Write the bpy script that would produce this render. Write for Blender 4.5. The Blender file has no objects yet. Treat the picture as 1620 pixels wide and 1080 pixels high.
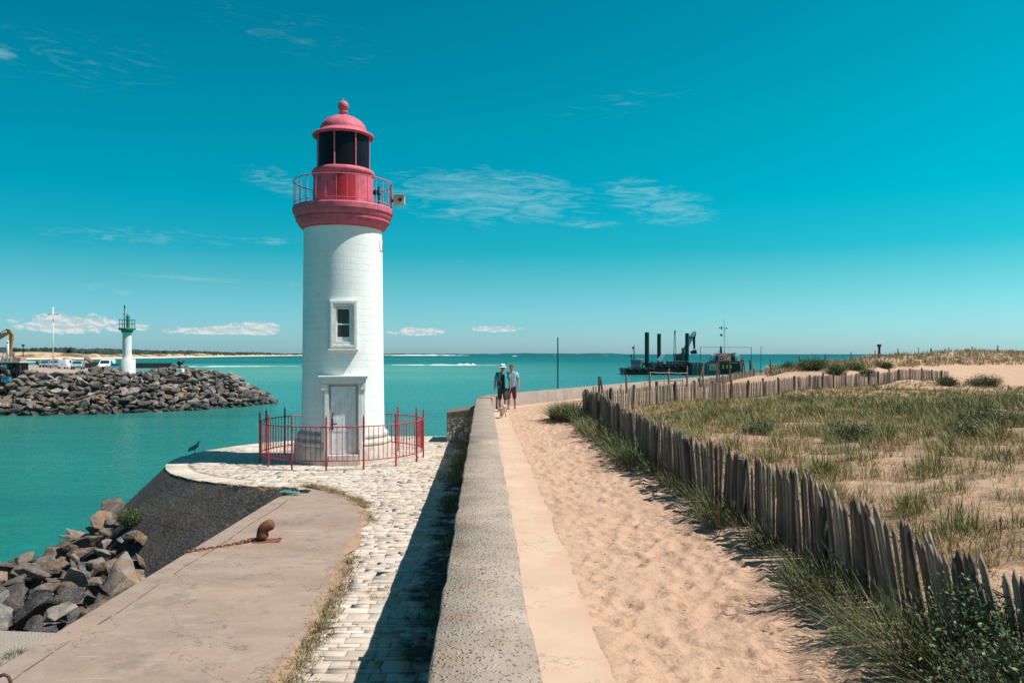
import bpy, bmesh, math, random
import numpy as np
from mathutils import Vector, Matrix, noise as mnoise

random.seed(7)
RNG = np.random.default_rng(11)
C = bpy.context.scene.collection
PI = math.pi
R = math.radians
F = 1215.0            # focal length in photo pixels; the eye is the origin and the horizon is Z = 0 at far distance
SEA = -7.5            # water level, metres below the eye
TER = -3.2            # level of the stone terrace
PATH = -2.16          # level of the sand path
WTOP = -1.65          # top of the parapet wall


def P(px, py, d):
    """photo pixel and depth to a place in the scene"""
    return Vector(((px - 810) / F * d, d, -(py - 560) / F * d))


# ------------------------------------------------------------------ tagging and linking
def tag(o, label=None, cat=None, group=None, kind=None):
    if label: o['label'] = label
    if cat: o['category'] = cat
    if group: o['group'] = group
    if kind: o['kind'] = kind
    return o


def thing(name, label, cat, loc=(0, 0, 0), rz=0.0, group=None):
    o = bpy.data.objects.new(name, None)
    o.empty_display_size = 0.2
    C.objects.link(o)
    o.location = loc
    o.rotation_euler = (0, 0, rz)
    return tag(o, label, cat, group)


def obj(name, bm, m, parent=None, smooth=False, bevel=0.0, sharp=None, segs=2):
    me = bpy.data.meshes.new(name)
    bmesh.ops.recalc_face_normals(bm, faces=bm.faces)
    bm.to_mesh(me)
    bm.free()
    o = bpy.data.objects.new(name, me)
    C.objects.link(o)
    if m is not None:
        for mm in (m if isinstance(m, (list, tuple)) else [m]):
            me.materials.append(mm)
    if parent is not None: o.parent = parent
    if smooth:
        for p in me.polygons: p.use_smooth = True
        if sharp is not None:
            me.set_sharp_from_angle(angle=R(sharp))
    if bevel:
        b = o.modifiers.new('bevel', 'BEVEL')
        b.width = bevel
        b.segments = segs
        b.limit_method = 'ANGLE'
        b.angle_limit = R(35)
    return o


def copy_tree(o, parent=None):
    c = o.copy()
    C.objects.link(c)
    c.parent = parent
    for ch in [x for x in bpy.data.objects if x.parent == o]:
        copy_tree(ch, c)
    return c


def np_obj(name, V, faces, m, parent=None, smooth=False, attrs=None):
    """V (n,3); faces: list of (k, m) int arrays with k corners each"""
    me = bpy.data.meshes.new(name)
    V = np.asarray(V, dtype=np.float32)
    me.vertices.add(len(V))
    me.vertices.foreach_set('co', V.ravel())
    nl = sum(f.size for f in faces)
    nf = sum(len(f) for f in faces)
    me.loops.add(nl)
    me.polygons.add(nf)
    me.loops.foreach_set('vertex_index', np.concatenate([f.ravel() for f in faces]).astype(np.int32))
    tot = np.concatenate([np.full(len(f), f.shape[1], dtype=np.int32) for f in faces])
    me.polygons.foreach_set('loop_start', np.concatenate([[0], np.cumsum(tot)[:-1]]).astype(np.int32))
    me.polygons.foreach_set('loop_total', tot)
    me.update(calc_edges=True)
    me.validate()
    if smooth: me.polygons.foreach_set('use_smooth', np.ones(nf, dtype=bool))
    for k, a in (attrs or {}).items():
        at = me.attributes.new(k, 'FLOAT', 'POINT')
        at.data.foreach_set('value', np.asarray(a, dtype=np.float32))
    o = bpy.data.objects.new(name, me)
    C.objects.link(o)
    for mm in (m if isinstance(m, (list, tuple)) else [m]):
        me.materials.append(mm)
    if parent is not None: o.parent = parent
    return o


# ------------------------------------------------------------------ bmesh shapes
def bx(bm, x0, x1, y0, y1, z0, z1, M=None):
    vs = [bm.verts.new((x, y, z)) for x in (x0, x1) for y in (y0, y1) for z in (z0, z1)]
    for f in ((0, 1, 3, 2), (4, 6, 7, 5), (0, 4, 5, 1), (2, 3, 7, 6), (0, 2, 6, 4), (1, 5, 7, 3)):
        bm.faces.new([vs[i] for i in f])
    if M is not None: bmesh.ops.transform(bm, matrix=M, verts=vs)
    return vs


def frame_of(d):
    d = d.normalized()
    a = Vector((0, 0, 1)) if abs(d.z) < 0.9 else Vector((1, 0, 0))
    u = d.cross(a).normalized()
    return u, d.cross(u).normalized()


def tube(bm, pts, r, n=8, cap=True):
    pts = [Vector(p) for p in pts]
    rs = r if isinstance(r, (list, tuple)) else [r] * len(pts)
    rings = []
    u0 = None
    for i, p in enumerate(pts):
        d = (pts[min(i + 1, len(pts) - 1)] - pts[max(i - 1, 0)])
        if d.length < 1e-9: d = Vector((0, 0, 1))
        d.normalize()
        if u0 is None:
            u, v = frame_of(d)
        else:
            u = (u0 - d * u0.dot(d))
            u = u.normalized() if u.length > 1e-6 else frame_of(d)[0]
            v = d.cross(u)
        u0 = u
        rings.append([bm.verts.new(p + (u * math.cos(2 * PI * k / n) + v * math.sin(2 * PI * k / n)) * rs[i]) for k in range(n)])
    for a, b in zip(rings[:-1], rings[1:]):
        for k in range(n):
            bm.faces.new((a[k], a[(k + 1) % n], b[(k + 1) % n], b[k]))
    if cap:
        bm.faces.new(rings[0][::-1])
        bm.faces.new(rings[-1])


def lathe(bm, prof, n=64, a0=0.0, a1=2 * PI, c=(0, 0), close=False):
    """prof: list of (r, z). a full turn unless a0..a1 is shorter; then ends are capped when close"""
    full = abs((a1 - a0) - 2 * PI) < 1e-6
    m = n if full else n + 1
    rings = []
    for r, z in prof:
        if r < 1e-6:
            v = bm.verts.new((c[0], c[1], z))
            rings.append([v] * m)
        else:
            rings.append([bm.verts.new((c[0] + r * math.cos(a0 + (a1 - a0) * k / n), c[1] + r * math.sin(a0 + (a1 - a0) * k / n), z)) for k in range(m)])
    for a, b in zip(rings[:-1], rings[1:]):
        for k in range(n):
            q = [a[k], a[(k + 1) % m], b[(k + 1) % m], b[k]]
            q = [v for i, v in enumerate(q) if v not in q[:i]]
            if len(q) > 2: bm.faces.new(q)
    if close and not full:
        for k in (0, m - 1):
            bm.faces.new([r[k] for r in rings])


def prism(bm, poly, z0, z1, M=None):
    a = [bm.verts.new((x, y, z0)) for x, y in poly]
    b = [bm.verts.new((x, y, z1)) for x, y in poly]
    n = len(poly)
    bm.faces.new(a[::-1])
    bm.faces.new(b)
    for i in range(n):
        bm.faces.new((a[i], a[(i + 1) % n], b[(i + 1) % n], b[i]))
    if M is not None: bmesh.ops.transform(bm, matrix=M, verts=a + b)


def ball(bm, c, r, sc=(1, 1, 1), sub=2, M=None):
    g = bmesh.ops.create_icosphere(bm, subdivisions=sub, radius=r)
    m = Matrix.Translation(c) @ (M or Matrix()) @ Matrix.Diagonal((*sc, 1))
    bmesh.ops.transform(bm, matrix=m, verts=g['verts'])
    return g['verts']


def new(): return bmesh.new()


# ------------------------------------------------------------------ numpy noise
def _hash(ix, iy, seed):
    h = (ix.astype(np.int64) * 374761393 + iy.astype(np.int64) * 668265263 + seed * 974711) & 0x7fffffff
    h = ((h ^ (h >> 13)) * 1274126177) & 0x7fffffff
    h = h ^ (h >> 16)
    return (h & 0xffff) / 65535.0


def vnoise(x, y, seed=0):
    ix = np.floor(x); iy = np.floor(y)
    fx = x - ix; fy = y - iy
    fx = fx * fx * (3 - 2 * fx); fy = fy * fy * (3 - 2 * fy)
    a = _hash(ix, iy, seed); b = _hash(ix + 1, iy, seed)
    c = _hash(ix, iy + 1, seed); d = _hash(ix + 1, iy + 1, seed)
    return a + (b - a) * fx + (c - a) * fy + (a - b - c + d) * fx * fy


def fbm(x, y, seed=0, oct=4):
    s = 0; a = 0.5
    for i in range(oct):
        s = s + a * vnoise(x * 2 ** i + 17.3 * i, y * 2 ** i - 9.1 * i, seed + i)
        a *= 0.5
    return s / (1 - 0.5 ** oct)


def sstep(a, b, x):
    t = np.clip((x - a) / (b - a), 0, 1)
    return t * t * (3 - 2 * t)


# ------------------------------------------------------------------ node materials
class NT:
    def __init__(s, tree):
        s.t = tree; s.n = tree.nodes; s.l = tree.links

    def node(s, typ, **kw):
        n = s.n.new(typ)
        for k, v in kw.items(): setattr(n, k, v)
        return n

    def put(s, sock, v):
        if v is None: return
        if hasattr(v, 'is_linked') or isinstance(v, bpy.types.NodeSocket): s.l.new(v, sock)
        else:
            if isinstance(v, (tuple, list)) and len(v) == 3 and sock.type == 'RGBA': v = (*v, 1)
            sock.default_value = v

    def m(s, op, a, b=None, c=None, clamp=False):
        n = s.node('ShaderNodeMath', operation=op, use_clamp=clamp)
        s.put(n.inputs[0], a)
        if b is not None: s.put(n.inputs[1], b)
        if c is not None: s.put(n.inputs[2], c)
        return n.outputs[0]

    def vm(s, op, a, b=None, scale=None):
        n = s.node('ShaderNodeVectorMath', operation=op)
        s.put(n.inputs[0], a)
        if b is not None: s.put(n.inputs[1], b)
        if scale is not None: s.put(n.inputs['Scale'], scale)
        return n.outputs['Value' if op in ('DOT_PRODUCT', 'LENGTH', 'DISTANCE') else 'Vector']

    def coord(s, kind='Object'):
        return s.node('ShaderNodeTexCoord').outputs[kind]

    def geo(s, k): return s.node('ShaderNodeNewGeometry').outputs[k]

    def sep(s, v):
        n = s.node('ShaderNodeSeparateXYZ'); s.put(n.inputs[0], v); return n.outputs

    def comb(s, x=0.0, y=0.0, z=0.0):
        n = s.node('ShaderNodeCombineXYZ')
        s.put(n.inputs[0], x); s.put(n.inputs[1], y); s.put(n.inputs[2], z)
        return n.outputs[0]

    def mapv(s, v, scale=(1, 1, 1), loc=(0, 0, 0), rot=(0, 0, 0)):
        n = s.node('ShaderNodeMapping'); s.put(n.inputs['Vector'], v)
        n.inputs['Scale'].default_value = scale; n.inputs['Location'].default_value = loc; n.inputs['Rotation'].default_value = rot
        return n.outputs[0]

    def noise(s, v, scale=5.0, detail=4.0, rough=0.55, dist=0.0, out='Fac'):
        n = s.node('ShaderNodeTexNoise'); s.put(n.inputs['Vector'], v)
        n.inputs['Scale'].default_value = scale; n.inputs['Detail'].default_value = detail
        n.inputs['Roughness'].default_value = rough; n.inputs['Distortion'].default_value = dist
        return n.outputs[out]

    def voro(s, v, scale=5.0, feature='F1', out='Distance', rand=1.0):
        n = s.node('ShaderNodeTexVoronoi', feature=feature); s.put(n.inputs['Vector'], v)
        n.inputs['Scale'].default_value = scale; n.inputs['Randomness'].default_value = rand
        return n.outputs[out]

    def ramp(s, f, stops, interp='LINEAR'):
        n = s.node('ShaderNodeValToRGB'); s.put(n.inputs[0], f)
        cr = n.color_ramp; cr.interpolation = interp
        while len(cr.elements) < len(stops): cr.elements.new(0.5)
        for e, (p, c) in zip(cr.elements, stops):
            e.position = p
            e.color = (c, c, c, 1) if isinstance(c, (int, float)) else (*c, 1)
        return n.outputs[0]

    def mix(s, f, a, b, typ='MIX'):
        n = s.node('ShaderNodeMix', data_type='RGBA', blend_type=typ)
        n.clamp_factor = True
        s.put(n.inputs[0], f); s.put(n.inputs[6], a); s.put(n.inputs[7], b)
        return n.outputs[2]

    def rng(s, v, a, b, c=0.0, d=1.0, smooth=False):
        n = s.node('ShaderNodeMapRange', interpolation_type='SMOOTHSTEP' if smooth else 'LINEAR')
        s.put(n.inputs[0], v)
        for i, q in zip((1, 2, 3, 4), (a, b, c, d)): s.put(n.inputs[i], q)
        return n.outputs[0]

    def attr(s, name, out='Fac'):
        n = s.node('ShaderNodeAttribute', attribute_name=name); return n.outputs[out]

    def orand(s): return s.node('ShaderNodeObjectInfo').outputs['Random']

    def bump(s, h, strength=0.5, dist=0.02, normal=None):
        n = s.node('ShaderNodeBump'); s.put(n.inputs['Height'], h)
        n.inputs['Strength'].default_value = strength; n.inputs['Distance'].default_value = dist
        if normal is not None: s.put(n.inputs['Normal'], normal)
        return n.outputs[0]


def mat(name, fn=None, color=None, rough=0.6, metal=0.0, spec=0.4, trans=0.0):
    m = bpy.data.materials.new(name)
    m.use_nodes = True
    t = NT(m.node_tree)
    b = m.node_tree.nodes['Principled BSDF']
    b.inputs['Roughness'].default_value = rough
    b.inputs['Metallic'].default_value = metal
    b.inputs['Specular IOR Level'].default_value = spec
    r = fn(t) if fn else {}
    if color is not None and 'col' not in r: r['col'] = color
    for k, s in (('col', 'Base Color'), ('rough', 'Roughness'), ('normal', 'Normal'), ('metal', 'Metallic')):
        if k in r: t.put(b.inputs[s], r[k])
    return m


def simple(name, col, rough=0.6, metal=0.0, var=0.25, scale=6.0, bump=0.15, bscale=40.0, spec=0.4, bd=0.004):
    """paint-like material with mottled tone and a little relief"""
    def fn(t):
        co = t.coord()
        n = t.noise(co, scale, 5, 0.6)
        c = t.mix(t.rng(n, 0.3, 0.7), tuple(x * (1 - var) for x in col), tuple(min(1, x * (1 + var * 0.6)) for x in col))
        r = dict(col=c)
        if bump: r['normal'] = t.bump(t.noise(co, bscale, 3), bump, bd)
        return r
    return mat(name, fn, rough=rough, metal=metal, spec=spec)
# ------------------------------------------------------------------ camera, sun, sky
SUN_EL, SUN_AZ = R(57), R(5)          # azimuth measured from +X towards the eye
cam = bpy.data.cameras.new('camera')
camo = bpy.data.objects.new('camera', cam)
C.objects.link(camo)
bpy.context.scene.camera = camo
camo.location = (0, 0, 0)
camo.rotation_euler = (R(90), 0, 0)
cam.sensor_width = 36
cam.lens = 36 * F / 1620
cam.shift_y = 20 / 1620
cam.clip_start = 0.1
cam.clip_end = 80000

sl = bpy.data.lights.new('sun', 'SUN')
so = bpy.data.objects.new('sun', sl)
C.objects.link(so)
sdir = Vector((math.cos(SUN_EL) * math.cos(SUN_AZ), -math.cos(SUN_EL) * math.sin(SUN_AZ), math.sin(SUN_EL)))
so.rotation_euler = (-sdir).to_track_quat('-Z', 'Y').to_euler()
so.location = (20, -5, 30)
sl.energy = 5.0
sl.angle = R(0.53)
sl.color = (1.0, 0.945, 0.88)

w = bpy.data.worlds.new('World')
bpy.context.scene.world = w
w.use_nodes = True


def build_sky():
    t = NT(w.node_tree)
    bg = w.node_tree.nodes['Background']
    sky = t.node('ShaderNodeTexSky', sky_type='NISHITA')
    sky.sun_disc = False
    sky.sun_elevation = SUN_EL
    sky.sun_rotation = R(90) + SUN_AZ
    sky.altitude = 0
    sky.air_density = 1.0
    sky.dust_density = 0.6
    sky.ozone_density = 2.0
    d = t.vm('NORMALIZE', t.coord('Generated'))
    x, y, z = t.sep(d)
    el = t.m('MULTIPLY', t.m('ARCSINE', z), 180 / PI)
    az = t.m('MULTIPLY', t.m('ARCTAN2', x, y), 180 / PI)
    # polarised teal cast of the air, by elevation
    tint = t.ramp(t.rng(el, 0.0, 90.0), SKY_TINT)
    col = t.vm('MULTIPLY', sky.outputs[0], tint)
    col = t.vm('MULTIPLY', col, t.mix(t.rng(az, -34, 34), (0.86, 0.87, 0.87), (1.12, 1.09, 1.02)))
    # fair-weather cumulus low over the horizon
    puff = t.noise(t.comb(t.m('MULTIPLY', az, 1.0), t.m('MULTIPLY', el, 2.0), 0.0), 1.1, 6, 0.6)
    lump = t.noise(t.comb(t.m('MULTIPLY', az, 1.0), t.m('MULTIPLY', el, 1.6), 4.0), 0.55, 2, 0.5)
    env = None
    for a0, e0, wa, we in CUMULUS:
        da = t.m('DIVIDE', t.m('SUBTRACT', az, a0), wa)
        de = t.m('DIVIDE', t.m('SUBTRACT', el, e0), we)
        de = t.m('MULTIPLY', de, t.rng(de, -0.05, 0.05, 1.5, 1.0))
        e = t.m('SUBTRACT', 1.0, t.m('ADD', t.m('MULTIPLY', da, da), t.m('MULTIPLY', de, de)))
        env = e if env is None else t.m('MAXIMUM', env, e)
    dens = t.m('ADD', t.m('MULTIPLY', env, 0.55), t.m('ADD', t.m('MULTIPLY', puff, 0.9), t.m('MULTIPLY', lump, 0.5)))
    cov = t.rng(dens, 0.84, 1.06, 0, 0.85, True)
    cov = t.m('MULTIPLY', cov, t.rng(env, -0.35, 0.0))
    relief = t.noise(t.comb(t.m('ADD', az, -0.12), t.m('ADD', t.m('MULTIPLY', el, 2.0), -0.3), 0.0), 1.1, 6, 0.6)
    lit = t.rng(t.m('SUBTRACT', relief, puff), -0.09, 0.05)
    ccol = t.mix(lit, (0.62, 0.60, 0.58), (0.36, 0.47, 0.50))
    col = t.mix(cov, col, ccol)
    # cirrus wisps
    rot = t.mapv(t.comb(az, el, 0), (0.20, 1.05, 1), rot=(0, 0, R(12)))
    c1 = t.noise(rot, 1.5, 8, 0.66, 1.4)
    c2 = t.noise(t.mapv(t.comb(az, el, 3), (0.13, 1.3, 1), rot=(0, 0, R(10))), 2.0, 8, 0.72, 1.6)
    cen = None
    for a0, e0, wa, we, k, sl_ in CIRRUS:
        aa = t.m('SUBTRACT', az, a0)
        da = t.m('DIVIDE', aa, wa)
        de = t.m('DIVIDE', t.m('SUBTRACT', el, t.m('ADD', e0, t.m('MULTIPLY', aa, sl_))), we)
        e = t.m('MULTIPLY', t.m('SUBTRACT', 1.0, t.m('ADD', t.m('MULTIPLY', da, da), t.m('MULTIPLY', de, de)), clamp=True), k)
        cen = e if cen is None else t.m('MAXIMUM', cen, e)
    val = t.m('ADD', t.m('ADD', t.m('MULTIPLY', c1, 1.15), t.m('MULTIPLY', c2, 0.5)), t.m('MULTIPLY', cen, 0.34))
    ci = t.m('MULTIPLY', t.rng(val, 0.90, 1.46, 0, 0.46, True), t.rng(cen, 0.0, 0.5, 0, 1, True))
    col = t.mix(ci, col, (0.33, 0.53, 0.56))
    t.put(bg.inputs[0], col)
    bg.inputs[1].default_value = 1.0


# tone of the air at each elevation (fraction of 90 degrees); sky strength 0.1 is folded in
K = 0.077
EXPO = 0.4
SKY_TINT = [(e / 90, (r * K, g * K, b * K)) for e, r, g, b in (
    (0.0, 0.70, 1.18, 1.72), (2.8, 0.48, 1.11, 1.40), (5.2, 0.30, 1.04, 1.10), (7.5, 0.06, 1.00, 1.03), (11.0, 0.0, 1.06, 1.05),
    (16.5, 0.0, 1.10, 1.02), (24.7, 0.0, 1.02, 0.96), (36.0, 0.10, 0.72, 0.76), (60.0, 0.22, 0.58, 0.64), (90.0, 0.25, 0.55, 0.62))]


def pz(px): return math.degrees(math.atan((px - 810) / F))
def pe(px, py): return math.degrees(math.atan((560 - py) / F * math.cos(R(pz(px)))))


CUMULUS = [(pz(115), pe(115, 515), 4.2, 0.95), (pz(215), pe(215, 518), 1.3, 0.35), (pz(340), pe(340, 524), 4.2, 0.45), (pz(400), pe(400, 521), 2.4, 0.75),
           (pz(662), pe(662, 526), 2.7, 0.42), (pz(785), pe(785, 521), 2.4, 0.38)]
CIRRUS = [(pz(192), pe(192, 462), 0.9, 0.32, 0.9, 0.0), (pz(148), pe(148, 452), 0.8, 0.3, 0.8, 0.0), (pz(770), pe(770, 312), 10.0, 2.6, 1.0, -0.05), (pz(1040), pe(1040, 320), 5.4, 1.9, 0.95, -0.20), (pz(930), pe(930, 355), 3.0, 0.5, 0.8, 0.0),
          (pz(430), pe(430, 285), 3.0, 1.2, 0.6, -0.2), (pz(230), pe(230, 375), 9, 0.8, 0.55, 0.02), (pz(330), pe(330, 442), 11, 0.22, 0.7, -0.03),
          (pz(420), pe(420, 380), 4, 0.5, 0.6, 0.05), (pz(110), pe(110, 95), 9, 2.6, 0.28, 0.05), (pz(480), pe(480, 60), 9, 2.2, 0.26, -0.1),
          (pz(980), pe(980, 165), 7, 1.2, 0.35, 0.12), (pz(5), pe(5, 86), 0.9, 0.4, 1.0, 0.0), (pz(715), pe(715, 415), 3, 0.3, 0.5, 0.0), (pz(1080), pe(1080, 335), 2.2, 0.35, 0.9, 0.05)]
# ------------------------------------------------------------------ the lie of the land
WALL_AX = np.array([(0.22, -6.0), (-0.37, 10.0), (-1.0, 27.0), (-1.055, 28.6), (-0.98, 29.9), (-0.70, 31.0), (-0.25, 32.0),
                    (4.55, 40.2), (9.5, 48.6), (14.6, 57.0), (20.5, 66.0), (30.0, 76.0), (60.0, 98.0), (130.0, 140.0)])
HALF = 0.285


def wall_dist(X, Y):
    """signed distance to the parapet's axis, positive on the sand side; and the length along it"""
    X = np.asarray(X, float); Y = np.asarray(Y, float)
    best = np.full(X.shape, 1e9); sg = np.zeros(X.shape); along = np.zeros(X.shape)
    s0 = 0.0
    for (ax, ay), (bx_, by) in zip(WALL_AX[:-1], WALL_AX[1:]):
        dx, dy = bx_ - ax, by - ay
        L = math.hypot(dx, dy)
        t = np.clip(((X - ax) * dx + (Y - ay) * dy) / L ** 2, 0, 1)
        px, py = ax + t * dx, ay + t * dy
        dd = np.hypot(X - px, Y - py)
        cr = (X - ax) * dy - (Y - ay) * dx
        u = dd < best - 1e-9
        best = np.where(u, dd, best); sg = np.where(u, np.sign(cr), sg); along = np.where(u, s0 + t * L, along)
        s0 += L
    return best * sg, along


CTRL = [P(*q) for q in (
    (1300, 702, 15.2), (1500, 705, 13.9), (1600, 642, 22.8), (1400, 640, 27), (1620, 845, 7.2), (1180, 632, 38.5), (1300, 615, 47),
    (1400, 608, 56), (1500, 601, 66), (1100, 610, 51), (1230, 596, 60), (1400, 591, 66), (1250, 582, 66), (1330, 581, 64),
    (1400, 569, 75), (1500, 565, 80), (1560, 560, 85), (1620, 561, 88), (1620, 586, 75), (1550, 591, 72), (1180, 594, 62), (1290, 588, 61), (1700, 561, 90), (1700, 600, 70), (1700, 640, 30))]
CTRL += [Vector((2.9 - 0.037 * y, y, z)) for y, z in ((4, -2.02), (8, -2.0), (13, -2.02), (19, -2.06), (24, -2.1))]
CTRL += [Vector((3.9 - 0.037 * y, y, z)) for y, z in ((4, -1.93), (8, -1.9), (13, -1.92), (19, -1.98))]
CTRL += [Vector(q) for q in ((60, 110, -1.5), (40, 100, -2.2), (90, 120, -1.5), (100, 60, -1.2), (120, 90, -0.6), (60, 30, -1.2), (60, 0, -1.2), (20, 0, -1.5), (30, 92, -2.4),
                             (3, 28, -2.13), (6, 37, -2.15), (10, 46, -2.15), (15, 56, -2.1))]
_A = np.array([tuple(c) for c in CTRL])
_n = len(_A)


def _phi(r): return np.where(r > 1e-9, r * r * np.log(r + 1e-12), 0.0)


_D = np.hypot(_A[:, None, 0] - _A[None, :, 0], _A[:, None, 1] - _A[None, :, 1])
_M = np.zeros((_n + 3, _n + 3))
_M[:_n, :_n] = _phi(_D) + np.eye(_n) * 6.0
_M[:_n, _n] = 1; _M[:_n, _n + 1:] = _A[:, :2]
_M[_n, :_n] = 1; _M[_n + 1:, :_n] = _A[:, :2].T
_W = np.linalg.solve(_M, np.concatenate([_A[:, 2], [0, 0, 0]]))


def base_height(X, Y):
    X = np.asarray(X, float); Y = np.asarray(Y, float)
    shp = X.shape
    x = X.ravel(); y = Y.ravel()
    out = np.zeros(len(x))
    for i in range(0, len(x), 60000):
        r = np.hypot(x[i:i + 60000, None] - _A[None, :, 0], y[i:i + 60000, None] - _A[None, :, 1])
        out[i:i + 60000] = _phi(r) @ _W[:_n] + _W[_n] + _W[_n + 1] * x[i:i + 60000] + _W[_n + 2] * y[i:i + 60000]
    T = np.clip(out, -3.2, 0.9)
    l, s = wall_dist(x, y)
    wgt = sstep(2.3, 4.2, l)
    pth = PATH + 0.10 * sstep(1.7, 3.0, l) - 0.012 * sstep(0.35, 0.2, l - 0.55)
    bank = sstep(62, 84, s) * 0.55 * sstep(9, 0, l)
    return ((1 - wgt) * pth + wgt * T + bank).reshape(shp)


def ground_z(x, y):
    return float(base_height(np.array([x]), np.array([y]))[0])


def ground_at(px, py, lo=3.0, hi=130.0):
    """where the ray through a photo pixel first meets the sand"""
    d = np.geomspace(lo, hi, 1500)
    X = (px - 810) / F * d
    Z = -(py - 560) / F * d
    g = base_height(X, d)
    k = np.argmax(Z <= g)
    if Z[k] > g[k]: k = len(d) - 1
    return Vector((X[k], d[k], g[k]))


def at_depth(px, d, ptop):
    """x, y of a column of pixels at a depth; ground there; height of the thing that reaches ptop"""
    x = (px - 810) / F * d
    z = ground_z(x, d)
    return Vector((x, d, z)), -(ptop - 560) / F * d - z


# ------------------------------------------------------------------ sand
def m_sand(t):
    co = t.coord()
    n1 = t.noise(co, 0.9, 5, 0.6); n2 = t.noise(co, 260, 3, 0.7); n3 = t.noise(co, 14, 5, 0.6)
    c = t.mix(t.rng(n1, 0.3, 0.7), (0.385, 0.236, 0.156), (0.458, 0.298, 0.208))
    c = t.mix(t.rng(n2, 0.35, 0.75), c, (0.50, 0.345, 0.248))
    sp = t.voro(co, 95, 'F1')
    c = t.mix(t.m('MULTIPLY', t.rng(sp, 0.05, 0.16, 1, 0), t.rng(t.noise(co, 23, 2), 0.55, 0.65)), c, (0.30, 0.19, 0.11))
    # dead stems and litter trapped among the dune grass
    px_, py_, pz_ = t.sep(co)
    ins = t.rng(t.m('ADD', px_, t.m('MULTIPLY', py_, 0.037)), 3.3, 4.2)
    lit = t.m('MULTIPLY', t.rng(t.m('ADD', t.m('MULTIPLY', t.noise(co, 1.1, 5, 0.65), 0.5), t.m('MULTIPLY', t.noise(co, 11, 5, 0.75), 0.5)), 0.42, 0.58), ins)
    lit = t.m('MULTIPLY', lit, t.rng(py_, 62, 52))
    c = t.mix(t.m('MULTIPLY', lit, 0.72), c, t.mix(t.noise(co, 40, 3), (0.10, 0.065, 0.04), (0.27, 0.17, 0.10)))
    # wind ripples and soft scuffs beyond the modelled footprints
    h = t.m('ADD', t.m('MULTIPLY', n3, 0.5), t.m('MULTIPLY', t.noise(t.mapv(co, (1, 2.2, 1)), 4.2, 4, 0.55), 1.0))
    nb = t.bump(h, 0.8, 0.06)
    nb = t.bump(n2, 0.35, 0.004, nb)
    return dict(col=c, normal=nb)


M_SAND = mat('sand', m_sand, rough=0.95, spec=0.1)


def m_strip(t):
    co = t.coord()
    n1 = t.noise(co, 1.3, 5, 0.6); n2 = t.noise(co, 220, 3, 0.7)
    c = t.mix(t.rng(n1, 0.3, 0.7), (0.44, 0.315, 0.235), (0.51, 0.375, 0.285))
    c = t.mix(t.rng(n2, 0.3, 0.8), t.vm('MULTIPLY', c, (0.88, 0.87, 0.86)), c)
    crk = t.rng(t.m('ABSOLUTE', t.m('SUBTRACT', t.noise(co, 0.8, 6, 0.62), 0.5)), 0.0045, 0.0015)
    c = t.mix(t.m('MULTIPLY', crk, 0.55), c, (0.20, 0.15, 0.115))
    lx_ = t.m('ADD', t.sep(co)[0], t.m('MULTIPLY', t.sep(co)[1], 0.037))
    drift = t.m('MULTIPLY', t.rng(t.m('ADD', t.rng(lx_, 0.35, 0.9), t.m('MULTIPLY', t.m('SUBTRACT', t.noise(co, 1.6, 6, 0.7), 0.5), 2.2)), 0.55, 1.0), 0.75)
    c = t.mix(drift, c, (0.43, 0.275, 0.19))
    st = t.noise(t.mapv(co, (2, 0.7, 1)), 1.6, 6, 0.7)
    c = t.mix(t.m('MULTIPLY', t.rng(st, 0.55, 0.72), 0.5), c, (0.37, 0.28, 0.215))
    return dict(col=c, normal=t.bump(t.m('ADD', n2, t.m('MULTIPLY', t.noise(co, 20, 4), 1.5)), 0.3, 0.006))


M_STRIP = mat('sandy_concrete', m_strip, rough=0.95, spec=0.1)


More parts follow.
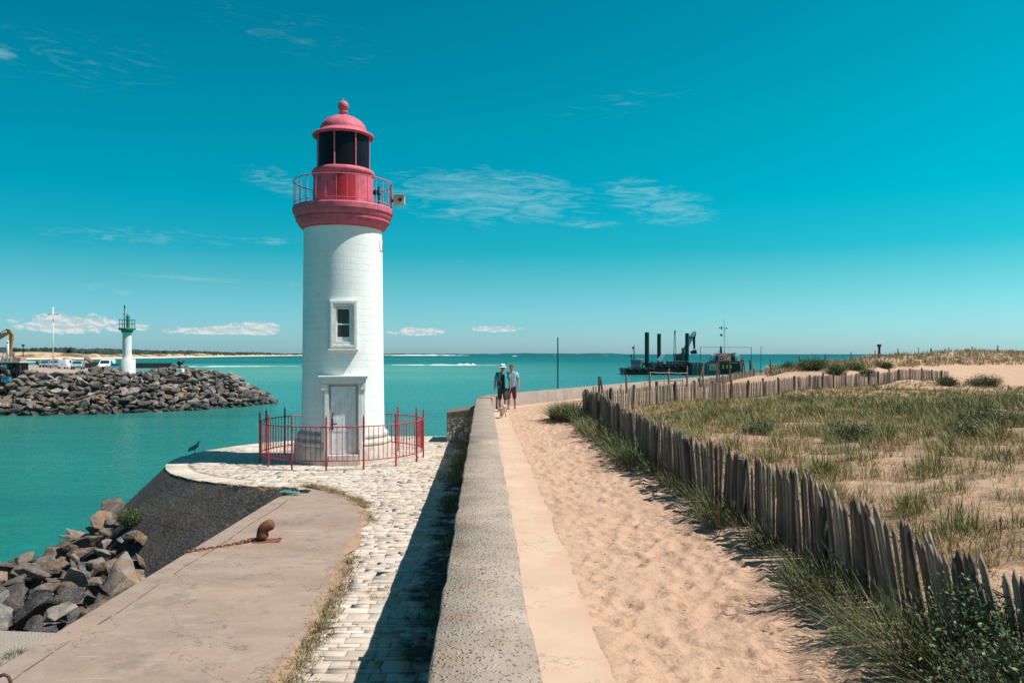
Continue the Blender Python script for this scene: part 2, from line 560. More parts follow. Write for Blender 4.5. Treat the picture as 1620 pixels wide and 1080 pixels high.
def build_sand():
    xs = [-1.6]
    while xs[-1] < 3.4: xs.append(xs[-1] + 0.03)
    st = 0.03
    while xs[-1] < 170:
        st = min(st * 1.03, 3.0); xs.append(xs[-1] + st)
    ys = [-8, -5, -3, -1, 0.5, 1.5, 2.3, 2.8]
    while ys[-1] < 150:
        ys.append(ys[-1] + max(0.03, min(2.0, ys[-1] * 0.0042)))
    xs = np.array(xs); ys = np.array(ys)
    X, Y = np.meshgrid(xs, ys)
    Z = base_height(X, Y)
    l, s = wall_dist(X, Y)
    # footprints trodden into the path
    fp = np.zeros_like(Z)
    walk = (l > 0.75) & (l < 5.5)
    rng = np.random.default_rng(5)
    for k in range(1700):
        y0 = 3.0 + 26.5 * rng.random() ** 0.8
        lx = 0.95 + 1.85 * rng.random()
        if y0 > 24: lx = 0.95 + 3.2 * rng.random()
        x0 = lx - 0.037 * y0
        th = rng.normal(0.0, 1.0)
        a = 0.05 + 0.06 * rng.random(); b = a * (1.2 + 1.1 * rng.random())
        dep = 0.016 + 0.026 * rng.random() ** 1.5
        i0, i1 = np.searchsorted(ys, [y0 - 0.5, y0 + 0.5]); j0, j1 = np.searchsorted(xs, [x0 - 0.5, x0 + 0.5])
        dx = X[i0:i1, j0:j1] - x0; dy = Y[i0:i1, j0:j1] - y0
        u = (dx * math.cos(th) + dy * math.sin(th)) / a; v = (-dx * math.sin(th) + dy * math.cos(th)) / b
        q = np.sqrt(u * u + v * v)
        fp[i0:i1, j0:j1] = np.maximum(fp[i0:i1, j0:j1] * 0.55, 0) * 0 + fp[i0:i1, j0:j1] * (1 - 0.6 * np.exp(-q * q)) - dep * np.exp(-(q ** 3)) + 0.4 * dep * np.exp(-((q - 1.3) / 0.22) ** 2)
    edge = sstep(0.75, 1.1, l) * sstep(3.25, 2.7, np.where(Y < 24, l, np.minimum(l, 2.7)))
    Z = Z + fp * edge + (fbm(X * 2.1, Y * 1.5, 3, 4) - 0.5) * 0.045 * edge * (Y < 40) + (fbm(X * 7, Y * 5, 8, 3) - 0.5) * 0.026 * edge * (Y < 30)
    # hummocks among the grass
    hum = sstep(3.4, 5, l)
    Z = Z + hum * ((fbm(X * 0.55, Y * 0.55, 21, 4) - 0.5) * 0.24 + (fbm(X * 2.6, Y * 2.6, 25, 3) - 0.5) * 0.10 * (Y < 45))
    # the sand laps irregularly over the edge of the concrete strip
    lap = sstep(0.68, 0.94, l + (fbm(X * 1.1, Y * 0.9, 31, 5) - 0.5) * 0.13)
    Z = Z - 0.05 * (1 - lap) * (s < 75) + 0.006 * lap * sstep(1.5, 0.8, l) * (s < 60)
    keep = l > -0.12
    idx = np.full(X.shape, -1)
    ny, nx = X.shape
    q = keep[:-1, :-1] | keep[1:, :-1] | keep[:-1, 1:] | keep[1:, 1:]
    q &= (np.minimum.reduce([l[:-1, :-1], l[1:, :-1], l[:-1, 1:], l[1:, 1:]]) > -0.27)
    I = np.arange(ny * nx).reshape(ny, nx)
    quads = np.stack([I[:-1, :-1][q], I[:-1, 1:][q], I[1:, 1:][q], I[1:, :-1][q]], 1)
    used = np.unique(quads)
    remap = np.full(ny * nx, -1); remap[used] = np.arange(len(used))
    V = np.stack([X.ravel(), Y.ravel(), Z.ravel()], 1)[used]
    o = np_obj('sand_ground', V, [remap[quads]], M_SAND, smooth=True)
    tag(o, kind='structure')


def offset_line(off, s0, s1, step=0.25):
    """points of the parapet axis, shifted sideways"""
    seg = np.hypot(*np.diff(WALL_AX, axis=0).T)
    cum = np.concatenate([[0], np.cumsum(seg)])
    pts = []
    s = s0
    while s <= s1 + 1e-6:
        def at(q): return np.array([np.interp(q, cum, WALL_AX[:, 0]), np.interp(q, cum, WALL_AX[:, 1])])
        d = at(s + 0.8) - at(s - 0.8)
        d /= np.hypot(*d)
        p = at(s) + np.array([d[1], -d[0]]) * off
        pts.append(p); s += step
    return np.array(pts)


def build_strip():
    a = offset_line(0.25, 0, 60); b = offset_line(0.92, 0, 60)
    n = len(a)
    V = np.concatenate([np.c_[a, np.full(n, PATH + 0.006)], np.c_[b, np.full(n, PATH + 0.0)], np.c_[b, np.full(n, PATH - 0.15)]])
    i = np.arange(n - 1)
    f = np.concatenate([np.stack([i, i + n, i + n + 1, i + 1], 1), np.stack([i + n, i + 2 * n, i + 2 * n + 1, i + n + 1], 1)])
    tag(np_obj('concrete_path_edge', V, [f], M_STRIP), kind='structure')


# ------------------------------------------------------------------ parapet wall
def m_wall(t):
    co = t.coord()
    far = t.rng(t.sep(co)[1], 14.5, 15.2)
    peb = t.voro(t.vm('ADD', co, t.vm('SCALE', t.noise(co, 12, 2, out='Color'), scale=0.05)), 34, 'F1')
    pc = t.voro(co, 34, 'F1', 'Color')
    pr = t.sep(pc)[0]
    n1 = t.noise(co, 2.2, 6, 0.65); n2 = t.noise(co, 120, 4, 0.7); n3 = t.noise(co, 0.5, 3)
    base = t.mix(t.rng(n1, 0.3, 0.7), (0.32, 0.255, 0.205), (0.50, 0.40, 0.335))
    base = t.mix(t.rng(n2, 0.35, 0.7), t.vm('MULTIPLY', base, (0.72, 0.72, 0.72)), base)
    stone = t.ramp(pr, [(0.0, (0.085, 0.075, 0.07)), (0.35, (0.22, 0.185, 0.16)), (0.65, (0.37, 0.31, 0.265)), (0.9, (0.47, 0.41, 0.36)), (1.0, (0.62, 0.56, 0.5))])
    c = t.mix(t.m('MULTIPLY', t.rng(peb, 0.38, 0.2), 0.75), base, stone)
    holes = t.voro(t.mapv(co, (1, 1, 1)), 11, 'F1')
    hm = t.m('MULTIPLY', t.rng(holes, 0.16, 0.08), t.rng(t.noise(co, 3, 3), 0.45, 0.6))
    c = t.mix(t.m('MULTIPLY', hm, 0.8), c, (0.07, 0.065, 0.06))
    # lichen: ochre along the seaward edge, dark grey elsewhere
    lx = t.m('ADD', t.sep(co)[0], t.m('MULTIPLY', t.sep(co)[1], 0.037))
    och = t.m('MULTIPLY', t.rng(t.m('ADD', t.noise(co, 5, 6, 0.7), t.rng(lx, -0.25, 0.25, 0.10, -0.10)), 0.57, 0.72), 0.55)
    c = t.mix(och, c, (0.34, 0.19, 0.055))
    dk = t.rng(t.noise(co, 3.1, 6, 0.7), 0.60, 0.74)
    c = t.mix(t.m('MULTIPLY', dk, 0.5), c, (0.10, 0.095, 0.085))
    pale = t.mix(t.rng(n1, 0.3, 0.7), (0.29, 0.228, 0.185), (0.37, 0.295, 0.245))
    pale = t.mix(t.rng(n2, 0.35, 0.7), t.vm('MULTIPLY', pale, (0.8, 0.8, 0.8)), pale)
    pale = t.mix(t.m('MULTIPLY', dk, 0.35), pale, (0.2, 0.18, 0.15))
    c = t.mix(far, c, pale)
    h = t.m('ADD', t.m('ADD', t.m('MULTIPLY', t.rng(peb, 0.42, 0.1), 1.0), t.m('MULTIPLY', n2, 0.6)), t.m('MULTIPLY', hm, -2.0))
    h2 = t.mix(far, h, t.m('ADD', t.m('MULTIPLY', t.rng(peb, 0.42, 0.1), 0.2), t.m('MULTIPLY', n2, 0.6)))
    return dict(col=c, normal=t.bump(h2, 0.8, 0.016))


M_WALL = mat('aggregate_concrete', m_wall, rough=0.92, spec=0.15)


def build_wall():
    cs = [(-HALF, -9.0), (-HALF, WTOP - 0.02), (-HALF + 0.025, WTOP), (HALF - 0.025, WTOP), (HALF, WTOP - 0.02), (HALF, -2.6)]
    lines = [offset_line(o_, 0, 190, 0.11) for o_, z in cs]
    n = len(lines[0])
    ss = np.arange(n) * 0.11
    V = []
    for k, ((o_, z), L) in enumerate(zip(cs, lines)):
        ch = (fbm(ss * 3, ss * 0 + k * 5.0, 40 + k, 4) - 0.5)
        zz = np.full(n, z) + (ch * 0.02 if 0 < k < 5 else 0)
        jog = (fbm(ss * 2.3, ss * 0 + k * 3, 60 + k, 5) - 0.5) * (0.05 if k in (1, 2, 3, 4) else 0)
        V.append(np.c_[L[:, 0] + jog, L[:, 1], zz])
    V = np.concatenate(V)
    i = np.arange(n - 1)
    f = np.concatenate([np.stack([k * n + i, k * n + i + 1, (k + 1) * n + i + 1, (k + 1) * n + i], 1) for k in range(5)])
    caps = np.array([[k * n for k in range(6)], [k * n + n - 1 for k in range(6)][::-1]])
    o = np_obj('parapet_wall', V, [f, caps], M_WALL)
    tag(o, 'long low concrete parapet wall with rough pebbly top running from the camera to the sea', 'wall')


# ------------------------------------------------------------------ masonry of the pier
def m_paving(t):
    co = t.coord()
    r = t.attr('rnd'); k = t.attr('joint')
    n1 = t.noise(co, 1.1, 5, 0.6); n2 = t.noise(t.mapv(co, (0.7, 1.4, 1)), 19, 6, 0.78); n3 = t.noise(co, 120, 3, 0.75)
    c = t.ramp(r, [(0.0, (0.43, 0.345, 0.275)), (0.25, (0.51, 0.425, 0.35)), (0.7, (0.58, 0.50, 0.425)), (1.0, (0.65, 0.58, 0.505))])
    c = t.mix(t.m('MULTIPLY', t.rng(n2, 0.53, 0.68), 0.65), c, (0.34, 0.27, 0.215))
    c = t.mix(t.m('MULTIPLY', t.rng(n1, 0.52, 0.68), 0.5), c, (0.36, 0.26, 0.18))
    c = t.mix(t.m('MULTIPLY', t.rng(n3, 0.57, 0.72), 0.5), c, (0.20, 0.165, 0.14))
    drt = t.noise(t.mapv(co, (0.7, 3.2, 1)), 1.5, 7, 0.72)
    c = t.mix(t.m('MULTIPLY', t.rng(drt, 0.52, 0.66), 0.62), c, t.mix(n2, (0.20, 0.145, 0.10), (0.42, 0.33, 0.26)))
    # black algae in the damp foot of the wall
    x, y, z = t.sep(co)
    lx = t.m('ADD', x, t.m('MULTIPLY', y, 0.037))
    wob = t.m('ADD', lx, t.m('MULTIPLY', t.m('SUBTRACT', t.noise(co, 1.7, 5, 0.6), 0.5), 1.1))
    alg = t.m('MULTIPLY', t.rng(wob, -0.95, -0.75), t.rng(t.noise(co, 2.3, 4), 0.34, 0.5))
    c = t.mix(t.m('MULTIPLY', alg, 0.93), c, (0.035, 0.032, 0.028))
    c = t.mix(t.m('MULTIPLY', k, 0.7), c, (0.27, 0.20, 0.15))
    return dict(col=c, normal=t.bump(t.m('SUBTRACT', t.m('MULTIPLY', n3, 0.3), t.m('MULTIPLY', n2, 1.3)), 0.5, 0.016))


M_PAVE = mat('pale_stone_paving', m_paving, rough=0.9, spec=0.15)


def m_slab(t):
    co = t.coord()
    n1 = t.noise(t.mapv(co, (1, 1.8, 1)), 0.5, 6, 0.62); n2 = t.noise(co, 95, 4, 0.8); n3 = t.noise(t.mapv(co, (1.0, 1.25, 1)), 3.6, 7, 0.75)
    c = t.mix(t.rng(n1, 0.3, 0.7), (0.225, 0.162, 0.125), (0.345, 0.255, 0.20))
    c = t.mix(t.m('MULTIPLY', t.rng(n3, 0.50, 0.68), 0.55), c, (0.36, 0.29, 0.245))
    c = t.mix(t.m('MULTIPLY', t.rng(t.noise(co, 1.1, 6, 0.7), 0.54, 0.68), 0.6), c, (0.165, 0.122, 0.095))
    ck = t.rng(t.m('ABSOLUTE', t.m('SUBTRACT', t.noise(co, 0.55, 7, 0.6), 0.52)), 0.0035, 0.0010)
    c = t.mix(t.m('MULTIPLY', ck, 0.6), c, (0.07, 0.055, 0.045))
    c = t.mix(t.m('MULTIPLY', t.rng(t.noise(t.mapv(co, (0.35, 6.0, 1)), 2.1, 4, 0.6), 0.655, 0.69), 0.5), c, (0.42, 0.36, 0.31))
    c = t.mix(t.m('MULTIPLY', t.rng(n2, 0.5, 0.8), 0.6), c, (0.40, 0.325, 0.275))
    c = t.mix(t.m('MULTIPLY', t.rng(n2, 0.42, 0.22), 0.6), c, (0.13, 0.10, 0.085))
    # rust run-off round the bollard
    dx = t.vm('DISTANCE', co, (-4.1, 13.0, -3.17))
    c = t.mix(t.m('MULTIPLY', t.rng(t.m('ADD', dx, t.m('MULTIPLY', n3, 0.6)), 0.95, 0.3), 0.35), c, (0.30, 0.16, 0.09))
    return dict(col=c, normal=t.bump(t.m('ADD', n2, t.m('MULTIPLY', n3, 0.6)), 0.45, 0.006))


M_SLAB = mat('worn_concrete', m_slab, rough=0.9, spec=0.2)


def m_revet(t):
    co = t.coord()
    n1 = t.noise(co, 0.8, 6, 0.65); n2 = t.noise(co, 14, 6, 0.75); n3 = t.noise(co, 5, 5, 0.7)
    c = t.mix(t.rng(n1, 0.3, 0.7), (0.020, 0.022, 0.025), (0.075, 0.071, 0.070))
    c = t.mix(t.m('MULTIPLY', t.rng(n2, 0.50, 0.68), 0.8), c, (0.155, 0.135, 0.115))
    c = t.mix(t.m('MULTIPLY', t.m('MULTIPLY', t.rng(t.noise(co, 22, 5, 0.75), 0.52, 0.64), t.rng(t.noise(co, 1.4, 4, 0.6), 0.42, 0.58)), 0.85), c, (0.24, 0.135, 0.07))
    c = t.mix(t.m('MULTIPLY', t.rng(t.noise(co, 48, 3, 0.7), 0.66, 0.74), 0.7), c, (0.36, 0.31, 0.27))
    c = t.mix(t.m('MULTIPLY', t.rng(n3, 0.63, 0.75), 0.6), c, (0.22, 0.21, 0.20))
    bk = t.node('ShaderNodeTexBrick')
    ang = t.m('ARCTAN2', t.m('SUBTRACT', t.sep(co)[0], -4.75), t.m('SUBTRACT', t.sep(co)[1], 24.1))
    t.put(bk.inputs['Vector'], t.comb(t.m('MULTIPLY', ang, 7.5), t.m('MULTIPLY', t.sep(co)[2], 1.4), 0))
    for k, v in (('Scale', 1.0), ('Brick Width', 0.9), ('Row Height', 0.42), ('Mortar Size', 0.02), ('Mortar Smooth', 0.4)): bk.inputs[k].default_value = v
    h = t.m('ADD', t.m('MULTIPLY', bk.outputs['Fac'], -0.18), t.m('ADD', t.m('MULTIPLY', n2, 1.0), t.m('MULTIPLY', n3, 1.0)))
    c = t.mix(t.m('MULTIPLY', bk.outputs['Fac'], t.rng(n3, 0.42, 0.62, 0.0, 0.28)), c, (0.012, 0.012, 0.012))
    return dict(col=c, normal=t.bump(h, 0.8, 0.05))


M_REVET = mat('dark_weedy_masonry', m_revet, rough=0.85, spec=0.2)

LHC = (-5.16, 23.5)       # axis of the lighthouse
TC = (-4.75, 24.1)         # centre of the round pier head
SLAB = [(-5.2, 1.0), (-5.2, 17.25), (-5.02, 17.75), (-4.7, 18.05), (-4.2, 17.75), (-3.75, 17.1), (-3.35, 16.35), (-3.0, 15.4), (-2.78, 14.4), (-2.72, 13.4),
        (-2.68, 12.4), (-2.58, 11.5), (-2.45, 10.2), (-2.34, 8.9), (-2.3, 7.5), (-2.3, 1.0)]


def inside_poly(x, y, poly):
    c = False
    n = len(poly)
    for i in range(n):
        x0, y0 = poly[i]; x1, y1 = poly[(i + 1) % n]
        if (y0 > y) != (y1 > y) and x < (x1 - x0) * (y - y0) / (y1 - y0) + x0: c = not c
    return c


def build_pier():
    # core of the pier: bedding under the stones
    bm = new()
    prism(bm, [(-5.12, 1.0), (0.0, 1.0), (-0.95, 30.0), (-5.12, 30.0)], -9.2, TER - 0.014)
    lathe(bm, [(0.0, TER - 0.011), (5.42, TER - 0.011), (5.58, TER - 0.10), (5.58, -3.6)], 128, c=TC)
    o = obj('pier_terrace', bm, mat('bedding', lambda t: dict(col=t.mix(t.noise(t.coord(), 9, 5, 0.7), (0.16, 0.115, 0.08), (0.50, 0.42, 0.34))), rough=0.95), None)
    tag(o, kind='structure')
    # sloping dark masonry round the pier head
    n = 220
    th = np.linspace(0, 2 * PI, n, endpoint=False)
    rr = np.linspace(0, 1, 34)
    T, Q = np.meshgrid(th, rr)
    rad = 5.6 + Q * 5.6
    z = TER - 0.05 - Q * 5.6 + 0.06 * Q * 0
    rad = rad + (fbm(T * 9, Q * 9, 77, 4) - 0.5) * 0.10 * np.minimum(1, Q * 8)
    V = np.stack([TC[0] + rad * np.cos(T), TC[1] + rad * np.sin(T), z], -1).reshape(-1, 3)
    I = np.arange(V.shape[0]).reshape(len(rr), n)
    f = np.stack([I[:-1], I[1:], np.roll(I[1:], -1, 1), np.roll(I[:-1], -1, 1)], -1).reshape(-1, 4)
    tag(np_obj('sloping_revetment', V, [f], M_REVET, smooth=True), 'dark weed-stained sloping masonry skirt below the pale round pier head', 'revetment')
    # concrete quay slab
    bm = new()
    prism(bm, SLAB, -9.0, -3.165)
    o = obj('concrete_quay', bm, M_SLAB, bevel=0.02)
    tag(o, kind='structure')
    # cast joint that runs along the quay edge: a narrow groove filled with dirt
    bm = new()
    y = 7.2
    while y < 17.0:
        ln = 0.25 + 0.5 * random.random()
        if random.random() < 0.8:
            x = -4.86 + 0.02 * math.sin(y * 2.1) + 0.02 * random.random()
            ww = 0.006 + 0.009 * random.random()
            x2 = -4.86 + 0.02 * math.sin((y + ln) * 2.1)
            vs = [bm.verts.new(p) for p in ((x - ww, y, -3.161), (x + ww, y + 0.05, -3.161), (x2 + ww, y + ln, -3.161), (x2 - ww * 0.3, y + ln, -3.161))]
            bm.faces.new(vs)
        y += ln + 0.03
    tag(obj('quay_joint_grit', bm, mat('joint_grit', color=(0.10, 0.075, 0.055), rough=1)), kind='structure')
    # hand-laid stones: one pavement, each stone a low worn block
    verts = []; quads = []; rnd = []; jn = []

    def stone(pts, z, r):
        """pts: four plan corners anticlockwise"""
        b = len(verts)
        cx = sum(p[0] for p in pts) / 4; cy = sum(p[1] for p in pts) / 4
        tl = random.uniform(-0.0015, 0.0015); tm = random.uniform(-0.0015, 0.0015)
        for sh, dz in ((1.0, -0.03), (0.992, -0.004), (0.955, 0.0)):
            for i, p in enumerate(pts):
                x = cx + (p[0] - cx) * sh; yy = cy + (p[1] - cy) * sh
                if dz > -0.02:
                    x += random.uniform(-0.008, 0.008); yy += random.uniform(-0.005, 0.005)
                verts.append((x, yy, z + dz + tl * (1 if i in (1, 2) else -1) + tm * (1 if i > 1 else -1)))
                rnd.append(r); jn.append(1.0 if dz < -0.02 else (0.30 if dz < 0 else 0.0))
        for k in (0, 4):
            for i in range(4):
                j = (i + 1) % 4
                quads.append((b + k + i, b + k + j, b + k + 4 + j, b + k + 4 + i))
        quads.append((b + 8, b + 9, b + 10, b + 11))

    y = 3.0
    while y < 30.2:
        h = random.choice((0.09, 0.11, 0.13, 0.15, 0.19)) * random.uniform(0.9, 1.1)
        x = -11.2 + random.random() * 0.4
        while x < 0.2:
            wd = random.uniform(0.13, 0.36) * (1.5 if random.random() < 0.2 else 1)
            cx, cy = x + wd / 2, y + h / 2
            rdisk = math.hypot(cx - TC[0], cy - TC[1])
            lw = float(cx + 0.037 * cy)
            ok = (rdisk < 4.92 or (cx > -5.1 and cy < 29.9)) and lw < -0.24 and not inside_poly(cx, cy, SLAB) and math.hypot(cx - LHC[0], cy - LHC[1]) > 1.35
            if ok and random.random() > 0.002:
                g = 0.0045
                wob = [random.uniform(-0.008, 0.008) for _ in range(4)]
                stone([(x + g, y + g + wob[0]), (x + wd - g, y + g + wob[1]), (x + wd - g, y + h - g + wob[2]), (x + g, y + h - g + wob[3])],
                      TER + random.uniform(-0.002, 0.002), min(1, max(0, random.gauss(0.6, 0.22))))
            x += wd
        y += h
    # kerb ring of dressed stones on the rim of the pier head
    a = 0.0
    while a < 2 * PI:
        da = random.uniform(0.08, 0.15)
        cx, cy = TC[0] + 5.3 * math.cos(a + da / 2), TC[1] + 5.3 * math.sin(a + da / 2)
        if cx + 0.037 * cy < -0.6 and not inside_poly(cx, cy, SLAB) and not (cx > -5.0 and cy < 24.3):
            q = [(TC[0] + r_ * math.cos(b_), TC[1] + r_ * math.sin(b_)) for r_, b_ in ((5.0, a + 0.003), (5.6, a + 0.003), (5.6, a + da - 0.003), (5.0, a + da - 0.003))]
            stone(q, TER + random.uniform(-0.008, 0.004), min(1, max(0, random.gauss(0.6, 0.2))))
        a += da
    o = np_obj('stone_pavement', verts, [np.array(quads)], M_PAVE, attrs=dict(rnd=rnd, joint=jn))
    tag(o, kind='structure')
    # lower concrete block beside the quay
    bm = new()
    prism(bm, [(-8.4, 6.2), (-5.225, 6.2), (-5.225, 8.95), (-6.2, 9.05), (-8.4, 8.75)], -5.5, -3.235)
    o = obj('concrete_block', bm, M_BLOCK, bevel=0.03)
    tag(o, 'pale pebbly concrete block beside the quay edge with grass in its seam', 'concrete block')


def m_block(t):
    co = t.coord()
    n = t.noise(co, 60, 4, 0.7); v = t.voro(co, 45)
    c = t.mix(t.rng(n, 0.3, 0.7), (0.22, 0.18, 0.15), (0.40, 0.345, 0.295))
    c = t.mix(t.rng(v, 0.25, 0.1), c, (0.6, 0.54, 0.47))
    return dict(col=c, normal=t.bump(t.m('ADD', n, v), 0.7, 0.02))


M_BLOCK = mat('pebbly_concrete', m_block, rough=0.9, spec=0.15)


def build_stub():
    """short cross wall of rubble masonry, capped with mortar"""
    def fn(t):
        co = t.coord()
        wv = t.vm('ADD', co, t.vm('SCALE', t.noise(co, 5, 2, out='Color'), scale=0.16))
        e = t.voro(wv, 6.6, 'DISTANCE_TO_EDGE'); cc = t.sep(t.voro(wv, 6.6, 'F1', 'Color'))[0]
        n = t.noise(co, 30, 5, 0.7)
        st = t.ramp(cc, [(0.0, (0.26, 0.21, 0.17)), (0.5, (0.44, 0.37, 0.30)), (1.0, (0.66, 0.59, 0.51))])
        mo = t.mix(n, (0.10, 0.085, 0.07), (0.24, 0.2, 0.16))
        top = t.rng(t.m('ADD', t.sep(co)[2], t.m('MULTIPLY', t.noise(co, 3, 3), 0.25)), -2.24, -2.16)
        inst = t.m('MULTIPLY', t.rng(e, 0.035, 0.085), t.m('SUBTRACT', 1.0, top))
        c = t.mix(inst, mo, st)
        c = t.mix(t.m('MULTIPLY', t.rng(n, 0.5, 0.75), 0.4), c, (0.10, 0.08, 0.065))
        return dict(col=c, normal=t.bump(t.m('ADD', t.m('MULTIPLY', t.rng(e, 0.02, 0.12), t.m('SUBTRACT', 1.0, top)), t.m('MULTIPLY', n, 0.5)), 0.9, 0.04))
    ms = mat('rubble_masonry', fn, rough=0.92, spec=0.1)
    bm = new()
    bx(bm, -2.38, -1.31, 27.9, 29.75, -9.0, -2.12)
    bmesh.ops.subdivide_edges(bm, edges=bm.edges[:], cuts=5, use_grid_fill=True)
    for v in bm.verts:
        k = mnoise.noise(v.co * 3.1)
        v.co.y += 0.025 * k; v.co.x += 0.02 * mnoise.noise(v.co * 2.7 + Vector((5, 1, 2)))
        if v.co.z > -2.2: v.co.z += 0.16 * (v.co.x + 2.38) / 1.07 + 0.02 * k
    tag(obj('rubble_wall', bm, ms, bevel=0.03), 'short cross wall of rough rubble stones butting against the long parapet', 'wall')


build_sand()
build_strip()
build_wall()
build_pier()
build_stub()
# ------------------------------------------------------------------ sea
def m_sea(t):
    co = t.coord()
    x, y, z = t.sep(co)
    d = t.vm('LENGTH', co)
    wob = t.m('MULTIPLY', t.m('SUBTRACT', t.noise(t.mapv(co, (0.0035, 0.011, 1)), 1.0, 5, 0.6), 0.5), 1.0)
    ld = t.m('ADD', t.m('LOGARITHM', d, 10.0), t.m('MULTIPLY', wob, 0.5))
    # shoals show pale through the shallow water, deeper channels dark
    c = t.ramp(t.rng(ld, 1.4, 4.0), [(0.0, (0.010, 0.172, 0.135)), (0.20, (0.022, 0.190, 0.152)), (0.32, (0.052, 0.238, 0.192)), (0.43, (0.165, 0.330, 0.240)),
                                     (0.51, (0.105, 0.275, 0.210)), (0.57, (0.010, 0.145, 0.140)), (0.65, (0.022, 0.175, 0.160)), (0.72, (0.002, 0.110, 0.115)), (1.0, (0.002, 0.092, 0.102))])
    # the pale shoal lies to the left of the pier; deeper water to the right
    right = t.rng(t.m('DIVIDE', x, t.m('MAXIMUM', y, 1.0)), -0.12, 0.10)
    deep = t.ramp(t.rng(ld, 1.4, 4.0), [(0.0, (0.012, 0.15, 0.13)), (0.36, (0.030, 0.165, 0.15)), (0.50, (0.014, 0.140, 0.135)), (0.62, (0.004, 0.120, 0.122)), (1.0, (0.002, 0.095, 0.105))])
    c = t.mix(t.m('MULTIPLY', right, 0.85), c, deep)
    streak = t.noise(t.mapv(co, (0.006, 0.05, 1)), 1.0, 6, 0.65)
    c = t.mix(t.m('MULTIPLY', t.rng(streak, 0.52, 0.72), 0.4), c, (0.075, 0.27, 0.225))
    c = t.mix(t.m('MULTIPLY', t.rng(streak, 0.47, 0.3), 0.35), c, (0.004, 0.085, 0.085))
    w1 = t.noise(t.mapv(co, (1.0, 1.6, 1)), 1.1, 4, 0.6, 0.4)
    w2 = t.noise(t.mapv(co, (0.12, 0.3, 1)), 1.0, 5, 0.6, 0.3)
    nb = t.bump(w2, 0.35, 0.9)
    nb = t.bump(w1, 0.8, 0.2, nb)
    rip = t.noise(t.mapv(co, (0.5, 1.5, 1)), 0.9, 5, 0.65)
    c = t.mix(t.m('MULTIPLY', t.rng(rip, 0.35, 0.65), t.rng(d, 300, 30, 0.0, 0.55)), t.vm('MULTIPLY', c, (0.55, 0.82, 0.85)), c)
    return dict(col=c, normal=nb, rough=t.rng(d, 30, 900, 0.20, 0.45))


M_SEA = mat('sea_water', m_sea, rough=0.2, spec=0.16)
bm = new()
S = 70000.0
ys = [-300, 15, 60, 200, 800, 4000, 16000, S]
xs = [-S, -8000, -1000, -150, 0, 150, 1000, 8000, S]
gv = [[bm.verts.new((x, y, SEA)) for x in xs] for y in ys]
for a, b in zip(gv[:-1], gv[1:]):
    for k in range(len(xs) - 1):
        bm.faces.new((a[k], a[k + 1], b[k + 1], b[k]))
tag(obj('sea', bm, M_SEA), kind='structure')

M_FOAM = mat('sea_foam', lambda t: dict(col=(0.82, 0.86, 0.84), normal=t.bump(t.noise(t.coord(), 2, 4), 0.5, 0.2)), rough=0.8)


def breaker(px0, px1, py, hpx, seed):
    """a low breaking wave: a ridge of white water with a ragged crest"""
    d = -SEA * F / (py - 560)
    n = 70
    V = []
    for i in range(n + 1):
        q = i / n
        px = px0 + (px1 - px0) * q
        x = (px - 810) / F * d
        env = math.sin(PI * q) ** 0.6
        g = max(0.0, float(fbm(np.array([q * 14.0]), np.array([seed * 3.1]), seed, 4)[0]) - 0.30) * 2.0
        h = hpx * d / F * env * (0.25 + g)
        yy = d + 6 * math.sin(q * 5 + seed)
        wd = 1.0 + 5 * env * (0.3 + g)
        V += [(x, yy - wd, SEA + 0.02), (x, yy - wd * 0.15, SEA + h), (x, yy + wd * 0.4, SEA + h * 0.7), (x, yy + wd, SEA + 0.02)]
    f = []
    for i in range(n):
        for k in range(3):
            f.append((4 * i + k, 4 * i + 4 + k, 4 * i + 5 + k, 4 * i + 1 + k))
    return np_obj('breaking_wave', V, [np.array(f)], M_FOAM, smooth=True)


WAVES = [(612, 790, 577.5, 1.2, 1, 'long thin white breaking wave line on the far shoal right of the lighthouse'),
         (722, 752, 577.2, 3.2, 2, 'short tall white breaker curling on the far shoal left of the walkers'),
         (250, 470, 579.5, 0.8, 3, 'thin pale breaker line on the shoal between breakwater and lighthouse'),
         (606, 745, 562.4, 1.1, 4, 'faint pale beach strip of the distant land between lighthouse and walkers'),  # foam ridge added to stand for the distant land's white beach
         (810, 818, 563.2, 1.0, 5, 'tiny white surf fleck near the horizon above the walkers')]
for a in WAVES:
    tag(breaker(*a[:5]), a[5], 'wave', 'breaking waves on the shoal')

# ------------------------------------------------------------------ far shore
def m_dune(t):
    co = t.coord()
    n = t.noise(t.mapv(co, (0.035, 0.02, 0.16)), 1.0, 6, 0.7)
    z = t.sep(co)[2]
    c = t.mix(t.rng(n, 0.44, 0.56), (0.46, 0.33, 0.22), (0.12, 0.10, 0.06))
    hi = t.rng(t.m('ADD', z, t.m('MULTIPLY', n, 7.0)), 7.0, 8.6)
    c = t.mix(hi, c, (0.055, 0.065, 0.05))
    lo = t.rng(z, -6.0, -4.2)
    c = t.mix(lo, (0.66, 0.48, 0.36), c)
    wet = t.rng(z, -7.5, -7.1)
    c = t.mix(wet, (0.80, 0.74, 0.68), c)
    return dict(col=c)


def shore_line(px):
    """depth of the far waterline at a pixel column"""
    return float(np.interp(px, [-400, 0, 150, 260, 330, 400, 476, 620, 700], [900, 1050, 1150, 1500, 1950, 2600, 3600, 5200, 6500]))


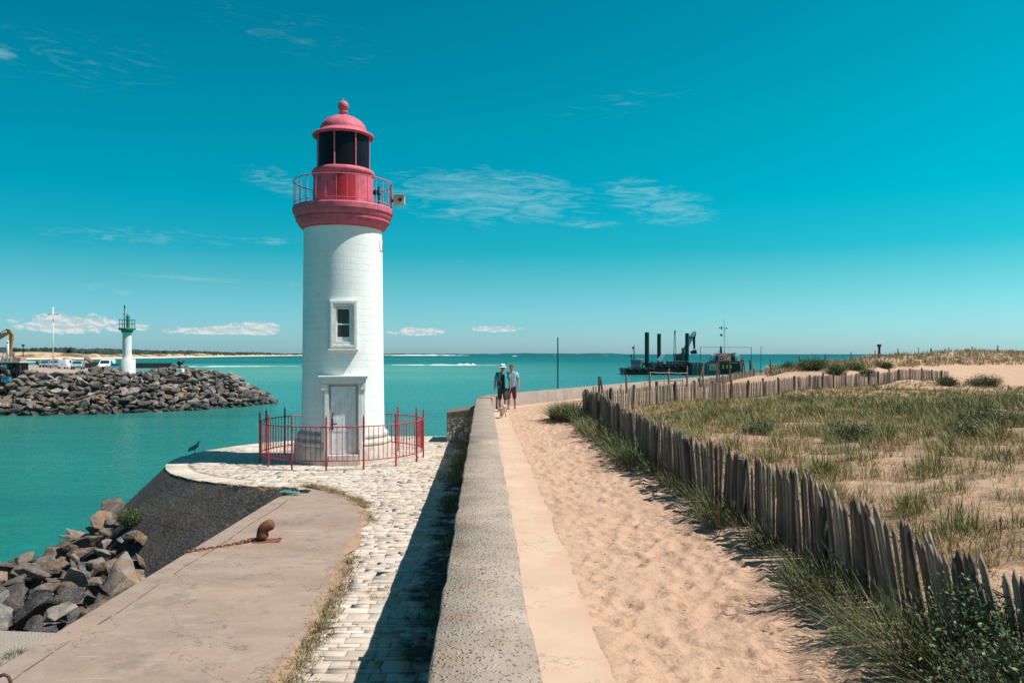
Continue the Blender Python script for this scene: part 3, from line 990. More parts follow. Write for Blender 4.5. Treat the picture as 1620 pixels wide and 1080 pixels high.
px = np.linspace(-420, 720, 520)
D0 = np.array([shore_line(p) for p in px])
rows = [0.0, 0.03, 0.08, 0.12, 0.16, 0.20, 0.25, 0.3, 0.36, 0.44, 0.6, 0.9]
prof = [-8.2, -6.9, -6.2, -5.2, -1.5, 1.0, 2.6, 3.4, 4.6, 5.0, 4.0, -2]
V = []
for r, z in zip(rows, prof):
    dd = D0 + r * 330
    x = (px - 810) / F * dd
    amp = sstep(-5.6, -1.0, np.full(len(px), z)) * 5.5
    hgt = np.interp(px, [-400, 0, 300, 440, 560, 720], [1.0, 1.0, 0.75, 0.45, 0.25, 0.15])
    zz = SEA + (z - SEA) * (hgt if z > -6 else 1.0) + amp * hgt * (fbm(x * 0.014, dd * 0.012, 91, 4) - 0.5) * 2
    V.append(np.c_[x, dd, zz])
n = len(px)
V = np.concatenate(V)
i = np.arange(n - 1)
f = np.concatenate([np.stack([k * n + i, k * n + i + 1, (k + 1) * n + i + 1, (k + 1) * n + i], 1) for k in range(len(rows) - 1)])
tag(np_obj('far_dunes', V, [f], mat('dune_face', m_dune, rough=0.95, spec=0.05), smooth=True), kind='structure')

# the pine wood behind the dunes and the low land on the horizon read as one dark mass
M_WOOD = mat('far_wood', lambda t: dict(col=t.mix(t.rng(t.noise(t.coord(), 0.05, 4), 0.35, 0.65), (0.018, 0.034, 0.036), (0.05, 0.07, 0.058))), rough=1, spec=0.05)
V = []; fq = []
rng = np.random.default_rng(3)
cnt = 0
for k in range(1500):
    p = rng.uniform(-420, 640)
    hs = np.interp(p, [-400, 0, 300, 440, 560, 720], [1.0, 1.0, 0.8, 0.55, 0.4, 0.3])
    d = shore_line(p) + 90 + rng.random() * 90
    x = (p - 810) / F * d
    g = SEA + (5.0 - SEA) * hs
    r0 = rng.uniform(3.5, 8) * (1 + 0.4 * (d > 2000)); h = rng.uniform(2.2, 6.0) * (0.7 + 0.6 * float(fbm(np.array([p * 0.03]), np.array([0.0]), 14, 3)[0]) * 1.4)
    b = len(V)
    for j in range(6):
        a = j * PI / 3 + rng.random() * 0.5
        V.append((x + r0 * math.cos(a), d + r0 * math.sin(a), g - 4))
        V.append((x + r0 * 1.1 * math.cos(a), d + r0 * math.sin(a), g + h * rng.uniform(0.35, 0.7)))
    V.append((x, d, g + h))
    for j in range(6):
        q = (j + 1) % 6
        fq.append((b + 2 * j, b + 2 * q, b + 2 * q + 1, b + 2 * j + 1))
        fq.append((b + 2 * j + 1, b + 2 * q + 1, b + 12, b + 12))
fq = np.array(fq)
quads = fq[fq[:, 2] != fq[:, 3]]; tris = fq[fq[:, 2] == fq[:, 3]][:, :3]
tag(np_obj('far_wood', V, [quads, tris], M_WOOD), 'dark line of pine wood along the top of the far dunes', 'wood', kind='stuff')


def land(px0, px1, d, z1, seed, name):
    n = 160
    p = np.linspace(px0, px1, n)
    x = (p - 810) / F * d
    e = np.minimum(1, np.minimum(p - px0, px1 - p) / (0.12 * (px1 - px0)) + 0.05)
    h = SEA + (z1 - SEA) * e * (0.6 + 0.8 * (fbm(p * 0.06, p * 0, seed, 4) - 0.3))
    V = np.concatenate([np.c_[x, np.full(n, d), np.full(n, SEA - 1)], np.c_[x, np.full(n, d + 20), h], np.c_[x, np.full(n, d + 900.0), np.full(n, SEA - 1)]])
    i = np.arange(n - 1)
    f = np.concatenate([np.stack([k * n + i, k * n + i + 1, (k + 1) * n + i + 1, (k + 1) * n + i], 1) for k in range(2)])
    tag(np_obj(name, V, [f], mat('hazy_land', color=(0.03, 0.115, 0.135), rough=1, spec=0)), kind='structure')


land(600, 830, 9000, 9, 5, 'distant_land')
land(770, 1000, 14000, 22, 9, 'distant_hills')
# ------------------------------------------------------------------ lighthouse
def m_limewash(t):
    co = t.coord()
    x, y, z = t.sep(co)
    ang = t.m('ARCTAN2', x, y)
    bk = t.node('ShaderNodeTexBrick')
    bk.offset = 0.5
    t.put(bk.inputs['Vector'], t.comb(t.m('MULTIPLY', ang, 1.25), z, 0))
    for k, v in (('Scale', 1.0), ('Brick Width', 0.44), ('Row Height', 0.188), ('Mortar Size', 0.008), ('Mortar Smooth', 0.6), ('Bias', 0.0)): bk.inputs[k].default_value = v
    n = t.noise(co, 1.4, 5, 0.6); n2 = t.noise(co, 9, 5, 0.7); n3 = t.noise(co, 40, 4, 0.7)
    c = t.mix(t.rng(n, 0.3, 0.7), (0.77, 0.765, 0.745), (0.85, 0.845, 0.82))
    # hairline grime where the wash has worn in the joints
    j = t.m('MULTIPLY', bk.outputs['Fac'], t.rng(t.noise(co, 2.1, 4), 0.40, 0.62))
    c = t.mix(t.m('MULTIPLY', j, 0.27), c, (0.34, 0.32, 0.30))
    drip = t.noise(t.mapv(t.comb(ang, z, 0), (9, 0.55, 1)), 1.0, 5, 0.65)
    c = t.mix(t.m('MULTIPLY', t.rng(drip, 0.56, 0.76), t.rng(z, 4.5, 1.0, 0.10, 0.42)), c, (0.40, 0.37, 0.33))
    c = t.mix(t.m('MULTIPLY', t.rng(n2, 0.62, 0.72), 0.45), c, (0.36, 0.34, 0.31))
    c = t.mix(t.m('MULTIPLY', t.rng(z, 0.9, 0.0), t.rng(n2, 0.42, 0.6, 0, 0.5)), c, (0.40, 0.355, 0.29))
    h = t.m('ADD', t.m('MULTIPLY', bk.outputs['Fac'], -1.0), t.m('ADD', t.m('MULTIPLY', n2, 0.5), t.m('MULTIPLY', n3, 0.25)))
    return dict(col=c, normal=t.bump(h, 0.42, 0.014))


M_LIME = mat('whitewash', m_limewash, rough=0.75, spec=0.2)
M_LPAINT = simple('white_trim_paint', (0.74, 0.725, 0.69), 0.6, var=0.14, bump=0.2)
M_PINK = simple('weathered_red_paint', (0.59, 0.128, 0.175), 0.62, var=0.26, scale=4.5, bump=0.3, bscale=24, spec=0.25)
M_RED = simple('door_red', (0.42, 0.018, 0.03), 0.45, var=0.15)
M_IRON = simple('red_railing_paint', (0.42, 0.035, 0.05), 0.45, var=0.35, scale=9)
M_DARKGLASS = mat('dark_lantern_glass', lambda t: dict(col=t.mix(t.noise(t.coord(), 3, 3), (0.006, 0.007, 0.010), (0.014, 0.014, 0.018))), rough=0.22, spec=0.10)
M_BLACK = simple('black_iron', (0.015, 0.015, 0.017), 0.5)
M_PANE = mat('window_glass', lambda t: dict(col=t.mix(t.noise(t.coord(), 5, 3), (0.012, 0.014, 0.016), (0.05, 0.05, 0.048))), rough=0.12, spec=0.35)
M_DOORP = simple('door_paint', (0.75, 0.73, 0.735), 0.5, var=0.16, scale=4, bump=0.2)
M_STONEW = simple('stained_plinth', (0.56, 0.51, 0.44), 0.8, var=0.3, scale=4, bump=0.35, bscale=25, bd=0.01)
M_LETTER = simple('red_letter_paint', (0.5, 0.05, 0.04), 0.6)

FACE = math.atan2(-LHC[1], -LHC[0])           # bearing from the tower to the eye
LH = thing('lighthouse', 'tall round whitewashed lighthouse with pinkish-red lantern and gallery on the pier head', 'lighthouse', (LHC[0], LHC[1], TER), FACE)
LH.scale = (0.957, 0.957, 1.0)
# inside the lighthouse's own frame: +X points at the eye, Z = 0 at the paving
Z0 = -TER


def zz(z): return z + Z0      # eye-level height to the tower's own height


def quarter(r0, z0, r1, z1, n=6, convex=True):
    out = []
    for i in range(n + 1):
        a = PI / 2 * i / n
        if convex: out.append((r0 + (r1 - r0) * math.sin(a), z0 + (z1 - z0) * (1 - math.cos(a))))
        else: out.append((r0 + (r1 - r0) * (1 - math.cos(a)), z0 + (z1 - z0) * math.sin(a)))
    return out


bm = new()
prof = [(1.30, 0.25)] + [(1.288 - 0.062 * q + 0.012 * (1 - q) ** 6, 0.9 + (zz(3.82) - 0.9) * q) for q in [i / 40 for i in range(41)]]
lathe(bm, prof, 128)
obj('tower', bm, M_LIME, LH, smooth=True)

# moulded plinth, interrupted by the doorway
GAP = R(18.6)
bm = new()
pl = [(1.27, 0.0), (1.535, 0.0), (1.53, 0.42), (1.50, 0.50)] + [(1.46 + 0.055 * math.sin(a), 0.575 - 0.075 * math.cos(a)) for a in [PI * i / 8 for i in range(9)]] + \
     [(1.43, 0.665), (1.41, 0.70)] + [(1.385 + 0.045 * math.sin(a), 0.78 - 0.08 * math.cos(a)) for a in [PI * i / 8 for i in range(9)]] + [(1.345, 0.87), (1.31, 0.93), (1.285, 0.96), (1.27, 0.96)]
lathe(bm, pl, 110, GAP, 2 * PI - GAP, close=True)
obj('plinth', bm, M_STONEW, LH, smooth=True, sharp=40)

# doorway: surround, lintel with ears, leaf with planks, handle
DF = 1.43                                        # face of the surround

def win_box(bm, y0, y1, x0, x1, z0, z1): return bx(bm, x0, x1, y0, y1, z0, z1)


ds = new()
for s in (-1, 1):
    y0, y1 = sorted((s * 0.435, s * 0.56))
    win_box(ds, y0, y1, 1.0, DF, 0.0, zz(-0.86))
    y0, y1 = sorted((s * 0.563, s * 0.655))
    win_box(ds, y0, y1, 1.0, DF - 0.09, 0.0, zz(-0.93))
    y0, y1 = sorted((s * 0.50, s * 0.665))
    win_box(ds, y0, y1, 1.0, DF + 0.03, zz(-1.03), zz(-0.863))
win_box(ds, -0.68, 0.68, 1.0, DF + 0.012, zz(-0.858), zz(-0.72))
win_box(ds, -0.71, 0.71, 1.0, DF + 0.06, zz(-0.717), zz(-0.665))
win_box(ds, -0.74, 0.74, 1.0, DF + 0.10, zz(-0.663), zz(-0.62))
obj('door_surround', ds, M_LPAINT, LH, bevel=0.012)
bm = new()
win_box(bm, -0.434, -0.375, 1.0, 1.335, 0.30, zz(-0.862)); win_box(bm, 0.375, 0.434, 1.0, 1.335, 0.30, zz(-0.862)); win_box(bm, -0.374, 0.374, 1.0, 1.334, zz(-0.93), zz(-0.863))
obj('door_frame', bm, simple('brown_grey_frame', (0.42, 0.36, 0.33), 0.7), LH, bevel=0.006)
bm = new()
win_box(bm, -0.372, 0.372, 1.1, 1.29, 0.31, zz(-0.935))
for i in range(6):
    y = -0.36 + 0.12 * i
    for a, b in ((0.36, 0.95), (1.06, zz(-1.02))):
        if i < 5 or True: win_box(bm, y + 0.005, min(y + 0.116, 0.366), 1.1, 1.302, a, b)
for a, b in ((0.315, 0.355), (0.955, 1.055), (zz(-1.015), zz(-0.938))):
    win_box(bm, -0.371, 0.371, 1.1, 1.312, a, b)
for y in (-0.371, -0.022, 0.322): win_box(bm, y, y + 0.049, 1.1, 1.309, 0.356, 0.954); win_box(bm, y, y + 0.049, 1.1, 1.309, 1.056, zz(-1.016))
DOOR = obj('door', bm, M_DOORP, LH, bevel=0.004)
bm = new()
bx(bm, 1.305, 1.325, -0.352, -0.30, 1.02, 1.34); bx(bm, 1.32, 1.36, -0.34, -0.19, 1.17, 1.20); bx(bm, 1.312, 1.40, -0.335, -0.31, 1.15, 1.22); bx(bm, 1.312, 1.345, -0.33, -0.30, 1.36, 1.50)
obj('handle', bm, M_BLACK, DOOR, bevel=0.005)
bm = new()
bx(bm, 1.05, 1.62, -0.46, 0.46, 0.0, 0.145); bx(bm, 1.05, 1.50, -0.44, 0.44, 0.147, 0.295)
obj('doorstep', bm, M_STONEW, LH, bevel=0.015)

# window with moulded frame
WZ = zz(0.865)
bm = new()
for k, (hw, hh, face) in enumerate(((0.42, 0.71, 1.345), (0.385, 0.675, 1.395), (0.31, 0.60, 1.36))):
    th = (0.05, 0.075, 0.09)[k]
    for s in (-1, 1):
        y0, y1 = sorted((s * hw, s * (hw - th)))
        win_box(bm, y0, y1, 1.0, face, WZ - hh, WZ + hh)
        z0, z1 = sorted((WZ + s * hh, WZ + s * (hh - th)))
        win_box(bm, -(hw - th) + 0.001, (hw - th) - 0.001, 1.0, face - 0.002, z0, z1)
win_box(bm, -0.45, 0.45, 1.0, 1.42, WZ - 0.765, WZ - 0.712)
WIN = obj('window', bm, M_LPAINT, LH, bevel=0.008)
bm = new()
win_box(bm, -0.219, -0.175, 1.0, 1.29, WZ - 0.50, WZ + 0.50); win_box(bm, 0.175, 0.219, 1.0, 1.29, WZ - 0.50, WZ + 0.50)
for z0, z1 in ((WZ + 0.44, WZ + 0.50), (WZ - 0.02, WZ + 0.02), (WZ - 0.50, WZ - 0.37)): win_box(bm, -0.174, 0.174, 1.0, 1.288, z0, z1)
obj('sash', bm, M_DOORP, WIN, bevel=0.004)
bm = new()
win_box(bm, -0.173, 0.173, 1.0, 1.272, WZ - 0.369, WZ - 0.021); win_box(bm, -0.173, 0.173, 1.0, 1.272, WZ + 0.021, WZ + 0.439)
obj('pane', bm, M_PANE, WIN)

# red gallery: cove, bands and deck
bm = new()
gp = [(1.18, zz(3.76)), (1.262, zz(3.76)), (1.27, zz(3.80))] + quarter(1.27, zz(3.80), 1.40, zz(3.97), 7, True)[1:] + [(1.402, zz(3.985)), (1.468, zz(3.988)), (1.475, zz(4.045)), (1.44, zz(4.052)), (1.442, zz(4.075))] + \
     quarter(1.442, zz(4.075), 1.525, zz(4.225), 6, True)[1:] + [(1.527, zz(4.245)), (1.57, zz(4.25)), (1.575, zz(4.385)), (1.555, zz(4.425)), (0.85, zz(4.43)), (0.85, zz(4.30))]
lathe(bm, gp, 128)
obj('gallery', bm, M_PINK, LH, smooth=True, sharp=24)
# drum under the lantern
bm = new()
dp = [(0.935, zz(4.425)), (0.935, zz(5.40)), (0.955, zz(5.42)), (0.985, zz(5.45)), (0.99, zz(5.50)), (0.965, zz(5.545))] + quarter(0.965, zz(5.545), 0.865, zz(5.60), 4, False)[1:] + [(0.80, zz(5.605))]
lathe(bm, dp, 96)
obj('lantern_base', bm, M_PINK, LH, smooth=True, sharp=40)
A0 = R(4.0)
bm = new()
for k in range(10):
    a = A0 - R(19.5) + R(39.0) * k / 10; b = a + R(39.0) / 10
    r1 = 0.945
    vs = [bm.verts.new((r_ * math.cos(q), r_ * math.sin(q), z)) for q in (a, b) for r_ in (0.90, r1) for z in (zz(4.46), zz(5.36))]
    for f in ((0, 1, 3, 2), (4, 6, 7, 5), (0, 4, 5, 1), (2, 3, 7, 6), (0, 2, 6, 4), (1, 5, 7, 3)): bm.faces.new([vs[i] for i in f])
bmesh.ops.remove_doubles(bm, verts=bm.verts, dist=0.0005)
LD = obj('lantern_door', bm, M_RED, LH)
for z in (zz(4.72), zz(5.12)):
    bm = new()
    bx(bm, 0.94, 0.966, -0.285, -0.235, z, z + 0.06, Matrix.Rotation(A0, 4, 'Z'))
    obj('hinge', bm, M_BLACK, LD)
# glazing: eight panes between eight bars
GA = R(26.0)
for k in range(8):
    a = GA + k * PI / 4
    bm = new()
    tube(bm, [(0.845 * math.cos(a), 0.845 * math.sin(a), zz(5.59)), (0.845 * math.cos(a), 0.845 * math.sin(a), zz(6.62))], 0.026, 8)
    obj('glazing_bar', bm, M_PINK, LH, smooth=True, sharp=40)
bm = new()
lathe(bm, [(0.825, zz(5.59)), (0.825, zz(6.64))], 96)
obj('lantern_glass', bm, M_DARKGLASS, LH, smooth=True)
bm = new()
lathe(bm, [(0.0, zz(5.62)), (0.28, zz(5.62)), (0.26, zz(5.8)), (0.3, zz(5.9)), (0.33, zz(6.1)), (0.3, zz(6.3)), (0.2, zz(6.45)), (0, zz(6.5))], 32)
obj('lamp', bm, M_PANE, LH, smooth=True)
# roof dome and ball finial
bm = new()
rp = [(0.80, zz(6.60)), (0.90, zz(6.59)), (0.955, zz(6.605)), (0.972, zz(6.64)), (0.955, zz(6.675)), (0.90, zz(6.70)), (0.80, zz(6.745)), (0.735, zz(6.80))]
rp += [(0.735 * math.cos(a), zz(6.80) + 0.475 * math.sin(a)) for a in [R(80) * i / 14 for i in range(1, 15)]]
rp += [(0.125, zz(7.275)), (0.0, zz(7.29))]
lathe(bm, rp, 96)
ROOF = obj('roof', bm, M_PINK, LH, smooth=True, sharp=40)
bm = new()
fp_ = [(0.155, zz(7.25)), (0.150, zz(7.285)), (0.115, zz(7.30)), (0.115, zz(7.36)), (0.145, zz(7.375)), (0.145, zz(7.40)), (0.112, zz(7.415)), (0.112, zz(7.45))]
fp_ += [(0.168 * math.cos(a), zz(7.575) + 0.168 * math.sin(a)) for a in [R(-48) + R(133) * i / 14 for i in range(15)]]
fp_ += [(0.012, zz(7.745)), (0.008, zz(7.83)), (0, zz(7.835))]
lathe(bm, fp_, 40)
FIN = obj('finial', bm, M_PINK, ROOF, smooth=True, sharp=50)
# small vent holes round the underside of the ball
for k in range(14):
    bm = new()
    a = 2 * PI * k / 14
    e = R(-24)
    p = Vector((0.166 * math.cos(e) * math.cos(a), 0.166 * math.cos(e) * math.sin(a), zz(7.575) + 0.166 * math.sin(e)))
    ball(bm, p, 0.016, (1, 1, 1), 1)
    obj('vent_hole', bm, M_BLACK, ROOF)

# gallery railing: two hoops and light bars, mounted as one piece with each bar a part
GR = 1.53
for nm, z, r in (('top_rail', 5.20, 0.017), ('bottom_rail', 4.52, 0.012)):
    bm = new()
    pts = [(GR * math.cos(2 * PI * i / 96), GR * math.sin(2 * PI * i / 96), zz(z)) for i in range(97)]
    tube(bm, pts, r, 8, cap=False)
    obj(nm, bm, M_PINK, LH, smooth=True)
bm0 = new()
tube(bm0, [(0, 0, zz(4.42)), (0, 0, zz(5.20))], 0.0115, 8)
bar0 = obj('gallery_bar', bm0, M_PINK, LH, smooth=True, sharp=60)
for k in range(30):
    b = bar0 if k == 0 else bar0.copy()
    if k: C.objects.link(b)
    a = R(4) + 2 * PI * k / 30
    b.location = (GR * math.cos(a), GR * math.sin(a), 0)
    b.parent = LH

# painted letters running round the shaft
def curved_glyph(strokes, a0, name):
    bm = new()
    for (u0, v0, u1, v1, w_) in strokes:
        n = 5
        dx, dz = u1 - u0, v1 - v0
        L = math.hypot(dx, dz); nx, nz = -dz / L * w_ / 2, dx / L * w_ / 2
        prev = None
        for i in range(n + 1):
            q = i / n
            cur = []
            for s in (-1, 1):
                u = u0 + dx * q + nx * s; z = v0 + dz * q + nz * s
                for rr_ in (1.225, 1.242 + 0.0):
                    a = a0 + u / 1.235
                    cur.append(bm.verts.new((rr_ * math.cos(a), rr_ * math.sin(a), zz(3.11) + z)))
            if prev:
                for a_, b_ in ((0, 1), (1, 3), (3, 2), (2, 0)):
                    bm.faces.new((prev[a_], prev[b_], cur[b_], cur[a_]))
            else: bm.faces.new((cur[0], cur[1], cur[3], cur[2]))
            prev = cur
        bm.faces.new((prev[0], prev[2], prev[3], prev[1]))
    return obj(name, bm, M_LETTER, LH)


# letters read left to right as seen from outside, so they advance anticlockwise in plan
LA = R(66)
curved_glyph([(0, 0, 0, 0.30, 0.035), (0.0, 0.016, 0.16, 0.016, 0.035)], LA, 'letter')
curved_glyph([(0.0, 0, 0.10, 0.30, 0.035), (0.10, 0.30, 0.20, 0, 0.035), (0.05, 0.11, 0.15, 0.11, 0.03)], LA + R(11), 'letter')

# floodlight box on the gallery's right side, clamped to the rail
def from_lh(r, a, z):
    b = FACE + a
    return Vector((LHC[0] + r * math.cos(b), LHC[1] + r * math.sin(b), z))


fl = thing('floodlight', 'pale grey box floodlight with a dark lens clamped outside the right of the gallery rail', 'floodlight', from_lh(1.40, R(80), 4.40), FACE + R(80))
bm = new()
bx(bm, 0.13, 0.47, -0.12, 0.12, 0.17, 0.45); bx(bm, 0.11, 0.495, -0.14, 0.14, 0.452, 0.475)
obj('housing', bm, simple('pale_box_paint', (0.55, 0.48, 0.40), 0.5), fl, bevel=0.012)
bm = new()
g = Matrix.Translation((0.34, -0.121, 0.31)) @ Matrix.Rotation(PI / 2, 4, 'X')
lathe(bm, [(0.0, 0.02), (0.055, 0.02), (0.06, 0.0)], 20); bmesh.ops.transform(bm, matrix=g, verts=bm.verts)
obj('lens', bm, M_BLACK, fl)
bm = new()
tube(bm, [(0.045, 0, 0.0), (0.045, 0, 0.78)], 0.022, 8); bx(bm, 0.05, 0.128, -0.03, 0.03, 0.26, 0.34)
obj('bracket', bm, M_BLACK, fl)
sp = thing('fog_horn', 'small black horn on a short dark post inside the right of the gallery rail', 'fog horn', from_lh(1.18, R(62), 4.43), FACE + R(62))
bm = new(); tube(bm, [(0, 0, 0), (0, 0, 0.62)], 0.03, 8); obj('post', bm, M_BLACK, sp)
bm = new(); tube(bm, [(0, 0.05, 0.40), (0, -0.10, 0.40), (0, -0.22, 0.40)], [0.045, 0.05, 0.09], 14); obj('horn', bm, M_BLACK, sp)

# ------------------------------------------------------------------ iron railing round the foot of the tower
RR = 2.43
rail = thing('iron_railing', 'circular red iron railing with spiked posts around the foot of the white lighthouse', 'railing', (LHC[0], LHC[1], TER), FACE)
NP_ = 15
OFF = R(-10.9)
pbm = new()
tube(pbm, [(0, 0, -0.02), (0, 0, 1.30)], 0.026, 10)
tube(pbm, [(0, 0, 1.30), (0, 0, 1.33), (0, 0, 1.36), (0, 0, 1.41), (0, 0, 1.53)], [0.026, 0.034, 0.020, 0.030, 0.004], 10)
tube(pbm, [(0, 0, 1.16), (0, 0, 1.18), (0, 0, 1.21), (0, 0, 1.23)], [0.027, 0.042, 0.042, 0.027], 10)
post0 = obj('post', pbm, M_IRON, rail, smooth=True, sharp=40)
tops = []
bar0 = None
for k in range(NP_):
    a = OFF + 2 * PI * k / NP_
    p = post0 if k == 0 else post0.copy()
    if k: C.objects.link(p); p.parent = rail
    p.location = (RR * math.cos(a), RR * math.sin(a), 0)
    for z, r in ((1.195, 0.016), (0.26, 0.015)):
        bm = new()
        pts = []
        for i in range(9):
            b = a + 2 * PI / NP_ * i / 8
            pts.append((RR * math.cos(b), RR * math.sin(b), z))
        tube(bm, pts, r, 8)
        obj('rail', bm, M_IRON, rail, smooth=True, sharp=60)
    for i in range(1, 7):
        b = a + 2 * PI / NP_ * i / 7
        if bar0 is None:
            bm = new(); tube(bm, [(0, 0, 0.26), (0, 0, 1.195)], 0.0095, 8)
            bar0 = obj('bar', bm, M_IRON, rail, smooth=True, sharp=60); q = bar0
        else:
            q = bar0.copy(); C.objects.link(q); q.parent = rail
        q.location = (RR * math.cos(b), RR * math.sin(b), 0)
# ------------------------------------------------------------------ boulders
def m_rock(orange, wet=False):
    def fn(t):
        co = t.coord()
        r = t.m('FRACT', t.m('ADD', t.orand(), t.attr('rnd')))
        off = t.vm('ADD', co, t.comb(t.m('MULTIPLY', r, 37.0), t.m('MULTIPLY', r, 91.0), 0))
        n1 = t.noise(off, 1.6, 6, 0.65); n2 = t.noise(off, 16, 6, 0.75); n3 = t.noise(off, 60, 3, 0.7)
        base = t.ramp(r, [(0.0, (0.034, 0.036, 0.040)), (0.25, (0.074, 0.068, 0.064)), (0.5, (0.125, 0.098, 0.078)), (0.72, (0.195, 0.158, 0.128)), (0.85, (0.27, 0.245, 0.22)), (1.0, (0.058, 0.060, 0.064))])
        c = t.mix(t.rng(n1, 0.35, 0.68), t.vm('MULTIPLY', base, (0.55, 0.56, 0.58)), t.vm('MULTIPLY', base, (1.5, 1.45, 1.4)))
        c = t.mix(t.m('MULTIPLY', t.rng(n2, 0.54, 0.70), 0.75), c, (0.33, 0.30, 0.27))
        vein = t.rng(t.m('ABSOLUTE', t.m('SUBTRACT', t.noise(off, 2.2, 5, 0.6), 0.5)), 0.012, 0.0)
        c = t.mix(t.m('MULTIPLY', vein, 0.5), c, (0.38, 0.36, 0.33))
        nz = t.sep(t.geo('Normal'))[2]
        li = t.m('MULTIPLY', t.rng(t.noise(off, 2.6, 6, 0.7), 0.60 - 0.16 * orange, 0.70 - 0.12 * orange), t.rng(nz, 0.0, 0.55))
        c = t.mix(t.m('MULTIPLY', li, 0.25 + 0.6 * orange), c, t.mix(n2, (0.27, 0.125, 0.045), (0.34, 0.20, 0.10)))
        # wet and weedy near the water line (true place in the world)
        z = t.sep(t.geo('Position'))[2]
        wetz = t.rng(t.m('ADD', z, t.m('MULTIPLY', n1, 0.8)), -6.1, -6.7)
        c = t.mix(t.m('MULTIPLY', wetz, 0.75), c, (0.022, 0.024, 0.024))
        h = t.m('ADD', t.m('MULTIPLY', n2, 0.7), t.m('ADD', t.m('MULTIPLY', n1, 1.2), t.m('MULTIPLY', n3, 0.2)))
        return dict(col=c, normal=t.bump(h, 0.7, 0.06), rough=t.m('SUBTRACT', 0.8, t.m('MULTIPLY', wetz, 0.4)))
    return mat('lichened_rock' if orange > 0.5 else 'grey_rock', fn, rough=0.8, spec=0.25)


M_ROCKG = m_rock(0.28)
M_ROCKO = m_rock(0.9)


def rock_mesh(name, seed, m, sub=4, flat=0.7):
    """a broken block: the hull of a few scattered corners, its faces roughened"""
    rng = random.Random(seed)
    bm = new()
    n = rng.randint(11, 17)
    for k in range(n):
        while True:
            v = Vector((rng.uniform(-1, 1), rng.uniform(-1, 1), rng.uniform(-1, 1)))
            if 0.55 < v.length < 1.0: break
        v = v.normalized() * rng.uniform(0.82, 1.12)
        bm.verts.new((v.x, v.y, v.z * flat * rng.uniform(0.75, 1.05)))
    r = bmesh.ops.convex_hull(bm, input=bm.verts)
    bmesh.ops.delete(bm, geom=list({g for g in r['geom_interior'] + r['geom_unused'] if isinstance(g, bmesh.types.BMVert)}), context='VERTS')
    bmesh.ops.bevel(bm, geom=bm.edges[:], offset=0.045, segments=1, profile=0.5, affect='EDGES')
    bmesh.ops.triangulate(bm, faces=bm.faces)
    long_ = 0.42 if sub > 3 else 0.6
    for it in range(3 if sub > 3 else 2):
        es = [e for e in bm.edges if e.calc_length() > long_ * 0.55 ** it]
        if es: bmesh.ops.subdivide_edges(bm, edges=es, cuts=1)
        bmesh.ops.triangulate(bm, faces=[f for f in bm.faces if len(f.verts) > 3])
    off = Vector((rng.random() * 50, rng.random() * 50, rng.random() * 50))
    for v in bm.verts:
        p = v.co
        d = p.normalized()
        k = mnoise.fractal(p * 1.9 + off, 1.0, 2.0, 4) * 0.075 + mnoise.fractal(p * 6 + off, 0.8, 2.2, 3) * 0.022
        v.co = p + d * k
    bmesh.ops.recalc_face_normals(bm, faces=bm.faces)
    me = bpy.data.meshes.new(name)
    bm.to_mesh(me); bm.free()
    for p in me.polygons: p.use_smooth = True
    me.set_sharp_from_angle(angle=R(26))
    me.materials.append(m)
    return me


ROCKS_G = [rock_mesh('boulder', 100 + i, M_ROCKG, 4) for i in range(9)]
ROCKS_O = [rock_mesh('boulder', 100 + i, M_ROCKO, 4) for i in range(9)]
FAR_G = [rock_mesh('boulder', 300 + i, M_ROCKG, 3) for i in range(8)]
FAR_O = [rock_mesh('boulder', 300 + i, M_ROCKO, 3) for i in range(8)]


def rock(me, p, s, rng, label, group, tilt=0.5):
    o = bpy.data.objects.new('boulder', me)
    C.objects.link(o)
    o.location = p
    o.rotation_euler = (rng.gauss(0, tilt * 0.6), rng.gauss(0, tilt * 0.6), rng.uniform(0, 2 * PI))
    o.scale = (s * rng.uniform(0.95, 1.45), s * rng.uniform(0.8, 1.1), s * rng.uniform(0.75, 1.15))
    return tag(o, label, 'boulder', group)


# --- the tumbled heap beside the quay
def heap_z(x, y):
    """surface of the foreground heap: a hollow by the quay, a crest, then down to the water"""
    xs_ = [-16.5, -14.6, -12.6, -10.8, -9.6, -8.4, -7.0, -5.2]
    zs_ = [-8.8, -7.8, -5.9, -4.55, -4.62, -4.8, -4.95, -5.0]
    z = float(np.interp(x, xs_, zs_))
    z += 0.35 * float(np.interp(y, [9, 13], [1, 0])) - 0.25 * float(np.interp(y, [13, 17], [0, 1])) * float(np.interp(x, [-10, -8], [0, 1]))
    return z + 0.35 * (float(fbm(np.array([x * 0.5]), np.array([y * 0.5]), 61, 3)[0]) - 0.5)


def cone_r(x, y): return math.hypot(x - TC[0], y - TC[1])


rng = random.Random(42)
pts = []
tries = 0
while tries < 60000 and len(pts) < 160:
    tries += 1
    y = rng.uniform(8.6, 21.5); x = rng.uniform(-15.5, -5.75)
    if x < -y * 0.667 - 0.6: continue
    s = rng.choice([0.22, 0.26, 0.31, 0.36, 0.42, 0.50, 0.58])
    if x > -6.3: s = min(s, 0.42)
    z = heap_z(x, y)
    if 810 + F * x / y > 236 - 60 * s: continue
    cz = TER - (cone_r(x, y) - 5.6)              # height of the masonry skirt here
    if cone_r(x, y) < 6.85: continue
    if z < cz - 0.1:
        if cz - z > 0.5: continue
        z = cz + 0.1
    if any(math.hypot(x - a, y - b) < (s + q) * 0.78 for a, b, c, q in pts): continue
    pts.append((x, y, z, s))
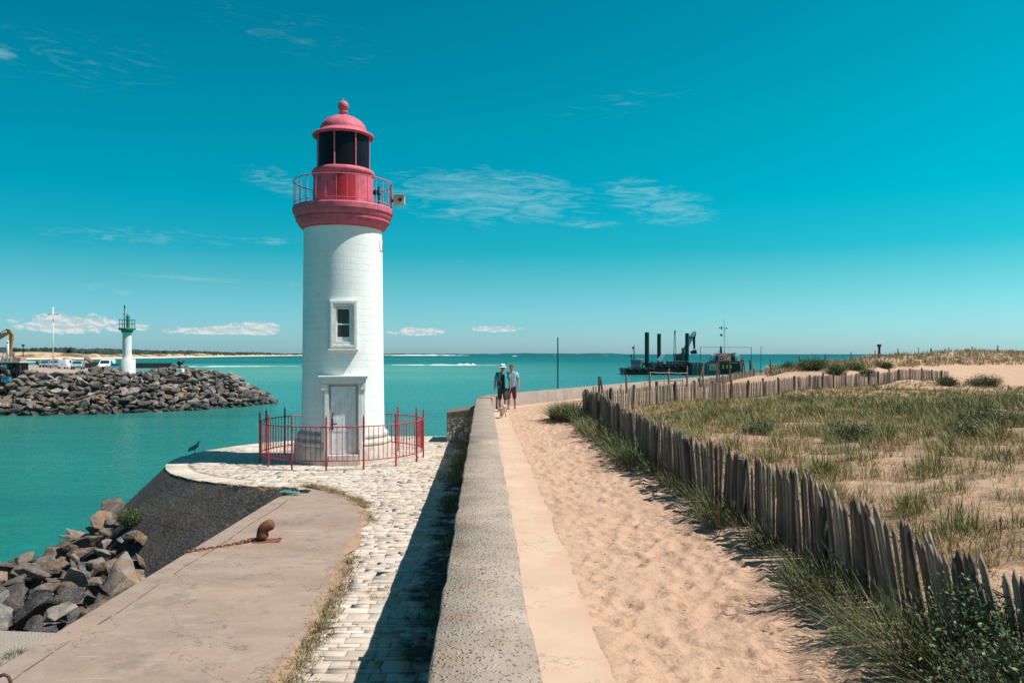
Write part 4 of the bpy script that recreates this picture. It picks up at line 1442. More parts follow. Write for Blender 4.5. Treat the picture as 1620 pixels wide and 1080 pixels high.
# named boulders: the biggest in view get words of their own, the rest a shared one
NAMED = [((40, 905), 'large pale grey boulder with a sloping face at the photo edge above the concrete block', 0), ((160, 905), 'broad boulder with an orange lichen cap in the middle of the heap', 1),
         ((180, 935), 'pale-topped dark block standing over the deep gap beside the quay', 0), ((95, 935), 'big pointed grey and tan boulder leaning above the dark flat one', 1),
         ((80, 985), 'long dark flat boulder directly behind the pebbly concrete block', 0), ((200, 890), 'small orange boulder against the foot of the dark revetment', 1),
         ((215, 905), 'squat orange boulder touching the quay edge', 1), ((70, 845), 'rusty brown boulder on the crest of the heap against the water', 1),
         ((125, 850), 'flat tan boulder on the heap crest below the revetment foot', 1), ((150, 800), 'pale flat boulder nearest the water on the far end of the heap', 0),
         ((185, 790), 'tan slab boulder at the farthest tip of the foreground heap', 1)]
OR_C = [(70, 845), (125, 850), (200, 890), (215, 905), (160, 900), (100, 870), (150, 880)]
used = set()
order = sorted(pts, key=lambda p: p[1])
assign = {}
for (qx, qy), lab, o_ in NAMED:
    best = None
    for i, (x, y, z, s) in enumerate(order):
        if i in used: continue
        px_ = 810 + F * x / y; py_ = 560 - F * z / y
        e = math.hypot(px_ - qx, py_ - qy)
        if best is None or e < best[0]: best = (e, i)
    used.add(best[1]); assign[best[1]] = (lab, o_)
for i, (x, y, z, s) in enumerate(order):
    if i in assign:
        lab, o_ = assign[i]
        s *= 1.12
        grp = None
    else:
        px_ = 810 + F * x / y; py_ = 560 - F * z / y
        near = min(math.hypot(px_ - a, py_ - b) for a, b in OR_C)
        o_ = 1 if near < 34 and rng.random() < 0.75 else (1 if rng.random() < 0.12 else 0)
        lab = 'orange lichened boulder in the heap between quay and water' if o_ else 'dark grey boulder in the heap between quay and water'
        grp = 'boulders heaped beside the quay'
    me = (ROCKS_O if o_ else ROCKS_G)[rng.randrange(9)]
    rock(me, (x, y, z + rng.uniform(-0.22, 0.16)), s, rng, lab, grp or 'boulders heaped beside the quay', 0.8)

# dark core below so that the gaps go down into rubble and not to open water
V = []; fq = []
gx = np.linspace(-16.5, -5.15, 46); gy = np.linspace(7.0, 23, 60)
X, Y = np.meshgrid(gx, gy)
Z = np.array([[heap_z(a, b) - 0.75 for a in gx] for b in gy]) + (fbm(X * 1.3, Y * 1.3, 71, 4) - 0.5) * 1.0
I = np.arange(X.size).reshape(X.shape)
q = np.stack([I[:-1, :-1], I[:-1, 1:], I[1:, 1:], I[1:, :-1]], -1).reshape(-1, 4)
tag(np_obj('rubble_bed', np.stack([X, Y, Z], -1).reshape(-1, 3), [q], M_ROCKG), kind='structure')

# --- the breakwater across the channel
TOE = [(-420, 90), (-150, 91.5), (0, 93.5), (150, 95.5), (300, 102), (380, 109), (432, 117)]   # pixel, depth of the water line


def toe_depth(p): return float(np.interp(p, [a for a, b in TOE], [b for a, b in TOE]))


TIPX, TIPD = 432, 117


def bw_point(p, q):
    """p: photo column along the toe, q: 0 at the water, 1 at the crest, up to 1.6 across the flat top"""
    d0 = toe_depth(p)
    # crest lies up and back from the toe; the round head pulls in at the tip
    head = max(0.0, (p - 338) / 95.0)
    d = d0 + 9.5 * q + (8.0 * max(0, q - 1))
    hf = max(0.0, 1 - head ** 1.5)
    d = d0 + (d - d0) * (0.35 + 0.65 * hf)
    x = (p - 810) / F * d
    z = SEA + min(q, 1.0) * (4.75 + 0.35 * math.sin(p * 0.05)) * hf
    return x, d, z


bw = thing('breakwater', 'long rubble mound breakwater across the channel carrying the green harbour light', 'breakwater', (-50, 110, SEA))
rows_ = [-0.25, 0.0, 0.25, 0.5, 0.75, 1.0, 1.25, 1.8, 2.6]
ps = np.linspace(-420, 426, 150)
V = []
for q in rows_:
    for p in ps:
        x, d, z = bw_point(p, max(q, 0))
        if q < 0: d -= 3; z = SEA - 2.0
        if q > 2.5: z = SEA - 2; d += 3
        V.append((x, d, z - 0.75 - 0.5 * max(0.0, min(1.0, (p - 330) / 40))))
V = np.array(V); n = len(ps)
V[:, 2] += (fbm(V[:, 0] * 0.4, V[:, 1] * 0.4, 33, 3) - 0.5) * 0.8
i = np.arange(n - 1)
fq = np.concatenate([np.stack([k * n + i, k * n + i + 1, (k + 1) * n + i + 1, (k + 1) * n + i], 1) for k in range(len(rows_) - 1)])
core = np_obj('rubble_core', V - np.array([-50, 110, SEA]), [fq], M_ROCKG, bw)

rng = random.Random(9)
cand = []
NR = 10
for k in range(NR):
    q0 = k / (NR - 1) * 1.06
    p = -24 + rng.random() * 10
    while p < 431:
        s = rng.uniform(0.46, 0.86)
        x, d, z = bw_point(p, q0 + rng.uniform(-0.04, 0.04))
        cand.append((p, q0, x, d, z + rng.uniform(-0.2, 0.25), s))
        p += s * rng.uniform(1.25, 1.75) * F / d
top = []
for k in range(150):
    p = rng.uniform(140, 370); q0 = rng.uniform(1.05, 1.75)
    x, d, z = bw_point(p, q0)
    top.append((p, q0, x, d, z + rng.uniform(-0.2, 0.3), rng.uniform(0.4, 0.8)))
# the 290 largest-looking as objects; the small infill between them as one mass
cand.sort(key=lambda c: -c[5])
nb_ = 292 - 8 - len(pts)
single = cand[:nb_ - 20] + top[:20]
rest = cand[nb_ - 20:] + top[20:]
print('rocks', len(pts), len(cand))
for p, q0, x, d, z, s in single:
    low = 0.15 < q0 < 0.45
    o_ = (p < 160 and low and rng.random() < 0.8) or (p < 330 and low and rng.random() < 0.3) or rng.random() < 0.10
    lab = 'orange stained boulder on the far breakwater slope' if o_ else ('boulder on the flat top of the far breakwater' if q0 > 1.08 else 'grey boulder on the far breakwater slope')
    rock((FAR_O if o_ else FAR_G)[rng.randrange(8)], (x, d, z), s, rng, lab, 'boulders of the far breakwater', 0.7)


def joined_rocks(name, lst, meshes, rng):
    Vs = []; Fs = []; b = 0; Rs = []
    data = []
    for me in meshes:
        v = np.empty(len(me.vertices) * 3, np.float32); me.vertices.foreach_get('co', v)
        l = np.empty(len(me.loops), np.int32); me.loops.foreach_get('vertex_index', l)
        data.append((v.reshape(-1, 3), l.reshape(-1, 3)))
    for p, q0, x, d, z, s in lst:
        v, l = data[rng.randrange(len(data))]
        M = Matrix.Rotation(rng.uniform(0, 6.28), 3, 'Z') @ Matrix.Rotation(rng.gauss(0, 0.4), 3, 'X')
        A = np.array(M) @ np.diag([s * rng.uniform(0.95, 1.45), s * rng.uniform(0.8, 1.1), s * rng.uniform(0.75, 1.15)])
        Vs.append(v @ A.T + np.array([x, d, z])); Fs.append(l + b); b += len(v); Rs.append(np.full(len(v), rng.random()))
    o = np_obj(name, np.concatenate(Vs), [np.concatenate(Fs)], M_ROCKG, smooth=True, attrs=dict(rnd=np.concatenate(Rs)))
    o.data.set_sharp_from_angle(angle=R(24))
    return o


if rest:
    def stained(c): return 0.15 < c[1] < 0.45 and (c[0] < 160 and (c[0] * 7.1) % 1 < 0.75 or (c[0] * 3.7) % 1 < 0.22)
    extra = [(p, q0, x + rng.uniform(-1, 1), d + 0.9, z - 0.1, 0.55) for p, q0, x, d, z, s in cand[:160]]
    tag(joined_rocks('breakwater_infill', [c for c in rest if not stained(c)] + extra, FAR_G, rng), 'smaller grey stones between the big boulders of the far breakwater', 'rubble', kind='stuff')
    o = joined_rocks('stained_infill', [c for c in rest if stained(c)], FAR_O, rng)
    o.data.materials.clear(); o.data.materials.append(M_ROCKO)
    tag(o, 'smaller orange stained stones between the big boulders of the far breakwater', 'rubble', kind='stuff')

# paved top of the breakwater where the cars stand
bm = new()
pts_ = [(-110, 109), (-69, 109), (-61, 120), (-66, 131), (-76, 150), (-95, 190), (-160, 190)]
prism(bm, pts_, -9.0, -2.72)
tag(obj('quay_road', bm, simple('pinkish_gravel', (0.36, 0.27, 0.22), 0.95, var=0.2, scale=0.4)), kind='structure')
# ------------------------------------------------------------------ fences
def m_picket(t):
    co = t.coord()
    r = t.attr('rnd')
    n = t.noise(t.mapv(co, (40, 40, 2.5)), 1.0, 5, 0.65); n2 = t.noise(co, 7, 4, 0.6)
    base = t.ramp(r, [(0.0, (0.06, 0.044, 0.036)), (0.4, (0.13, 0.10, 0.082)), (0.75, (0.20, 0.158, 0.13)), (1.0, (0.30, 0.245, 0.205))])
    c = t.mix(t.rng(n, 0.3, 0.7), t.vm('MULTIPLY', base, (0.55, 0.55, 0.55)), t.vm('MULTIPLY', base, (1.3, 1.28, 1.25)))
    c = t.mix(t.m('MULTIPLY', t.rng(n2, 0.58, 0.75), 0.4), c, (0.30, 0.26, 0.22))
    return dict(col=c, normal=t.bump(n, 0.6, 0.006))


M_PICK = mat('weathered_chestnut', m_picket, rough=0.85, spec=0.2)
M_PICK_R = mat('weathered_chestnut_post', lambda t: dict(col=t.mix(t.rng(t.noise(t.mapv(t.coord(), (25, 25, 2)), 1.0, 5, 0.65), 0.3, 0.7), (0.05, 0.04, 0.036), (0.15, 0.12, 0.10)),
                                                        normal=t.bump(t.noise(t.mapv(t.coord(), (30, 30, 2)), 1.0, 5), 0.5, 0.008)), rough=0.85, spec=0.2)
M_WIRE = simple('rusty_wire', (0.07, 0.05, 0.04), 0.6)


def picket_geom(base, top, wdir, w_, th, point=0.07):
    """a split pale: five-cornered outline with a pointed tip; returns verts and quads/tris"""
    base = Vector(base); top = Vector(top)
    up = (top - base); L = up.length; up.normalize()
    wd = Vector(wdir).normalized(); nd = up.cross(wd).normalized()
    bow = random.uniform(-0.018, 0.018)
    lv = []
    for q, k in ((0, 1.0), (0.35, random.uniform(0.9, 1.1)), (0.7, random.uniform(0.85, 1.05)), (1 - point / L, random.uniform(0.8, 1.0))):
        c = base + up * (L * q) + wd * (bow * math.sin(PI * q))
        lv.append([c + wd * (sx * w_ * k / 2) + nd * (sy * th / 2) for sx, sy in ((-1, -1), (1, -1), (1, 1), (-1, 1))])
    tip = base + up * L + wd * random.uniform(-w_ * 0.3, w_ * 0.3)
    tv = [tip + nd * (-th * 0.3), tip + nd * (th * 0.3)]
    V = [v for l in lv for v in l] + tv
    Q = []
    for k in range(3):
        for i in range(4):
            Q.append((4 * k + i, 4 * k + (i + 1) % 4, 4 * k + 4 + (i + 1) % 4, 4 * k + 4 + i))
    b = 12
    T = [(b, b + 1, b + 4), (b + 2, b + 3, b + 5)]
    Q += [(b + 1, b + 2, b + 5, b + 4), (b + 3, b, b + 4, b + 5)]
    return V, Q, T


def paling(name, line, label, cat, height, spacing, nparts=100, lean=0.05, postgap=2.0, posth=1.0, postr=0.05, seed=1, hvar=0.06, gap=0.0, wid=(0.034, 0.062), post_side=0.06, leanout=0.0):
    """chestnut paling along a plan line; line: [(x, y)]. the pales that show largest become parts"""
    random.seed(seed)
    line = [np.array(p, float) for p in line]
    cum = [0.0]
    for a, b in zip(line[:-1], line[1:]): cum.append(cum[-1] + np.hypot(*(b - a)))
    A = np.array(line)

    def at(s): return np.array([np.interp(s, cum, A[:, 0]), np.interp(s, cum, A[:, 1])])

    def ht(s): return height(s) if callable(height) else height
    x0, y0 = at(0)
    root = thing(name, label, cat, (x0, y0, ground_z(x0, y0)))
    O = Vector((x0, y0, ground_z(x0, y0)))
    pales = []
    s = 0.02
    lr = 0.0
    while s < cum[-1]:
        p = at(s); d = at(s + 0.1) - at(max(0, s - 0.1)); d /= np.hypot(*d)
        g = ground_z(*p)
        lr = 0.85 * lr + random.gauss(0, lean * 0.35)
        sway = 0.05 * math.sin(s * 0.9) + 0.03 * math.sin(s * 2.3 + 1)
        nrm = np.array([-d[1], d[0]])
        h = ht(s) + random.uniform(-hvar, hvar)
        ln = lr + random.gauss(0, lean * 0.4)
        if leanout: sway += leanout * max(0.0, 1 - s / 7.0)
        b = Vector((p[0] + nrm[0] * sway * 0.2, p[1] + nrm[1] * sway * 0.2, g - 0.12))
        t = Vector((p[0] + nrm[0] * sway + d[0] * ln, p[1] + nrm[1] * sway + d[1] * ln, g + h))
        pales.append((s, b - O, t - O, (d[0], d[1], 0), random.uniform(*wid), random.uniform(0.014, 0.024), random.random(), Vector((p[0], p[1], g)).length))
        s += spacing * random.uniform(0.72, 1.35)
        if gap and random.random() < gap: s += spacing
    pales.sort(key=lambda q: q[7])
    V = []; Q = []; T = []; rn = []
    for k, (s_, b, t, wd, w_, th, r, dist) in enumerate(pales):
        v, q, tr = picket_geom(b, t, wd, w_, th)
        if k < nparts:
            o = np_obj('pale', v, [np.array(q), np.array(tr)], M_PICK, root, attrs=dict(rnd=[r] * len(v)))
        else:
            n0 = len(V)
            V += v; Q += [tuple(i + n0 for i in f) for f in q]; T += [tuple(i + n0 for i in f) for f in tr]; rn += [r] * len(v)
    if V:
        tag(np_obj('distant_pales', V, [np.array(Q), np.array(T)], M_PICK, root, attrs=dict(rnd=rn)), kind='stuff')
    # two pairs of twisted wires
    for f in (0.28, 0.76):
        bm = new()
        for k in (-1, 1):
            pts = []
            s = 0.0
            while s < cum[-1]:
                p = at(s); d = at(s + 0.1) - at(max(0, s - 0.1)); d /= np.hypot(*d)
                nrm = np.array([-d[1], d[0]])
                wv = 0.014 * math.cos(s / spacing * PI) * k + (0.05 * math.sin(s * 0.9) + 0.03 * math.sin(s * 2.3 + 1)) * f
                pts.append(Vector((p[0] + nrm[0] * wv, p[1] + nrm[1] * wv, ground_z(*p) + ht(s) * f)) - O)
                s += max(spacing, 0.12) * (1 if cum[-1] < 30 else 2.5)
            tube(bm, pts, 0.0042, 4, cap=False)
        obj('wire', bm, M_WIRE, root)
    s = 0.06
    while s < cum[-1]:
        p = at(s); d = at(s + 0.1) - at(max(0, s - 0.1)); d /= np.hypot(*d)
        nrm = np.array([-d[1], d[0]]) * post_side
        g = ground_z(*p)
        bm = new()
        h = (posth(s) if callable(posth) else posth) + random.uniform(-0.05, 0.05)
        r = postr * random.uniform(0.9, 1.15)
        lx, ly = random.gauss(0, 0.03), random.gauss(0, 0.03)
        b = Vector((p[0] + nrm[0], p[1] + nrm[1], g - 0.2)) - O
        tube(bm, [b, b + Vector((lx * 0.5, ly * 0.5, h * 0.5 + 0.2)), b + Vector((lx, ly, h + 0.17)), b + Vector((lx, ly, h + 0.2))], [r, r * 0.98, r * 0.95, r * 0.82], 10)
        obj('post', bm, M_PICK_R, root, smooth=True, sharp=40)
        s += postgap * random.uniform(0.9, 1.12)
    return root


FA = [(3.12 - 0.037 * y + (0.10 * math.sin(y * 0.35)) * (1 if y > 5 else 0), y) for y in np.arange(2.9, 24.7, 0.4)]
paling('picket_fence', FA, 'long weathered chestnut picket fence leaning along the right edge of the sand path', 'fence', lambda s: 0.80 + 0.13 * float(np.interp(s, [7, 19], [0, 1])) - 0.03 * math.sin(s * 0.6), 0.062, 100, 0.085, 2.05,
       posth=lambda s: 0.60 if s < 5.2 else 0.82 + 0.13 * float(np.interp(s, [7, 19], [0, 1])), seed=4, hvar=0.075, wid=(0.036, 0.062), leanout=0.20)
fb_px = [(926, 24.6), (985, 27.6), (1060, 31.5), (1120, 35.0), (1180, 38.8), (1250, 43.5), (1313, 48.5), (1370, 53.5), (1430, 59.0), (1500, 65.0)]
FB = [((p - 810) / F * d, d) for p, d in fb_px]
paling('picket_fence', FB, 'chestnut picket fence turning away to the right across the grassy dune', 'fence', 0.86, 0.115, 100, 0.05, 2.1, posth=0.95, postr=0.06, seed=8, hvar=0.05, wid=(0.04, 0.066), gap=0.03, post_side=0.0)
FCp = [(1108, 50.5), (1125, 52.5), (1150, 56.5), (1166, 60.0), (1195, 63.5), (1225, 66.0)]
FCL = [((p - 810) / F * d, d) for p, d in FCp]
paling('picket_fence', FCL, 'low half-buried picket fence beside the far sand trail near the danger sign', 'fence', 0.55, 0.15, 100, 0.05, 3.0, posth=0.6, seed=12, wid=(0.05, 0.08))


# ------------------------------------------------------------------ grass
def m_blade(stops, tipk=0.6):
    def fn(t):
        r = t.attr('rnd'); h = t.attr('hgt')
        c = t.ramp(r, stops)
        c = t.mix(t.m('MULTIPLY', t.rng(h, 0.75, 1.0), tipk), c, (0.34, 0.28, 0.15))
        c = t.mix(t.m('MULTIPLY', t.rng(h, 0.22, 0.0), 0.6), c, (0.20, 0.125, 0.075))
        return dict(col=c)
    return mat('grass_blades', fn, rough=0.6, spec=0.25)


M_MARRAM = m_blade([(0.0, (0.07, 0.092, 0.030)), (0.30, (0.15, 0.165, 0.046)), (0.52, (0.215, 0.195, 0.068)), (0.75, (0.37, 0.265, 0.105)), (1.0, (0.42, 0.29, 0.18))])
M_DRY = m_blade([(0.0, (0.17, 0.15, 0.07)), (0.5, (0.33, 0.265, 0.14)), (1.0, (0.46, 0.37, 0.22))])
M_LUSH = m_blade([(0.0, (0.045, 0.062, 0.026)), (0.42, (0.10, 0.12, 0.045)), (0.72, (0.20, 0.185, 0.07)), (1.0, (0.38, 0.30, 0.16))], 0.4)


def blades(base, ang, length, lean, width, rnd, droop=0.5):
    """numpy fan of curved blades; every argument is an array over blades. four levels, the tip a point"""
    n = len(length)
    ca, sa = np.cos(ang), np.sin(ang)
    lv = np.array([0.0, 0.38, 0.72, 1.0])
    V = np.zeros((n, 7, 3)); H = np.zeros((n, 7))
    px_ = np.stack([-sa, ca], 1)
    for k, q in enumerate(lv):
        out = length * (np.sin(lean) * q + droop * np.sin(lean) * q * q * 0.8)
        up = length * (np.cos(lean) * q - droop * np.sin(lean) ** 1.0 * q * q * 0.55)
        c = base + np.stack([ca * out, sa * out, up], 1)
        wk = width * (1.0, 0.9, 0.6, 0)[k] * 0.5
        if k < 3:
            for s, i in ((-1, 2 * k), (1, 2 * k + 1)):
                V[:, i] = c; V[:, i, 0] += px_[:, 0] * wk * s; V[:, i, 1] += px_[:, 1] * wk * s; H[:, i] = q
        else:
            V[:, 6] = c; H[:, 6] = 1
    o = np.arange(n)[:, None] * 7
    Q = np.concatenate([o + np.array([[0, 1, 3, 2]]), o + np.array([[2, 3, 5, 4]])])
    T = o + np.array([[4, 5, 6]])
    return V.reshape(-1, 3), Q, T, np.repeat(rnd, 7), H.ravel()


class Grass:
    def __init__(s): s.V = []; s.Q = []; s.T = []; s.r = []; s.h = []; s.n = 0

    def add(s, *a, **k):
        V, Q, T, r, h = blades(*a, **k)
        s.V.append(V); s.Q.append(Q + s.n); s.T.append(T + s.n); s.r.append(r); s.h.append(h); s.n += len(V)

    def build(s, name, m, parent=None):
        return np_obj(name, np.concatenate(s.V), [np.concatenate(s.Q), np.concatenate(s.T)], m, parent, attrs=dict(rnd=np.concatenate(s.r), hgt=np.concatenate(s.h)))


def tufts(G, X, Y, Z, nb, ln, wd, spread, tone, rng, lean=(0.1, 0.75), droop=0.5, wind=None):
    """tufts at X, Y, Z with nb blades each"""
    N = len(X)
    if N == 0: return
    i = np.repeat(np.arange(N), nb)
    M = len(i)
    a = rng.uniform(0, 2 * PI, M); rr_ = spread[i] * np.sqrt(rng.random(M))
    base = np.stack([X[i] + rr_ * np.cos(a), Y[i] + rr_ * np.sin(a), Z[i] - 0.02], 1)
    le = rng.uniform(*lean, M)
    L = ln[i] * rng.uniform(0.5, 1.1, M)
    ang = a + rng.normal(0, 0.6, M)
    if wind is not None:
        pick = rng.random(M) < 0.4
        ang = np.where(pick, wind + rng.normal(0, 0.8, M), ang)
    t = np.clip(tone[i] + rng.normal(0, 0.16, M), 0, 1)
    G.add(base, ang, L, le, wd[i] * rng.uniform(0.7, 1.2, M), t, droop=droop)


rng = np.random.default_rng(77)


def fence_side(X, Y):
    """positive inside the dune enclosure (right of the near fence, near side of the far one)"""
    la = X - (3.12 - 0.037 * Y)
    fx = np.array([p[0] for p in FB]); fy = np.array([p[1] for p in FB])
    yb = np.interp(X, fx, fy, left=24.6, right=200)
    yb = np.where(X > fx[-1], fy[-1] + (X - fx[-1]) * 0.25, yb)
    return la, yb - Y


def scatter(n, d0, d1, p0, p1):
    d = d0 * (d1 / d0) ** rng.random(n)
    px_ = rng.uniform(p0, p1, n)
    return (px_ - 810) / F * d, d


def dune_grass():
    G = Grass()
    # --- enclosure
    for d0, d1, n, nb, wk in ((5.5, 11, 3600, 13, 0.0055), (11, 20, 7500, 10, 0.008), (20, 36, 14000, 8, 0.013), (36, 64, 8000, 6, 0.025)):
        X, Y = scatter(n, d0, d1, 900, 1720)
        la, lb = fence_side(X, Y)
        pxx = 810 + F * X / Y
        z = base_height(X, Y)
        pyy = 560 - F * z / Y
        cl = fbm(X * 0.42, Y * 0.42, 51, 3); fine = fbm(X * 1.5, Y * 1.5, 55, 3)
        band = sstep(712, 672, pyy + (cl - 0.5) * 90) * sstep(1000, 1120, pxx)       # the thick belt before the far fence
        dens = np.clip(band * (0.35 + 1.1 * sstep(0.38, 0.6, 0.5 * cl + 0.5 * fine)) + sstep(0.43, 0.62, cl * 0.5 + fine * 0.5) * 0.62 * (0.35 + 0.65 * sstep(0.38, 0.55, fine)) + 0.10, 0, 1)
        near_f = sstep(1.4, 0.2, la) * 0.35
        keep = (la > 0.25) & (lb > 0.1) & (rng.random(n) < np.maximum(dens, near_f))
        X, Y, z, cl, fine, band = (q[keep] for q in (X, Y, z, cl, fine, band))
        h = 0.10 + 0.62 * rng.random(len(X)) * fine ** 1.5 + 0.05 * band
        tone = np.clip(0.40 + 1.1 * (fbm(X * 0.3, Y * 0.3, 58, 3) - 0.5) + 1.0 * (fbm(X * 1.3, Y * 1.3, 59, 2) - 0.5) + rng.normal(0, 0.15, len(X)) + 0.20 * (1 - band), 0, 1)
        hz = (fbm(X * 0.55, Y * 0.55, 21, 4) - 0.5) * 0.24 * sstep(0.25, 1.9, la[keep])
        tufts(G, X, Y, z + hz, nb, h, np.full(len(X), wk) * (0.8 + 0.5 * rng.random(len(X))), 0.05 + 0.13 * rng.random(len(X)), tone, rng, (0.08, 0.85), 0.45)
    o = G.build('dune_grass', M_MARRAM)
    tag(o, 'green and tawny marram grass spread over the fenced dune', 'grass', kind='stuff')
    # --- pale grass on the crest beyond the trail
    G = Grass()
    X, Y = scatter(9000, 60, 98, 1215, 1720)
    z = base_height(X, Y)
    pyy = 560 - F * z / Y; pxx = 810 + F * X / Y
    cr = np.interp(pxx, [1215, 1300, 1380, 1450, 1560, 1720], [592, 586, 583, 580, 577, 576])
    keep = (pyy < cr + 7 * (fbm(X * 0.2, Y * 0.2, 5, 3) - 0.5)) & (rng.random(len(X)) < 0.9)
    X, Y, z = X[keep], Y[keep], z[keep]
    hz = (fbm(X * 0.55, Y * 0.55, 21, 4) - 0.5) * 0.24
    tufts(G, X, Y, z + hz, 7, np.full(len(X), 0.50), np.full(len(X), 0.045), np.full(len(X), 0.35), np.clip(rng.normal(0.5, 0.25, len(X)), 0, 1), rng, (0.1, 0.8), 0.4)
    X, Y = scatter(900, 62, 80, 1215, 1340)
    z = base_height(X, Y); keep = rng.random(len(X)) < 0.5
    tufts(G, X[keep], Y[keep], z[keep], 7, np.full(keep.sum(), 0.4), np.full(keep.sum(), 0.04), np.full(keep.sum(), 0.3), np.clip(rng.normal(0.3, 0.25, keep.sum()), 0, 1), rng)
    tag(G.build('crest_grass', M_DRY), 'straw-coloured grass on the dune crest beyond the sand trail', 'grass', kind='stuff')


dune_grass()


# --- clumps at the foot of the near fence, each a plant of its own
def clump(x, y, n, ln, spread, tone, m, label, seed, lean=(0.15, 1.0), wd=0.0065, droop=0.55, group='grass clumps along the picket fence', wind=PI * 0.95):
    r = np.random.default_rng(seed)
    g = ground_z(x, y)
    G = Grass()
    tufts(G, np.array([0.0]), np.array([0.0]), np.array([0.0]), n, np.array([ln]), np.array([wd]), np.array([spread]), np.array([tone]), r, lean, droop, wind)
    o = G.build('grass_clump', m)
    o.location = (x, y, g)
    return tag(o, label, 'grass clump', group)


def fx_at(y): return 3.12 - 0.037 * y


k = 0
for y, n, ln, sp, tone, lab in (
        (3.35, 520, 0.55, 0.30, 0.25, 'dense dark grass clump in the bottom right corner before the fence'),
        (3.95, 620, 0.66, 0.34, 0.45, 'arching pale-tipped grass clump spilling over the sand at the lower right'),
        (4.7, 640, 0.78, 0.34, 0.35, 'tallest arching grass clump against the fence beside the leafy shrub'),
        (5.5, 420, 0.52, 0.32, 0.4, 'grass clump at the fence foot just beyond the tallest one'),
        (6.4, 460, 0.55, 0.34, 0.35, 'broad dark green clump under the doubled pickets')):
    clump(fx_at(y) - 0.22, y, n, ln, sp, tone, M_LUSH, lab, 500 + k); k += 1
y = 7.1
rr = random.Random(31)
while y < 24.6:
    s = rr.uniform(0.8, 1.25)
    clump(fx_at(y) - rr.uniform(0.05, 0.30), y, int(300 * s) if y < 14 else int(230 * s), 0.50 * s, 0.30 * s, rr.uniform(0.15, 0.6), M_LUSH,
          'green grass clump along the path side of the picket fence', 500 + k, wd=0.008 if y < 14 else 0.013); k += 1
    y += rr.uniform(0.55, 1.25)
for q, (x_, y_, lab) in enumerate(((fx_at(24.9) - 0.5, 25.0, 'yellow-green bushy clump at the fence corner by the path bend'), (fx_at(24.0) - 0.35, 24.0, 'rounded green clump just before the fence corner'),
                                   (fx_at(24.7) - 0.15, 24.9, 'upright green clump hugging the fence corner post'))):
    clump(x_, y_, 650, 0.75, 0.45, 0.35, M_LUSH, lab, 700 + q, wd=0.016)

# --- the larger tussocks that stand apart on the fenced dune
rt = random.Random(64)
tus = []
while len(tus) < 34:
    q = (rt.uniform(1040, 1610), rt.uniform(668, 850))
    p = ground_at(*q)
    if p.x < 3.75 - 0.037 * p.y or any((p - t_).length < 0.75 for t_ in tus): continue
    tus.append(p)
for i, p in enumerate(tus):
    far = p.y > 14
    clump(p.x, p.y, 110 if far else 130, rt.uniform(0.34, 0.56), rt.uniform(0.13, 0.24), rt.uniform(0.1, 0.5), M_MARRAM, 'tussock of marram grass standing apart on the open sand of the fenced dune', 1500 + i,
          lean=(0.05, 0.75), wd=0.011 if far else 0.008, droop=0.4, group='tussocks on the fenced dune', wind=PI * 0.8)
# --- weeds on the paving: a ragged seam of dry grass round the concrete, and dark growth at the wall foot
M_SEAM = m_blade([(0.0, (0.07, 0.085, 0.035)), (0.4, (0.17, 0.125, 0.06)), (0.7, (0.33, 0.23, 0.12)), (1.0, (0.46, 0.33, 0.19))])
G = Grass()
seam = [p for p in SLAB if p[1] > 1.5 and p[0] > -4.3][::-1]
seam = [(-2.3, 6.5)] + [p for p in seam if p[1] > 7.4] + [(-4.55, 18.15), (-5.0, 18.6)]
A = np.array(seam)
cum = np.concatenate([[0], np.cumsum(np.hypot(*np.diff(A, axis=0).T))])
s = np.sort(rng.random(3300) * cum[-1])
wob = fbm(s * 1.3, s * 0, 12, 4)
keep = wob > 0.40
s = s[keep]
nn = 300
s2 = np.linspace(0, cum[-1], nn)
bxs, bys = np.interp(s2, cum, A[:, 0]), np.interp(s2, cum, A[:, 1])
tx, ty = np.gradient(bxs), np.gradient(bys)
tl_ = np.hypot(tx, ty); ox, oy = -ty / tl_, tx / tl_
sgn = np.where(ox * (bxs + 3.6) + oy * (bys - 12) > 0, 1, -1)
w1 = 0.01 + 0.30 * np.clip(fbm(s2 * 1.6, s2 * 0, 19, 4) - 0.30, 0, 1)
V = np.concatenate([np.c_[bxs - ox * sgn * 0.05, bys - oy * sgn * 0.05, np.full(nn, -3.1605)], np.c_[bxs + ox * sgn * w1, bys + oy * sgn * w1, np.full(nn, TER + 0.016)]])
i = np.arange(nn - 1)
tag(np_obj('seam_soil', V, [np.stack([i, i + 1, i + nn + 1, i + nn], 1)], mat('sandy_soil', lambda t: dict(col=t.mix(t.noise(t.coord(), 8, 5, 0.7), (0.17, 0.10, 0.06), (0.48, 0.32, 0.21)), normal=t.bump(t.noise(t.coord(), 60, 4), 0.6, 0.01)), rough=1)), kind='structure')
X = np.interp(s, cum, A[:, 0]) + rng.normal(0.0, 0.085, len(s)) + 0.08 * np.sign(np.interp(s, cum, A[:, 0]) + 3.9) * (np.interp(s, cum, A[:, 1]) < 17.0); Y = np.interp(s, cum, A[:, 1]) + rng.normal(0, 0.08, len(s)) + 0.08 * (np.interp(s, cum, A[:, 1]) > 15.0)
tufts(G, X, Y, np.full(len(s), TER - 0.01), 12, 0.05 + 0.13 * rng.random(len(s)) * wob[keep] * 1.6, np.full(len(s), 0.009), np.full(len(s), 0.07), np.clip(rng.normal(0.46, 0.24, len(s)), 0, 1), rng, (0.3, 1.35), 0.5)
